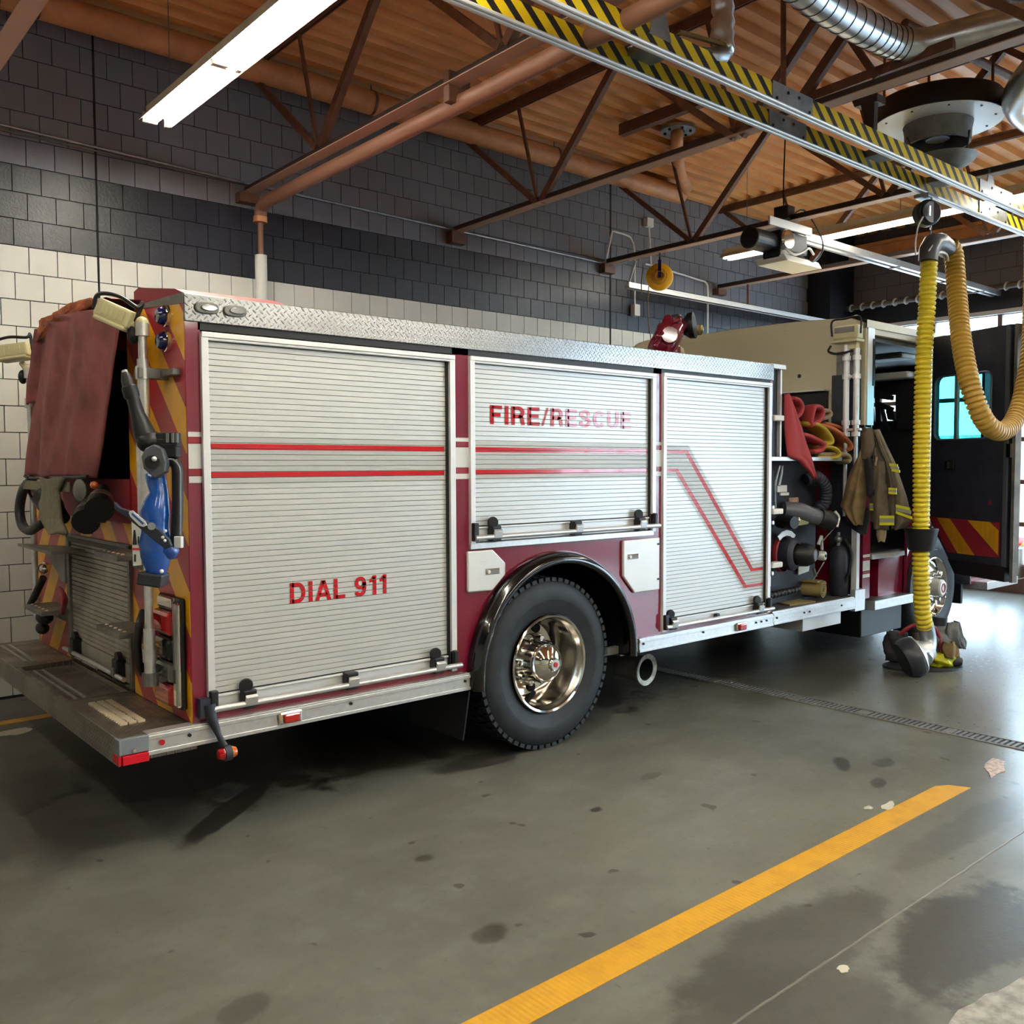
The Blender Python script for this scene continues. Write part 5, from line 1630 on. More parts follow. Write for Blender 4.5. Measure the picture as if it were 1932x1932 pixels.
# ---- cab
cb = MB()
yy_ = [4.088, 4.25, 4.8, 5.45, 6.1, 6.6, 6.76]
zz_ = [3.02, 3.055, 3.085, 3.095, 3.085, 3.055, 3.00]
X0, X1 = 7.60, 10.9
top = [(y, z) for y, z in zip(yy_, zz_)]
cb.prism([(X0, 4.13, 1.90), (X0, 6.76, 1.90)] + [(X0, y, z) for y, z in top[::-1][:-1]] + [(X0, 4.13, 3.0)], (0.06, 0, 0))
rf = [[(X, y, z) for y, z in top] + [(X, y, z - 0.07) for y, z in top[::-1]] for X in (X0 - 0.005, X1)]
cb.grid(rf, closed=True)
cb.box(X0, X0 + 0.12, TY, TY + 0.03, 2.08, 2.951)
cb.box(X0 + 0.12, X1, TY, TY + 0.05, 2.90, 2.951)
T('cab_shell', cb, 'cream', bevel=0.004)
T('cab_lower_wall', MB().box(X0, X0 + 0.05, 4.62, 6.76, 0.6, 1.90), 'dark_panel')
T('cab_rear_plate', MB().box(7.53, 7.60, 4.14, 4.38, 0.60, 2.55), 'dark_panel', label='dark plate on the rear corner of the cab')
T('cab_rear_plate', MB().box(7.57, 7.60, 4.14, 4.36, 2.55, 2.76), 'steel_dull', label='grey plate above the dark one')
T('cab_rear_stripe', MB().box(7.54, 7.60, 4.38, 4.62, 0.60, 1.90), 'maroon')
T('crosslay_box', MB().box(7.55, 7.60, 4.45, 4.90, 1.85, 2.42), 'black')
T('crosslay_lip', MB().box(7.50, 7.60, 4.44, 5.0, 2.42, 2.432), 'alu_white')
T('port_hole', MB().cyl((7.595, 4.75, 2.578), (7.604, 4.75, 2.578), 0.018, n=16), 'black')
T('cab_corner', MB().box(7.62, 7.735, TY - 0.012, TY + 0.02, 2.10, 2.96), 'alu_white', bevel=0.003)
T('corner_seal', MB().box(7.70, 7.74, TY - 0.016, TY + 0.01, 2.45, 2.86), 'black')
jb = MB()
jb.box(7.46, 7.51, TY - 0.02, TY + 0.03, 0.52, 1.72)
T('edge_trim', jb, 'alu_white')
T('rear_jamb', MB().box(7.60, 7.73, TY, TY + 0.04, 0.56, 2.10), 'maroon')
for za, zb, mt in ((0.93, 0.955, 'white_vinyl'), (0.905, 0.925, 'maroon_vinyl'), (0.81, 0.90, 'white_vinyl'), (0.785, 0.805, 'maroon_vinyl'), (0.75, 0.78, 'white_vinyl')):
    T('pale_stripe' if mt == 'white_vinyl' else 'dark_stripe', MB().box(7.605, 7.725, TY - 0.003, TY, za, zb), mt)
T('corner_foot', MB().box(7.43, 7.60, TY - 0.03, TY + 0.02, 0.47, 0.66), 'alu', bevel=0.004)
# steps
T('upper_step', MB().box(7.74, 8.34, TY - 0.02, 4.5, 0.905, 0.95), 'alu', bevel=0.004)
T('step_riser', MB().box(7.74, 8.0, 4.36, 4.38, 0.56, 0.90), 'tread_side')
T('step_side', MB().box(7.98, 8.45, 4.15, 4.36, 0.5, 0.90), 'maroon')
T('lower_step', MB().box(7.72, 8.44, TY - 0.06, 4.36, 0.455, 0.535), 'alu', bevel=0.004)
T('lower_step_tread', MB().box(7.73, 8.43, TY - 0.05, 4.36, 0.535, 0.541), 'tread_floor')
T('step_skirt', MB().box(7.66, 8.42, TY + 0.04, 4.6, 0.20, 0.455), 'black', bevel=0.01)
# front wheel arch panel and closed front part of the cab
fa = MB()
N = 30
xs = [8.45 + (9.85 - 8.45) * i / N for i in range(N + 1)]
def az2(x):
    d = 0.64 ** 2 - (x - 9.10) ** 2
    return max(0.5, 0.53 + math.sqrt(d)) if d > 0 else 0.5
for a, c in zip(xs, xs[1:]):
    fa.prism([(a, TY + 0.01, az2(a)), (c, TY + 0.01, az2(c)), (c, TY + 0.01, 1.30), (a, TY + 0.01, 1.30)], (0, 0.03, 0))
fa.box(9.85, 10.9, TY + 0.01, TY + 0.04, 0.5, 1.30)
fa.box(8.87, 9.05, TY + 0.01, TY + 0.04, 1.30, 2.9)
fa.box(9.05, 10.9, TY + 0.01, TY + 0.04, 1.30, 1.75)
fa.box(10.1, 10.9, TY + 0.01, TY + 0.04, 1.75, 2.9)
T('cab_side', fa, 'maroon')
ar = MB()
rows_ = []
for i in range(33):
    a = math.radians(-2 + 184 * i / 32)
    rows_.append([(9.10 + r * math.cos(a), yv, 0.53 + r * math.sin(a)) for r, yv in ((0.665, TY + 0.005), (0.665, TY - 0.03), (0.63, TY - 0.035), (0.62, TY + 0.02), (0.62, 4.6))])
ar.grid(rows_)
T('front_fender', ar, 'dark_panel', smooth=40)
# cab interior seen through the open doorway
T('cab_floor', MB().box(7.66, 10.85, 4.15, 6.72, 0.90, 0.96), 'black')
T('far_cab_wall', MB().box(7.66, 10.9, 6.70, 6.76, 0.6, 3.02), 'dark')
T('headliner', MB().box(7.66, 10.85, 4.16, 6.70, 2.93, 2.96), 'seat_dark')
T('cab_front', MB().box(10.85, 10.9, 4.1, 6.76, 0.5, 2.0).box(10.85, 10.9, 4.1, 6.76, 2.78, 3.05).box(10.85, 10.9, 5.38, 5.46, 2.0, 2.8), 'seat_dark')
T('windshield', MB().box(10.868, 10.876, 4.16, 6.70, 2.0, 2.78), 'glass')
T('roof_console', MB().box(8.80, 8.95, 4.3, 6.5, 2.60, 2.67), 'alu_white', bevel=0.02)
T('roof_light', MB().box(8.75, 9.05, 4.35, 4.75, 2.80, 2.86), 'steel_dull', bevel=0.02)
T('interior_lip', MB().box(7.75, 8.85, TY + 0.06, TY + 0.08, 2.86, 2.90), 'steel_dull')
T('back_panel_trim', MB().box(7.665, 7.68, 4.2, 6.6, 0.96, 2.9), 'seat_dark')
for (X, Yc, zb, zt, wy) in ((8.45, 4.75, 1.0, 2.25, 0.26), (9.5, 4.65, 1.2, 2.20, 0.26), (9.5, 6.0, 1.2, 2.3, 0.26), (9.15, 5.35, 1.0, 2.05, 0.3)):
    s = T('seat', MB().box(X - 0.06, X + 0.08, Yc - wy, Yc + wy, zb, zt - 0.25), 'seat_dark', bevel=0.04)
    T('headrest', MB().box(X - 0.05, X + 0.06, Yc - 0.13, Yc + 0.13, zt - 0.22, zt), 'seat_dark', bevel=0.04, parent=s)
    T('seat_cushion', MB().box(X - 0.45, X, Yc - wy, Yc + wy, zb, zb + 0.25), 'seat_dark', bevel=0.04, parent=s)
T('equipment_rack', MB().box(9.0, 9.06, 4.20, 6.6, 0.96, 2.20).box(9.0, 9.06, 4.20, 6.6, 2.46, 2.68), 'seat_dark')
for (ya, yb, za, zb) in ((4.2, 4.50, 2.1, 2.5), (4.66, 4.72, 2.1, 2.5), (4.86, 5.3, 2.1, 2.5), (4.50, 4.60, 2.2, 2.30), (4.74, 4.86, 2.20, 2.34), (5.5, 6.6, 2.1, 2.5)):
    T('stowed_gear', MB().obox((8.98, (ya + yb) / 2, (za + zb) / 2), (0.03, 0, 0), (0, (yb - ya) / 2, 0.01), (0, 0.012, (zb - za) / 2)), 'seat_dark', bevel=0.01)
T('stowed_gear', MB().bar((8.9, 4.50, 2.30), (8.9, 4.68, 2.38), 0.03, 0.05).bar((8.9, 4.56, 2.1), (8.9, 4.62, 2.34), 0.03, 0.035).bar((8.9, 4.50, 2.42), (8.9, 4.72, 2.46), 0.03, 0.05), 'seat_dark')
T('air_pack', MB().cyl((8.3, 4.62, 1.35), (8.3, 4.62, 1.95), 0.08, n=16), 'black', smooth=True)
T('steering_column', MB().bar((10.0, 5.0, 1.5), (10.3, 5.0, 1.75), 0.08, 0.08), 'black')

# ---- open crew door
HX, HYY = 8.87, TY
DD = Vector((-math.cos(math.radians(65.4)), -math.sin(math.radians(65.4)), 0))
DN = Vector((-0.909, 0.416, 0)).normalized()       # faces the rear of the bay


def dp(s, z, off=0.0):
    return Vector((HX, HYY, 0)) + DD * s + DN * off + Vector((0, 0, z))


def rr_rect(s0, s1, z0, z1, r, n=5):
    out = []
    for (cs, cz, a0) in ((s1 - r, z1 - r, 0), (s0 + r, z1 - r, 90), (s0 + r, z0 + r, 180), (s1 - r, z0 + r, 270)):
        for k in range(n + 1):
            a = math.radians(a0 + 90 * k / n)
            out.append((cs + r * math.cos(a), cz + r * math.sin(a)))
    return out
dm = MB()
WS0, WS1, WZ0, WZ1 = 0.045, 0.745, 1.985, 2.585
def dpr(pts, off, th):
    dm.prism([tuple(dp(s, z, off)) for s, z in pts], -DN * th)
dpr([(0, WZ1), (0.95, WZ1), (0.95, 2.965), (0, 2.975)], 0, 0.05)
dpr([(0, WZ0), (WS0, WZ0), (WS0, WZ1), (0, WZ1)], 0, 0.05)
dpr([(WS1, WZ0), (0.95, WZ0), (0.95, WZ1), (WS1, WZ1)], 0, 0.05)
dpr([(0, 1.22), (0.30, 0.80), (0.95, 0.79), (0.95, WZ0), (0, WZ0)], 0, 0.05)
for sx, sz, a0 in ((WS0, WZ0, 180), (WS1, WZ0, 270), (WS0, WZ1, 90), (WS1, WZ1, 0)):
    r = 0.07
    cx = sx + (r if sx == WS0 else -r)
    cz = sz + (r if sz == WZ0 else -r)
    arc = [(cx + r * math.cos(math.radians(a0 + 90 * k / 5)), cz + r * math.sin(math.radians(a0 + 90 * k / 5))) for k in range(6)]
    dpr([(sx, sz)] + arc, 0, 0.05)
cd_ = T('crew_door', dm, 'dark_panel', label='open crew door seen from inside')
T('door_skin', MB().prism([tuple(dp(s, z, -0.05)) for s, z in ((0.95, 0.79), (1.02, 0.79), (1.02, 2.96), (0.95, 2.965))], -DN * 0.012).prism([tuple(dp(s, z, -0.0)) for s, z in ((0.985, 0.72), (1.02, 0.72), (1.02, 2.96), (0.985, 2.965))], -DN * 0.05), 'steel_dull', parent=cd_)
T('edge_channel', MB().prism([tuple(dp(s, z, 0.012)) for s, z in ((0.905, 0.80), (0.945, 0.80), (0.945, 2.95), (0.905, 2.955))], -DN * 0.012), 'grey_plate', parent=cd_)
T('window_pane', MB().prism([tuple(dp(s, z, -0.02)) for s, z in rr_rect(WS0 - 0.002, WS1 + 0.002, WZ0 - 0.002, WZ1 + 0.002, 0.07)], -DN * 0.005), 'tint', parent=cd_)
T('window_rail', MB().prism([tuple(dp(s, z, 0.004)) for s, z in ((0.30, WZ0), (0.335, WZ0), (0.335, WZ1), (0.30, WZ1))], -DN * 0.03), 'steel_dull', parent=cd_)
T('window_seal', MB().tube([dp(s, z, 0.003) for s, z in rr_rect(WS0, WS1, WZ0, WZ1, 0.07)] + [dp(*rr_rect(WS0, WS1, WZ0, WZ1, 0.07)[0], 0.003)], 0.009, 6), 'grey_plate', parent=cd_)
T('bottom_seal', MB().prism([tuple(dp(s, z, 0.02)) for s, z in ((0.27, 0.86), (0.95, 0.85), (0.95, 0.72), (0.36, 0.73))], -DN * 0.07), 'black', parent=cd_)
T('red_panel', MB().prism([tuple(dp(s, z, 0.004)) for s, z in ((0.0, 1.245), (0.87, 1.236), (0.87, 0.925), (0.262, 0.920))], -DN * 0.004), 'red_dull', parent=cd_)
T('yellow_stripe', MB().prism([tuple(dp(s, z, 0.006)) for s, z in ((0.105, 1.243), (0.275, 1.241), (0.590, 0.922), (0.382, 0.921))], -DN * 0.003), 'tape', parent=cd_)
T('yellow_stripe', MB().prism([tuple(dp(s, z, 0.006)) for s, z in ((0.495, 1.239), (0.76, 1.237), (0.862, 1.165), (0.862, 0.945))], -DN * 0.003), 'tape', parent=cd_)
hl = T('door_handle', MB().prism([tuple(dp(s, z, 0.03)) for s, z in ((0.22, 1.70), (0.33, 1.70), (0.33, 1.79), (0.22, 1.79))], -DN * 0.03), 'black', bevel=0.01, parent=cd_)
T('handle_lever', MB().prism([tuple(dp(s, z, 0.045)) for s, z in ((0.24, 1.715), (0.27, 1.715), (0.27, 1.78), (0.24, 1.78))], -DN * 0.015), 'chrome', parent=cd_)
T('door_latch', MB().prism([tuple(dp(s, z, 0.02)) for s, z in ((0.94, 1.81), (0.985, 1.81), (0.985, 1.93), (0.94, 1.93))], -DN * 0.03), 'chrome', parent=cd_)
T('door_reflector', MB().prism([tuple(dp(s, z, 0.006)) for s, z in ((0.74, 1.39), (0.77, 1.39), (0.77, 1.43), (0.74, 1.43))], -DN * 0.004), 'red_dull', parent=cd_)
# step and flap of the front door, seen under the crew door
T('front_mud_flap', MB().box(9.72, 9.76, 4.15, 4.5, 0.30, 0.85), 'black')
T('front_step', MB().box(9.95, 10.75, 3.98, 4.35, 0.44, 0.52), 'alu', bevel=0.004)
T('front_bumper', MB().box(10.9, 11.45, 4.15, 6.70, 0.42, 0.80), 'chrome', bevel=0.02)
M['coat_dark'] = simple('dark_coat_lining', '#25232a', 0.8)

# ============================================================ rear of the truck
RX = 1.58
rp = MB()
rp.box(RX - 0.003, RX + 0.02, 4.104, 4.875, 0.575, 2.53)
rp.box(RX - 0.003, RX + 0.02, 6.055, 6.80, 0.575, 2.53)
rp.box(RX - 0.003, RX + 0.02, 4.875, 6.055, 1.345, 1.46)
T('rear_chevron_panel', rp, 'chevron')
T('rear_top_trim', MB().prism([(RX - 0.008, 4.095, 2.487), (RX - 0.008, 4.095, 2.535), (RX - 0.008, 4.66, 2.555), (RX - 0.008, 4.66, 2.535)], (0.01, 0, 0)), 'steel_dull')
T('hose_bed_sill', MB().box(RX - 0.012, RX + 0.02, 4.86, 6.10, 1.46, 1.69), 'red_dull', label='dusty red sill plate under the tarp')
T('far_body_side', MB().box(RX, 6.18, 6.77, 6.80, 0.56, 2.53), 'maroon')
# rear roller door
f = MB()
f.box(RX - 0.02, RX + 0.02, 5.985, 6.04, 0.60, 1.345)
f.box(RX - 0.02, RX + 0.02, 4.875, 4.91, 0.60, 1.345)
f.box(RX - 0.02, RX + 0.02, 4.875, 6.04, 1.33, 1.35)
rd = T('roller_door', f, 'steel_dull', bevel=0.002, label='dusty grey rear roller door')
T('top_seal', MB().box(RX - 0.025, RX, 4.91, 5.985, 1.305, 1.33), 'black', parent=rd)
sm = MB()
hw = (5.985 - 4.91) / 2
ys_ = [(0.010, -0.5), (0.005, -0.46), (0.0, -0.36), (0.0, 0.36), (0.005, 0.46), (0.010, 0.5)]
sm.grid([[(q[0], -hw, q[1] * PITCHZ) for q in ys_], [(q[0], hw, q[1] * PITCHZ) for q in ys_]])
me = sm.mesh('rear_slat')
for k in range(22):
    o = mo(me, 'slat', 'slat_rear', rd)
    o.location = (RX - 0.004, (4.91 + 5.985) / 2, 1.31 - (k + 0.5) * PITCHZ)
T('bottom_rail', MB().box(RX - 0.008, RX + 0.01, 4.91, 5.985, 0.61, 0.71), 'slat_rear', parent=rd)
T('lift_bar', MB().cyl((RX - 0.05, 4.90, 0.645), (RX - 0.05, 6.02, 0.645), 0.013, n=12), 'alu', smooth=True, parent=rd)
for Y in (5.85, 5.05):
    T('bar_bracket', MB().box(RX - 0.055, RX, Y - 0.04, Y + 0.04, 0.62, 0.73), 'black', bevel=0.008, parent=rd)
    T('roller_knob', MB().lathe([(0, -0.012), (0.034, -0.012), (0.034, 0.012), (0, 0.012)], (RX - 0.03, Y, 0.735), (1, 0, 0), 16), 'black', smooth=True, parent=rd)
    T('bracket_cap', MB().obox((RX - 0.06, Y, 0.66), (0.005, 0, 0), (0, 0.026, 0), (0.0, 0, 0.022)), 'steel_dull', parent=rd)

# rear step
st = MB()
st.box(1.245, 1.59, 4.08, 4.93, 0.46, 0.572)
st.box(1.245, 1.59, 5.98, 6.88, 0.46, 0.572)
st.box(1.245, 1.59, 4.93, 5.98, 0.46, 0.545)
st.box(1.245, 1.275, 4.93, 5.98, 0.545, 0.572)
st.box(1.56, 1.59, 4.93, 5.98, 0.545, 0.572)
rs = T('rear_step', st, 'tread_top', bevel=0.004)
T('step_fascia', MB().box(1.238, 1.246, 4.07, 6.88, 0.455, 0.574), 'tread_rear', parent=rs)
gp_ = simple('worn_bright_step_metal', '#efe4c8', 0.3, 0.6)
M['worn'] = gp_
for (ya, yb, za) in ((4.30, 4.80, 0.573), (5.05, 5.90, 0.546), (6.10, 6.75, 0.573)):
    for X in (1.335, 1.375, 1.415) if ya < 4.5 else (1.33, 1.375):
        g = MB()
        y = ya
        while y < yb:
            g.obox((X, y, za + 0.003), (0.016 if ya < 4.5 else 0.008, 0, 0), (0, 0.0045, 0.003), (0, -0.002, 0.006))
            y += 0.030
        stuff(T('grip_ridges', g, 'worn' if ya < 4.5 else 'alu', parent=rs))
T('corner_cap', MB().box(1.240, 1.366, 4.055, 4.082, 0.505, 0.575).box(1.236, 1.246, 4.050, 4.12, 0.505, 0.575), 'grey_marker', bevel=0.003, parent=rs)
T('corner_reflector', MB().box(1.250, 1.362, 4.047, 4.075, 0.462, 0.502), 'red_refl', bevel=0.002, parent=rs)
T('corner_reflector', MB().box(1.234, 1.246, 4.055, 4.13, 0.462, 0.502), 'red_refl', bevel=0.002, parent=rs)
T('cap_bolt', MB().cyl((1.30, 4.045, 0.52), (1.30, 4.052, 0.52), 0.008, n=8), 'chrome', parent=rs)
T('round_reflector', MB().cyl((1.425, 4.062, 0.528), (1.425, 4.07, 0.528), 0.013, n=16), 'red_lens', parent=s1)
T('step_frame', MB().box(1.3, 1.58, 4.3, 6.7, 0.40, 0.46), 'black', parent=rs)
# rubber arm marker at the corner
am = T('marker_arm', MB().rings([((1.645, 4.07, 0.66), 0.030), ((1.65, 4.06, 0.60), 0.026), ((1.67, 4.03, 0.52), 0.013), ((1.69, 4.015, 0.47), 0.016)], 12).box(1.60, 1.68, 4.06, 4.10, 0.60, 0.69), 'dark_panel', smooth=40)
T('arm_ring', MB().lathe([(0.028, -0.016), (0.036, -0.016), (0.036, 0.016), (0.028, 0.016)], (1.70, 4.01, 0.435), (1, 0, 0), 20, True), 'dark_panel', smooth=True, parent=am)
T('arm_lens', MB().lathe([(0, -0.045), (0.022, -0.042), (0.029, -0.02), (0.029, 0.0), (0, 0.0)], (1.70, 4.01, 0.435), (1, 0, 0), 20), 'red_lens', smooth=True, parent=am)
T('arm_lens', MB().lathe([(0, 0.045), (0.022, 0.042), (0.029, 0.02), (0.029, 0.0), (0, 0.0)], (1.70, 4.01, 0.435), (1, 0, 0), 20), 'amber', smooth=True, parent=am)

# blue lights, tail light cluster
for z in (2.452, 2.337):
    bl = T('blue_lamp', MB().lathe([(0.0, 0.055), (0.030, 0.052), (0.040, 0.04), (0.044, 0.0)], (RX, 4.30, z), (-1, 0, 0), 12), 'blue_lens', smooth=30)
    T('lamp_bezel', MB().lathe([(0.043, 0.0), (0.052, 0.0), (0.050, 0.02), (0.044, 0.022)], (RX, 4.30, z), (-1, 0, 0), 24), 'chrome', smooth=True, parent=bl)
tc = T('tail_light_cluster', MB().box(RX - 0.03, RX, 4.15, 4.44, 0.625, 1.15), 'black', bevel=0.02)
T('chrome_bezel', MB().box(RX - 0.05, RX - 0.02, 4.155, 4.21, 0.64, 1.13).box(RX - 0.05, RX - 0.02, 4.21, 4.40, 1.09, 1.145), 'chrome', bevel=0.012, parent=tc)
for z0, z1, mt, nm in ((0.965, 1.08, 'red_lens', 'red_lens'), (0.85, 0.955, 'black_gloss', 'arrow_lamp'), (0.745, 0.84, 'clear_lens', 'reverse_lamp'), (0.632, 0.735, 'red_lens', 'round_lens')):
    l_ = T(nm, MB().box(RX - 0.062, RX - 0.02, 4.215, 4.435, z0, z1), mt, bevel=0.025, parent=tc)
for k in range(4):
    z = 0.872 + 0.018 * k
    T('arrow_led', MB().box(RX - 0.066, RX - 0.060, 4.33, 4.42 - 0.012 * abs(k - 1.5), z, z + 0.008), 'tape', parent=tc)

# telescoping floodlight poles on the truck corners
def flood(base_top, base_bot, r, headc, ax, L, Hh, Dp, tilt, label, collar=True, hmat='cream_lamp'):
    bt, bb = Vector(base_top), Vector(base_bot)
    p_ = T('light_pole', MB().cyl(bb, bt, r, n=14), 'alu', smooth=True, label=label)
    if collar:
        for q in (0.0, 0.12, 0.92):
            c_ = bt.lerp(bb, q)
            T('pole_collar', MB().lathe([(r, -0.03), (r + 0.013, -0.03), (r + 0.013, 0.03), (r, 0.03)], c_, (0, 0, 1), 16), 'alu', smooth=40, parent=p_)
    ax = Vector(ax).normalized()
    nn = Vector((ax.y, -ax.x, 0))
    if nn.dot(-Fv) < 0:
        nn = -nn
    up = (Vector((0, 0, 1)) * math.cos(tilt) + ax * math.sin(tilt)).normalized()
    a2 = (ax * math.cos(tilt) - Vector((0, 0, 1)) * math.sin(tilt)).normalized()
    hc = Vector(headc)
    h = T('flood_head', MB().obox(hc, a2 * L / 2, nn * Dp / 2, up * Hh / 2).obox(hc - up * Hh * 0.55, a2 * L * 0.46, nn * Dp * 0.55, up * 0.012), hmat, bevel=0.012, parent=p_)
    h2 = T('head_fins', MB(), hmat, parent=p_) if False else None
    for k in range(5):
        T('head_rib', MB().obox(hc + nn * Dp * 0.5 + a2 * L * (-0.3 + 0.15 * k), a2 * 0.004, nn * 0.006, up * Hh * 0.3), hmat, parent=p_)
    T('lamp_glass', MB().obox(hc - up * Hh * 0.62, a2 * L * 0.4, nn * Dp * 0.4, up * 0.004), 'clear_lens', parent=p_)
    pa = hc + a2 * L * 0.52
    pb = hc - a2 * L * 0.52
    T('guard_handle', MB().tube(smoothpath([pa - up * Hh * 0.2 + nn * Dp * 0.4, pa + up * Hh * 0.6 + nn * Dp * 0.5, hc + up * Hh * 0.95 + nn * Dp * 0.5, pb + up * Hh * 0.8 + nn * Dp * 0.4, pb + up * Hh * 1.1, pb - up * Hh * 0.1], 6), 0.0095, 8), 'black', smooth=True, parent=p_)
    T('swivel', MB().ball(bt + Vector((0, 0, 0.03)), 0.03).cyl(bt, bt.lerp(hc, 0.5), 0.018, n=10), 'cream_lamp', smooth=40, parent=p_)
    T('cable_gland', MB().ball(bt + Vector((-0.03, 0.03, -0.02)), 0.028, 0.028, 0.045), 'black', smooth='all', parent=p_)
EV = Vector((0.757, -0.651, 0))
pt_ = at(268, 622, X=1.47)
flood((pt_.x, pt_.y, pt_.z), (1.47, pt_.y + 0.0, 0.74), 0.019, pt_ - EV * 0.115 + Vector((0, 0, 0.07)), -EV, 0.17, 0.085, 0.10, -0.42, 'right rear telescoping light pole')
for q0, q1 in ((0.78, 1.0), (1.98, 2.25)):
    T('pole_sleeve', MB().cyl((1.47, pt_.y, q0), (1.47, pt_.y, q1), 0.026, n=14), 'alu', smooth=True)
T('pole_bracket', MB().box(1.44, 1.58, pt_.y - 0.03, pt_.y + 0.03, 2.16, 2.21).box(1.54, 1.58, pt_.y - 0.18, pt_.y + 0.03, 2.17, 2.20), 'steel_dull', bevel=0.004)
T('pole_foot', MB().cyl((1.47, pt_.y, 0.73), (1.47, pt_.y, 0.79), 0.038, n=16).box(1.47, 1.58, pt_.y - 0.02, pt_.y + 0.02, 0.74, 0.77), 'steel_dull')
pl_ = at(55, 705, X=1.47)
flood((pl_.x, pl_.y, pl_.z), (1.47, pl_.y, 0.8), 0.019, pl_ - EV * 0.09 + Vector((0, 0, 0.14)), -EV, 0.22, 0.085, 0.12, 0.12, 'left rear telescoping light pole')
T('grab_rail', MB().cyl((1.49, 4.46, 1.42), (1.49, 4.46, 2.05), 0.016, n=12), 'alu', smooth=True)
# lights on the cab corner
for i, (Y, zt, zb) in enumerate(((4.20, 2.80, 1.30), (4.105, 2.76, 1.30))):
    p_ = T('light_pole', MB().cyl((7.46, Y, 2.05), (7.46, Y, zt), 0.026, n=14).cyl((7.46, Y, zb), (7.46, Y, 2.05), 0.017, n=14), 'alu_white' if i == 0 else 'alu', smooth=True, label=('left' if i == 0 else 'right') + ' light pole on the cab corner')
    for z in (2.68, 2.52, 2.12, 2.02):
        T('pole_collar', MB().lathe([(0.026, -0.02), (0.036, -0.02), (0.036, 0.02), (0.026, 0.02)], (7.46, Y, z), (0, 0, 1), 16), 'alu_white', smooth=40, parent=p_)
T('pole_clamp', MB().box(7.44, 7.48, 4.10, 4.20, 2.51, 2.53).box(7.44, 7.48, 4.06, 4.22, 2.05, 2.07), 'alu_white')
hd = T('flood_head', MB().box(7.40, 7.50, 4.07, 4.30, 2.84, 2.96), 'cream_lamp', bevel=0.012, label='cream floodlight on the cab corner pole')
T('lamp_glass', MB().box(7.392, 7.402, 4.10, 4.28, 2.90, 2.945), 'steel_dull', parent=hd)
T('lamp_visor', MB().box(7.37, 7.50, 4.06, 4.31, 2.815, 2.835).box(7.39, 7.402, 4.095, 4.285, 2.855, 2.875), 'cream_lamp', parent=hd)
T('guard_handle', MB().tube(smoothpath([(7.42, 4.32, 2.88), (7.42, 4.32, 3.01), (7.42, 4.20, 3.02), (7.42, 4.06, 3.02), (7.42, 4.05, 2.88)], 6), 0.009, 8), 'black', smooth=True, parent=hd)
T('lower_handle', MB().tube(smoothpath([(7.42, 4.33, 2.80), (7.40, 4.34, 2.75), (7.40, 4.25, 2.72), (7.42, 4.12, 2.74)], 6), 0.010, 8), 'black', smooth=True, parent=hd)
T('head_mount', MB().box(7.44, 7.49, 4.10, 4.22, 2.76, 2.83), 'cream_lamp', parent=hd)

# folding steps on the rear face
def fold_step(u, v, w_, label, X=1.45):
    p = at(u, v, X=X)
    s = T('folding_step', MB().box(X - 0.05, X + 0.12, p.y - w_ / 2, p.y + w_ / 2, p.z - 0.014, p.z + 0.014), 'steel_dull', bevel=0.004, label=label)
    g = MB()
    for k in range(5):
        g.lathe([(0.0, 0.02), (0.008, 0.018), (0.011, 0.013)], (X - 0.01, p.y - w_ / 2 + 0.04 + k * (w_ - 0.08) / 4, p.z), (0, 0, 1), 8)
    stuff(T('grip_studs', g, 'worn', smooth='all', parent=s))
    T('step_bracket', MB().prism([(X + 0.11, p.y - w_ / 2 + 0.01, p.z + 0.012), (X + 0.13, p.y - w_ / 2 + 0.01, p.z - 0.10), (X + 0.13, p.y - w_ / 2 + 0.01, p.z + 0.012)], (0, w_ - 0.02, 0)), 'steel_dull', parent=s)
    return s
fold_step(218, 1048, 0.36, 'upper right folding step')
fold_step(222, 1190, 0.36, 'lower right folding step')
fold_step(78, 1150, 0.42, 'lower left folding step')
p = at(85, 1036, X=1.45)
T('step_gusset', MB().prism([(1.38, p.y + 0.36, p.z), (1.38, p.y - 0.42, p.z), (1.56, p.y - 0.42, p.z), (1.56, p.y - 0.05, p.z)], (0, 0, 0.016)), 'steel_dull', label='wide upper left step plate')
T('gusset_plate', MB().prism([(1.45, p.y + 0.12, p.z + 0.005), (1.45, p.y - 0.42, p.z + 0.005), (1.45, p.y - 0.42, p.z - 0.17), (1.45, p.y - 0.34, p.z - 0.16), (1.45, p.y - 0.12, p.z - 0.06)], (0.012, 0, 0)), 'steel_dull')
# curved black grab handles low on the corners
T('grab_handle', MB().tube(smoothpath([at(270, 1155, X=1.50), at(263, 1180, X=1.46), at(259, 1220, X=1.45), at(264, 1255, X=1.46), at(272, 1272, X=1.50)], 6), 0.02, 10), 'black', smooth=True)
T('grab_handle', MB().tube(smoothpath([at(82, 1090, X=1.47), at(70, 1115, X=1.45), at(58, 1140, X=1.45)], 6), 0.022, 10), 'black', smooth=True)
T('grab_handle', MB().tube(smoothpath([at(112, 1112, X=1.50), at(122, 1130, X=1.47), at(118, 1155, X=1.50)], 6), 0.018, 10), 'red_dull', smooth=True)
T('hose_valve', MB().ball(at(84, 1165, X=1.50), 0.05, 0.09, 0.045).ball(at(80, 1185, X=1.5), 0.04, 0.07, 0.04), 'black', smooth='all')
T('small_lamp', MB().ball(at(84, 1072, X=1.52), 0.035, 0.06, 0.04), 'chrome', smooth='all')

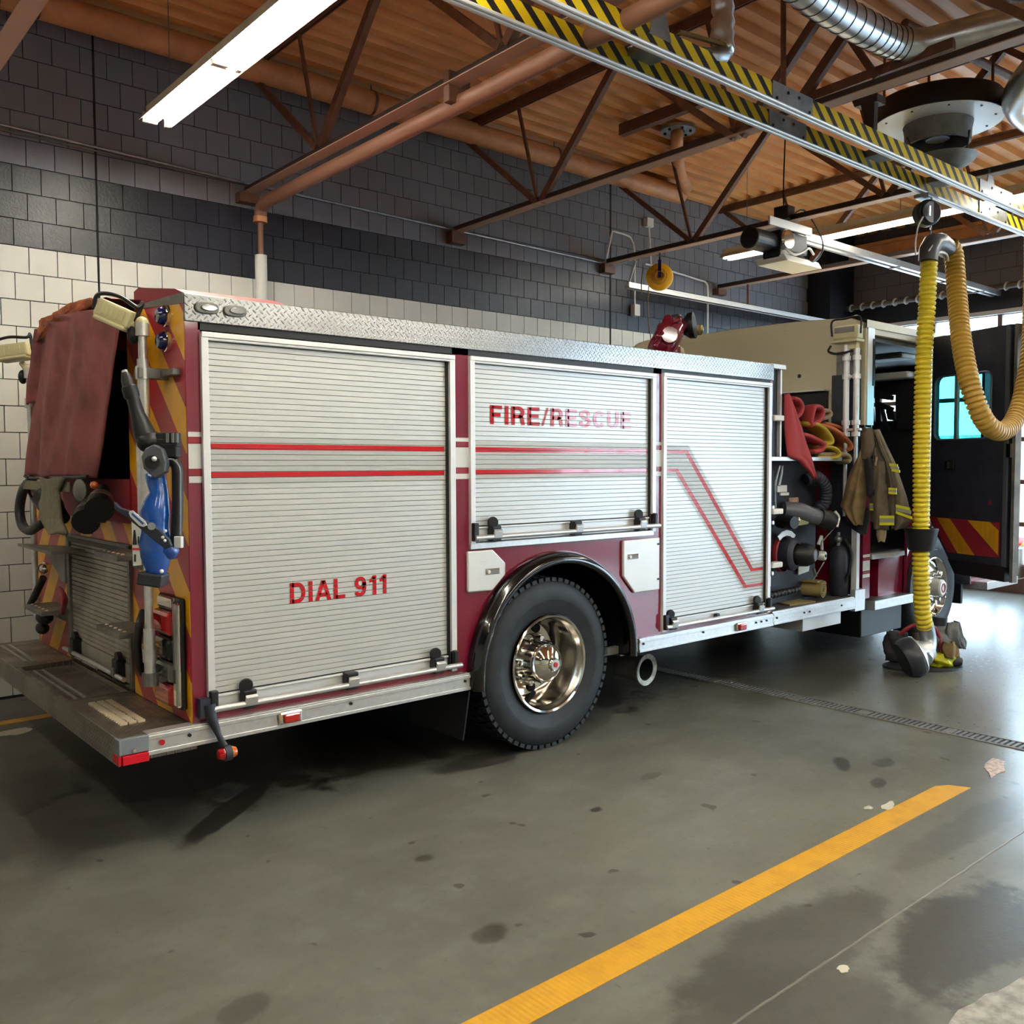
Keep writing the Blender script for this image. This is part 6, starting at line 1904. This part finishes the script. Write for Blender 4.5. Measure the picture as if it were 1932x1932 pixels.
# ============================================================ loose gear on the rear of the truck
t = thing('tarpaulin', (1.42, 5.5, 2.1), 'maroon tarpaulin covering the hose bed and hanging down the truck rear', 'tarpaulin')
rows_ = [(2.585, 5.95, 5.25), (2.54, 5.97, 4.72), (2.44, 6.02, 4.56), (2.13, 6.22, 4.70), (1.90, 6.32, 4.86), (1.70, 6.38, 5.03)]
ob('drape', cloth(rows_, 'x', 1.44, bulge=0.035, folds=2.6, amp=0.018, thick=0.006, nx=44, nz=48, seed=4), 'tarp', t, smooth='all')
tb = MB()
g_ = []
for i in range(13):
    x = 1.46 + (6.0 - 1.46) * i / 12
    row = []
    for k in range(17):
        y = 4.72 + (6.14 - 4.72) * k / 16
        row.append((x, y, 2.60 + 0.05 * math.sin(k / 16 * PI) + 0.012 * math.sin(i * 2.1 + k * 1.3) - (0.02 if i == 0 else 0)))
    g_.append(row)
tb.grid(g_)
ob('top_cover', tb, 'tarp', t, smooth='all')
o = ob('folded_edge', cloth([(2.62, 5.98, 4.95), (2.59, 6.0, 4.85), (2.55, 6.0, 5.4), (2.50, 6.02, 5.85)], 'x', 1.43, bulge=0.02, folds=4, amp=0.008, thick=0.006, nx=30, nz=8, seed=6), 'tarp_orange', t, smooth='all')
o['label'] = 'orange folded edge of the tarp'
o = ob('side_fold', cloth([(2.57, 6.02, 5.90), (2.3, 6.30, 6.02), (2.15, 6.32, 6.12)], 'x', 1.44, bulge=0.03, folds=1.5, amp=0.01, thick=0.006, nx=14, nz=20, seed=9), 'tarp', t, smooth='all')
ob('hem_rope', MB().tube(smoothpath([(1.43, 6.42, 1.70), (1.41, 6.2, 1.69), (1.40, 5.7, 1.695), (1.40, 5.2, 1.70), (1.41, 5.02, 1.705)], 6), 0.010, 6), 'black', t, smooth=True)

t = thing('rear_webbing', (1.38, 5.6, 1.5), 'beige webbing strap folded over a grey bar under the tarpaulin', 'strap')
ob('strap_band', cloth([(1.695, 5.82, 5.30), (1.63, 5.74, 5.42), (1.54, 5.80, 5.42), (1.46, 5.84, 5.40), (1.40, 5.72, 5.30), (1.385, 5.66, 5.36)], 'x', 1.37, bulge=0.02, folds=0.6, amp=0.004, thick=0.012, nx=16, nz=26, seed=2), 'strap', t, smooth='all')
ob('cross_band', MB().box(1.39, 1.40, 5.30, 6.30, 1.62, 1.675), 'strap', t, bevel=0.004)
ob('buckle', MB().lathe([(0.0, -0.02), (0.05, -0.02), (0.06, 0.0), (0.03, 0.02), (0.0, 0.02)], at(150, 925, X=1.40), (-1, -0.3, 0), 14), 'steel_dull', t, smooth=True)
ob('orange_toggle', MB().ball(at(178, 915, X=1.40), 0.02, 0.03, 0.02), 'amber', t, smooth='all')

t = thing('black_lifting_loop', (1.40, 6.6, 1.5), 'dark green-black looped sling hanging at the left rear corner of the truck', 'sling')
ob('loop', MB().tube(smoothpath([at(60, 905, X=1.42), at(44, 925, X=1.41), at(37, 960, X=1.40), at(42, 990, X=1.40), at(56, 1001, X=1.41), at(72, 992, X=1.42), at(84, 985, X=1.44)], 8), 0.030, 10), 'boot_black', t, smooth=True)
ob('thin_cord', MB().tube(smoothpath([at(52, 918, X=1.44), at(60, 940, X=1.43), at(76, 962, X=1.43), at(92, 975, X=1.46)], 6), 0.010, 6), 'black', t, smooth=True)

# nozzles in holders below the tarp
for (u, v, nm, lb) in ((100, 955, 'hose_nozzle', 'dusty black hose nozzle stowed left of the beige strap'), (165, 968, 'hose_nozzle', 'black hose nozzle with a grey band right of the beige strap'), (190, 945, 'hose_nozzle', 'black pistol grip nozzle stowed beside the red sill')):
    p = at(u, v, X=1.44)
    t = thing(nm, p, lb, 'nozzle')
    d_ = Vector((-0.3, -0.8, -0.35)).normalized() if u != 100 else Vector((-0.2, 0.8, 0.5)).normalized()
    q = Vector(p)
    ob('nozzle_body', MB().rings([(q - d_ * 0.14, 0.035), (q - d_ * 0.05, 0.045), (q, 0.05), (q + d_ * 0.05, 0.065), (q + d_ * 0.11, 0.07)], 18), 'black', t, smooth=40)
    o = ob('nozzle_band', MB().rings([(q - d_ * 0.02, 0.058), (q + d_ * 0.04, 0.068)], 18), 'steel_dull', t, smooth=40)
    ob('pistol_grip', MB().rings([(q - d_ * 0.04, 0.02), (q - d_ * 0.02 + Vector((0, 0, -0.12)), 0.022)], 10), 'black', t, smooth=True)

# blue ground monitor clipped to the corner
t = thing('ground_monitor', at(300, 980, D=3.95), 'blue and black portable ground monitor strapped upright on the rear corner', 'water monitor')
def md(u, v, d=3.95):
    return at(u, v, D=d)
bar_ = MB().rings([(md(236, 703), 0.016), (md(240, 716), 0.026), (md(243, 728), 0.027), (md(244, 731), 0.033), (md(249, 748), 0.033), (md(251, 752), 0.027), (md(260, 782), 0.030), (md(266, 800), 0.040), (md(272, 818), 0.046), (md(276, 830), 0.044)], 22)
ob('barrel', bar_, 'black', t, smooth=35)
ob('barrel_tip', MB().cyl(md(234.5, 699), md(237, 705), 0.013, n=12), 'alu', t)
ob('gear_housing', MB().ball(md(284, 834), 0.06, 0.05, 0.05), 'black', t, smooth='all')
bx_ = MB().obox(md(308, 836), EV * 0.070, Vector((0.651, 0.757, 0)) * 0.03, (0, 0, 0.020)).obox(md(318, 826), EV * 0.045, Vector((0.651, 0.757, 0)) * 0.03, (0, 0, 0.022)).obox(md(322, 850), EV * 0.035, Vector((0.651, 0.757, 0)) * 0.03, (0, 0, 0.03))
ob('mount_block', bx_, 'seat_dark', t, bevel=0.006)
for u in (316, 326, 334):
    ob('mount_clip', MB().obox(md(u, 826, 3.9), EV * 0.004, Fv * 0.008, (0, 0, 0.02)), 'steel_dull', t)
def pfan(uv, d, th):
    return MB().prism([tuple(md(u, v, d)) for u, v in uv], Fv * th)
ob('swivel_plate', pfan([(273, 846), (290, 838), (305, 846), (313, 872), (311, 890), (292, 903), (270, 884), (266, 862)], 3.88, 0.05), 'grey_plate', t, bevel=0.006)
ob('swivel_bore', MB().cyl(md(287, 872, 3.865), md(287, 872, 3.90), 0.030, n=20), 'black', t)
ob('swivel_pin', MB().ball(md(291, 866, 3.86), 0.011), 'alu_white', t, smooth='all')
body_ = MB().rings([(md(293, 893), 0.045), (md(296, 910), 0.042), (md(300, 930), 0.040), (md(296, 950), 0.055), (md(292, 970), 0.066), (md(293, 985), 0.060), (md(292, 1000), 0.062), (md(292, 1025), 0.070), (md(294, 1050), 0.068), (md(296, 1075), 0.045), (md(295, 1088), 0.04)], 22)
ob('blue_body', body_, 'blue_paint', t, smooth='all')
ob('blue_foot', MB().rings([(md(300, 1030), 0.05), (md(318, 1040), 0.045), (md(334, 1046), 0.022)], 16), 'blue_paint', t, smooth='all')
for v, r in ((985, 0.063), (1026, 0.072)):
    ob('body_rib', MB().rings([(md(292, v), r), (md(292, v + 3), r)], 22), 'blue_paint', t, smooth=40)
ob('base_pad', MB().obox(md(289, 1092), EV * 0.052 + Vector((0, 0, -0.008)), Vector((0.651, 0.757, 0)) * 0.05, (0.004, -0.004, 0.028)), 'boot_black', t, bevel=0.008)
ob('carry_loop', MB().tube(smoothpath([md(312, 872), md(325, 870), md(333, 880), md(335, 905), md(335, 960), md(333, 1005), md(330, 1030)], 6), 0.024, 10), 'black', t, smooth=True)
ob('loop_trim', MB().tube(smoothpath([md(318, 866, 3.9), md(328, 868, 3.9), md(339, 884, 3.9), md(340, 920, 3.9), md(340, 1010, 3.9)], 6), 0.004, 6), 'steel', t, smooth=True)
ob('loop_foot', pfan([(328, 1012), (342, 1012), (342, 1034), (328, 1034)], 3.88, 0.03), 'alu_white', t, bevel=0.003)
lv_ = pfan([(214, 946), (226, 958), (240, 962), (262, 975), (300, 1000), (318, 1018), (322, 1030), (312, 1036), (290, 1020), (262, 996), (236, 975), (216, 962)], 3.78, 0.025)
ob('lever_arm', lv_, 'dark_panel', t, bevel=0.004)
pill = [(244, 964), (250, 963), (274, 984), (277, 991), (270, 994), (263, 992), (246, 975), (243, 969)]
ob('name_sticker', pfan(pill, 3.77, 0.006), 'label_white', t)
ob('sticker_print', pfan([(249, 967), (272, 987), (269, 990), (248, 971)], 3.768, 0.003), 'label_blue', t)
ob('round_sticker', MB().cyl(md(286, 993, 3.772), md(286, 993, 3.78), 0.016, n=16), 'steel', t)
for u, v in ((307, 1014), (311, 1020), (312, 1002)):
    ob('rivet', MB().ball(md(u, v, 3.775), 0.007), 'alu_white', t, smooth='all')
ob('body_rivet', MB().ball(md(305, 1078, 3.87), 0.009), 'alu_white', t, smooth='all')
dial = pfan([(248, 984), (266, 986), (267, 1066), (251, 1068)], 3.9, 0.006)
sg = ob('instruction_label', dial, 'label_white', t)
sg['label'] = 'cream instruction label with black wedge'
for uv, mt in (([(252, 1000), (255, 1000), (258, 1028), (250, 1028)], 'black'), ([(250, 1034), (266, 1034), (266, 1038), (250, 1038)], 'red_vinyl'), ([(253, 1046), (256, 1046), (256, 1060), (253, 1060)], 'black'), ([(260, 1012), (262, 1012), (262, 1026), (260, 1026)], 'black')):
    ob('label_print', pfan(uv, 3.897, 0.002), mt, t)

# ============================================================ hoses on the pump shelf
def fold(name, pts, r, mat, parent, flat=0.5, n=12):
    P = smoothpath([at(u, v, Y=y) for u, v, y in pts], 7)
    mb = MB()
    mb.rings([(p, r) for p in P], n)
    # flatten the tube: fire hose lies flat
    o = ob(name, mb, mat, parent, smooth='all')
    return o


def ribbon(name, pts, w_, th, mat, parent):
    """flat hose lying in a bend; width runs across the truck"""
    P = smoothpath([at(u, v, Y=y) for u, v, y in pts], 7)
    rows = []
    for i, p in enumerate(P):
        a = P[max(i - 1, 0)]
        c = P[min(i + 1, len(P) - 1)]
        tn = (c - a).normalized()
        wd = Vector((0.30, 1, 0.0)).normalized()
        nn = tn.cross(wd).normalized()
        row = []
        for k in range(14):
            q = 2 * PI * k / 14
            row.append(tuple(p + wd * (w_ / 2 * math.copysign(abs(math.cos(q)) ** 0.7, math.cos(q))) + nn * (th / 2 * math.copysign(abs(math.sin(q)) ** 0.7, math.sin(q)))))
        rows.append(row)
    mb = MB()
    mb.grid(rows, closed=True)
    m_ = len(rows) - 1
    mb.f += [tuple(range(14))[::-1], tuple(m_ * 14 + k for k in range(14))]
    mb.mi += [0, 0]
    return ob(name, mb, mat, parent, smooth='all')
t = thing('fire_hose', at(1590, 850, Y=4.3), 'orange flat fire hose folds bulging from the pump shelf', 'fire hose', 'fire hoses on the pump shelf')
ribbon('hose_fold', [(1535, 800, 4.40), (1560, 806, 4.38), (1580, 816, 4.36), (1597, 830, 4.34), (1603, 842, 4.33), (1597, 849, 4.34), (1575, 850, 4.38)], 0.30, 0.05, 'hose_orange', t)
ribbon('hose_fold', [(1525, 802, 4.30), (1550, 808, 4.30), (1570, 820, 4.28), (1586, 836, 4.27), (1588, 846, 4.27), (1578, 850, 4.30)], 0.26, 0.05, 'hose_orange', t)
t = thing('fire_hose', at(1555, 840, Y=4.25), 'yellow flat fire hose folds in the middle of the pump shelf', 'fire hose', 'fire hoses on the pump shelf')
ribbon('hose_fold', [(1510, 800, 4.24), (1530, 802, 4.22), (1545, 812, 4.20), (1556, 828, 4.19), (1556, 836, 4.19), (1545, 838, 4.21)], 0.20, 0.045, 'hose_yellow', t)
ribbon('hose_fold', [(1530, 842, 4.22), (1550, 843, 4.20), (1565, 847, 4.19), (1573, 856, 4.18), (1568, 863, 4.18), (1550, 864, 4.20), (1530, 862, 4.22)], 0.18, 0.04, 'hose_yellow', t)
t = thing('fire_hose', at(1530, 780, Y=4.2), 'red flat fire hose folded behind the maroon flap', 'fire hose', 'fire hoses on the pump shelf')
ribbon('hose_fold', [(1520, 800, 4.20), (1525, 775, 4.2), (1530, 768, 4.22), (1540, 770, 4.24), (1543, 782, 4.24), (1536, 795, 4.22), (1520, 803, 4.20)], 0.16, 0.045, 'hose_red', t)
ribbon('hose_fold', [(1488, 752, 4.2), (1498, 756, 4.2), (1504, 768, 4.2), (1500, 782, 4.2), (1490, 790, 4.2)], 0.16, 0.04, 'hose_red', t)
ribbon('hose_fold', [(1505, 820, 4.18), (1520, 824, 4.17), (1538, 833, 4.16), (1545, 840, 4.16), (1540, 850, 4.16), (1525, 853, 4.17)], 0.16, 0.045, 'hose_red', t)
t = thing('fire_hose', at(1580, 865, Y=4.25), 'pale tan hose end at the right end of the pump shelf', 'fire hose', 'fire hoses on the pump shelf')
ribbon('hose_fold', [(1530, 858, 4.22), (1560, 858, 4.22), (1585, 858, 4.20), (1592, 866, 4.19), (1588, 872, 4.19)], 0.18, 0.05, 'hose_tan', t)
ribbon('hose_fold', [(1520, 790, 4.32), (1545, 790, 4.32), (1556, 784, 4.32), (1552, 776, 4.33), (1535, 778, 4.34)], 0.18, 0.045, 'hose_tan', t)

tag(ob('shelf_flap', cloth([(2.315, 6.345, 6.40), (2.2, 6.35, 6.49), (2.05, 6.365, 6.60), (1.90, 6.39, 6.69), (1.82, 6.41, 6.745), (1.79, 6.55, 6.76), (1.70, 6.70, 6.79), (1.64, 6.77, 6.80)], 'y', 4.10, bulge=0.03, folds=1.2, amp=0.008, thick=0.008, nx=20, nz=40, seed=3), 'hose_red', smooth='all'),
    'faded red cloth flap hanging diagonally over the pump shelf', 'cloth')

# rolled mat on the pump floor
t = thing('rolled_mat', (6.95, 4.3, 0.68), 'khaki rolled canvas mat lying on the pump step', 'mat')
rows_ = []
b0 = at(1554, 1122, Y=4.15)
a0 = b0 + Vector((-0.10, 0.48, 0.0))
a0.z = b0.z = 0.690
dd = (b0 - a0).normalized()
uu = dd.cross(Vector((0, 0, 1))).normalized()
vv = uu.cross(dd)
sp = []
for k in range(66):
    a = k / 65 * 2 * PI * 3.4
    r = 0.018 + 0.068 * k / 65
    sp.append((r * math.cos(a), r * math.sin(a) * 0.85))
def spiral(off):
    out = []
    for i, (x, y) in enumerate(sp):
        r = math.hypot(x, y)
        out.append((x * (r + off) / r, y * (r + off) / r))
    return out
so, si = spiral(0.0055), spiral(-0.0055)
ringpts = so + si[::-1]
mb = MB()
mb.grid([[tuple(a0 + (b0 - a0) * q + uu * x + vv * y + dd * 0.0) for x, y in ringpts] for q in (0, 0.5, 1.0)], closed=True)
n_ = len(ringpts)
for rr_ in (0, 2):
    o_ = rr_ * n_
    for k in range(len(so) - 1):
        mb.f.append((o_ + k, o_ + k + 1, o_ + n_ - 2 - k, o_ + n_ - 1 - k))
        mb.mi.append(0)
ob('roll', mb, 'towel', t, smooth=50)
ob('roll_core', MB().cyl(a0 + dd * 0.01, b0 - dd * 0.04, 0.075, n=16), 'coat_dark', t)
ob('loose_end', MB().obox(a0.lerp(b0, 0.5) + uu * 0.02 + vv * 0.072, dd * 0.22, uu * 0.07, vv * 0.005), 'towel', t)
tag(ob('canvas_flap', MB().obox((6.75, 4.25, 0.604), (0.16, -0.02, 0), (0.02, 0.10, 0), (0, 0, 0.006)), 'towel'), 'flat dusty canvas flap lying under the rolled mat on the pump step', 'cloth')

# ============================================================ turnout coat hung on the cab corner
t = thing('turnout_coat', (7.48, 3.95, 1.6), 'brown turnout coat with yellow reflective bands hung on the cab corner', 'coat')
CXP = 7.44
def cy(u, v):
    p = at(u, v, X=CXP)
    return p.y, p.z
def crow(lst):
    out = []
    for (ul, vl), (ur, vr) in lst:
        yl, zl = cy(ul, vl)
        yr, zr = cy(ur, vr)
        out.append(((zl + zr) / 2, yl, yr))
    return out
o = ob('lining_panel', cloth(crow([((1634, 848), (1640, 848)), ((1625, 868), (1640, 868)), ((1612, 890), (1640, 890)), ((1604, 915), (1640, 915)), ((1598, 940), (1639, 940)), ((1592, 955), (1637, 955)), ((1606, 975), (1635, 975)), ((1622, 990), (1633, 990))]), 'x', CXP - 0.05, bulge=0.07, folds=1.4, amp=0.015, thick=0.01, nx=22, nz=34, seed=2), 'coat_tan', t, smooth='all')
o['label'] = 'tan outer panel of the coat'
ob('lining_inside', cloth(crow([((1594, 958), (1640, 958)), ((1591, 970), (1640, 970)), ((1594, 988), (1636, 988)), ((1604, 998), (1633, 998)), ((1620, 1008), (1632, 1008))]), 'x', CXP + 0.02, bulge=0.03, folds=1, amp=0.005, nx=16, nz=14, seed=5), 'coat_dark', t, smooth='all')
ob('collar', cloth(crow([((1640, 808), (1652, 806)), ((1633, 818), (1658, 818)), ((1634, 840), (1660, 840)), ((1634, 858), (1656, 858)), ((1637, 868), (1650, 866))]), 'x', CXP - 0.08, bulge=0.05, folds=1, amp=0.01, nx=16, nz=18, seed=8), 'coat_brown', t, smooth='all')
ob('coat_body', cloth(crow([((1640, 830), (1662, 820)), ((1646, 865), (1672, 850)), ((1642, 890), (1690, 880)), ((1640, 915), (1694, 905)), ((1640, 940), (1692, 935)), ((1640, 965), (1690, 960)), ((1642, 985), (1688, 985))]), 'x', CXP, bulge=0.07, folds=2.4, amp=0.02, nx=30, nz=34, seed=11), 'coat_brown', t, smooth='all')
ob('right_side', cloth(crow([((1655, 808), (1664, 815)), ((1668, 845), (1680, 848)), ((1678, 872), (1693, 875)), ((1684, 900), (1702, 905)), ((1688, 935), (1713, 940)), ((1688, 965), (1719, 968)), ((1688, 985), (1721, 982)), ((1688, 1002), (1708, 994))]), 'x', CXP - 0.04, bulge=0.05, folds=1.5, amp=0.012, nx=22, nz=36, seed=14), 'coat_brown', t, smooth='all')
ob('sleeve', cloth(crow([((1660, 870), (1680, 870)), ((1658, 900), (1682, 900)), ((1656, 930), (1684, 930)), ((1658, 970), (1686, 970)), ((1657, 997), (1686, 997))]), 'x', CXP - 0.09, bulge=0.06, folds=0.9, amp=0.010, nx=18, nz=26, seed=17), 'coat_brown', t, smooth='all')
ob('sleeve_cuff', cloth(crow([((1664, 996), (1682, 996)), ((1664, 1010), (1681, 1010)), ((1667, 1021), (1679, 1020))]), 'x', CXP - 0.09, bulge=0.04, folds=1, amp=0.004, nx=12, nz=10, seed=1), 'hose_tan', t, smooth='all')
ob('dark_pocket', cloth(crow([((1642, 868), (1662, 862)), ((1642, 890), (1682, 895)), ((1644, 915), (1684, 905)), ((1646, 940), (1672, 930))]), 'x', CXP - 0.10, bulge=0.03, folds=2, amp=0.008, nx=16, nz=16, seed=19), 'coat_dark', t, smooth='all')
def trim(uv, mat, x):
    P = [at(u, v, X=x) for u, v in uv]
    return ob('reflective_band' if mat == 'hivis' else 'silver_band', MB().prism([tuple(p) for p in P], (0.012, 0, 0)), mat, t)
for (ua, va, ub, vb, h_, x) in ((1678, 874, 1693, 876, 5, CXP - 0.115), (1682, 884, 1697, 887, 5, CXP - 0.115), (1690, 952, 1716, 958, 5, CXP - 0.10), (1690, 964, 1720, 975, 5, CXP - 0.10),
                                (1659, 973, 1686, 973, 5, CXP - 0.165), (1659, 986, 1686, 986, 5, CXP - 0.165), (1676, 920, 1691, 921, 4, CXP - 0.125), (1676, 928, 1691, 929, 4, CXP - 0.125),
                                (1641, 950, 1655, 950, 3, CXP - 0.09), (1641, 960, 1655, 961, 3, CXP - 0.09)):
    trim([(ua, va), (ub, vb), (ub, vb + h_), (ua, va + h_)], 'hivis', x)
for (ua, va, ub, vb, h_, x) in ((1680, 879, 1695, 881, 5, CXP - 0.113), (1690, 957, 1718, 963, 7, CXP - 0.098), (1659, 978, 1686, 978, 8, CXP - 0.163), (1676, 924, 1691, 925, 4, CXP - 0.123), (1641, 953, 1655, 953, 7, CXP - 0.088)):
    trim([(ua, va), (ub, vb), (ub, vb + h_), (ua, va + h_)], 'silver_trim', x)
ob('clip', MB().cyl(at(1654, 862, X=CXP - 0.14), at(1652, 878, X=CXP - 0.14), 0.01, n=8), 'hose_tan', t)

# extinguisher strapped behind the coat
t = thing('fire_extinguisher', (7.47, 4.22, 0.75), 'dark fire extinguisher with silver valve standing on the pump step', 'extinguisher')
ob('cylinder', MB().lathe([(0.0, 0.0), (0.07, 0.0), (0.08, 0.02), (0.08, 0.36), (0.06, 0.42), (0.025, 0.45), (0.0, 0.45)], (7.42, 4.22, 0.60), (0, 0, 1), 24), 'dark_panel', t, smooth=40)
ob('valve', MB().ball((7.40, 4.22, 1.10), 0.035).cyl((7.40, 4.22, 1.03), (7.40, 4.22, 1.16), 0.016, n=10), 'steel', t, smooth=40)
ob('discharge_tube', MB().tube(smoothpath([(7.40, 4.16, 1.10), (7.40, 4.10, 1.0), (7.40, 4.11, 0.85), (7.40, 4.15, 0.72)], 6), 0.014, 8), 'black', t, smooth=True)

# ============================================================ deck gun on the roof of the pump module
t = thing('deck_gun', at(1265, 640, Y=5.3), 'maroon deck gun with a black round nozzle on top of the truck', 'water monitor')
def g5(u, v, y=5.3):
    return at(u, v, Y=y)
ob('gun_base', MB().cyl((g5(1265, 640).x, 5.3, 2.45), g5(1265, 655), 0.09, n=18), 'maroon', t, smooth=40)
ob('gun_body', MB().rings([(g5(1240, 662), 0.10), (g5(1252, 650), 0.12), (g5(1262, 630), 0.13), (g5(1274, 618), 0.09), (g5(1284, 612), 0.07)], 20), 'maroon', t, smooth='all')
ob('gun_elbow', MB().rings([(g5(1250, 640), 0.05), (g5(1256, 620), 0.055), (g5(1261, 600), 0.045), (g5(1262, 596), 0.03)], 16), 'maroon', t, smooth='all')
ob('gun_arm', MB().bar(g5(1240, 648), g5(1282, 625), 0.06, 0.06), 'maroon', t, bevel=0.01)
ob('hand_wheel', MB().lathe([(0.05, -0.01), (0.065, -0.01), (0.065, 0.01), (0.05, 0.01)], g5(1272, 600), (0, 0.3, 1), 20, True), 'black', t, smooth=True)
for (ua, va, ub, vb) in ((1244, 640, 1236, 652), (1250, 628, 1242, 634), (1268, 606, 1280, 603), (1276, 640, 1284, 632)):
    ob('gun_lever', MB().cyl(g5(ua, va, 5.2), g5(ub, vb, 5.2), 0.018, n=8).ball(g5(ub, vb, 5.2), 0.028), 'maroon', t, smooth=True)
ob('gun_gear', MB().lathe([(0.0, -0.03), (0.07, -0.03), (0.085, 0.0), (0.07, 0.03), (0.0, 0.03)], g5(1262, 632, 5.18), (-0.6, -0.8, 0), 18), 'maroon', t, smooth=40)
nx_ = g5(1300, 615)
dn = Vector((0.45, -0.85, 0.1)).normalized()
ob('gun_nozzle', MB().rings([(g5(1284, 610), 0.04), (nx_ - dn * 0.06, 0.06), (nx_, 0.115), (nx_ + dn * 0.05, 0.12), (nx_ + dn * 0.055, 0.10)], 26), 'black', t, smooth=35)
ob('nozzle_face', MB().cyl(nx_ + dn * 0.045, nx_ + dn * 0.05, 0.085, n=24), 'dark_panel', t)
tag(ob('cable_reel_cover', MB().ball(at(1240, 668, Y=5.9), 0.30, 0.25, 0.14), 'cream', smooth='all'), 'rounded cream cover just left of the deck gun on the truck roof', 'cover')
for i, (u, v) in enumerate(((1318, 622),)):
    tag(ob('roof_lamp', MB().rings([(at(u, v + 10, Y=5.6), 0.03), (at(u, v, Y=5.6), 0.05), (at(u, v - 8, Y=5.6), 0.04)], 14), 'brass_dull', smooth=True), 'small brass coloured lamp on the cab roof behind the deck gun', 'lamp')

# ============================================================ vehicle beyond the bay door
t = thing('parked_ambulance', (16.5, 6.0, 0), 'white vehicle with red and yellow chevrons outside beyond the bay door', 'ambulance')
ox, oy0, oy1 = 15.2, 3.4, at(1914, 1050, X=15.2).y
ob('body', MB().box(ox, ox + 5, oy0, oy1, 0.35, 2.5), 'white', t, bevel=0.05)
o = MB()
ob('bumper_band', MB().box(ox - 0.02, ox, oy0 + 0.02, oy1, 0.36, 0.62), 'red_vinyl', t)
k = 0
y = oy1
while y > oy0 + 0.3:
    ob('chevron_stripe', MB().prism([(ox - 0.03, y, 0.36), (ox - 0.03, y - 0.16, 0.36), (ox - 0.03, y - 0.34, 0.62), (ox - 0.03, y - 0.18, 0.62)], (0.01, 0, 0)), 'tape', t)
    y -= 0.36
for X, Y in ((ox + 0.8, oy0 + 0.1), (ox + 4, oy0 + 0.1), (ox + 0.8, oy1 - 0.25), (ox + 4, oy1 - 0.25)):
    ob('wheel', MB().cyl((X, Y, 0.35), (X, Y + 0.2, 0.35), 0.37, n=24), 'rubber', t)
ob('window', MB().box(ox - 0.012, ox, oy0 + 0.3, oy1 - 0.3, 1.5, 2.1), 'tint', t)
# brick building across the yard
t = thing('brick_building', (40, 5, 0), 'long brick building across the yard outside', 'building')
ob('facade', MB().box(40, 46, -25, 30, -0.03, 3.0), simple('red_brown_brick', '#a08878', 0.8, nscale=3, nvar=0.1), t)
for k in range(12):
    w_ = ob('window', MB().box(39.95, 40, -22 + 4 * k, -20 + 4 * k, 1.0, 2.4), 'white', t)
    ob('pane', MB().box(39.93, 39.95, -21.9 + 4 * k, -20.1 + 4 * k, 1.1, 2.3), 'tint', w_)
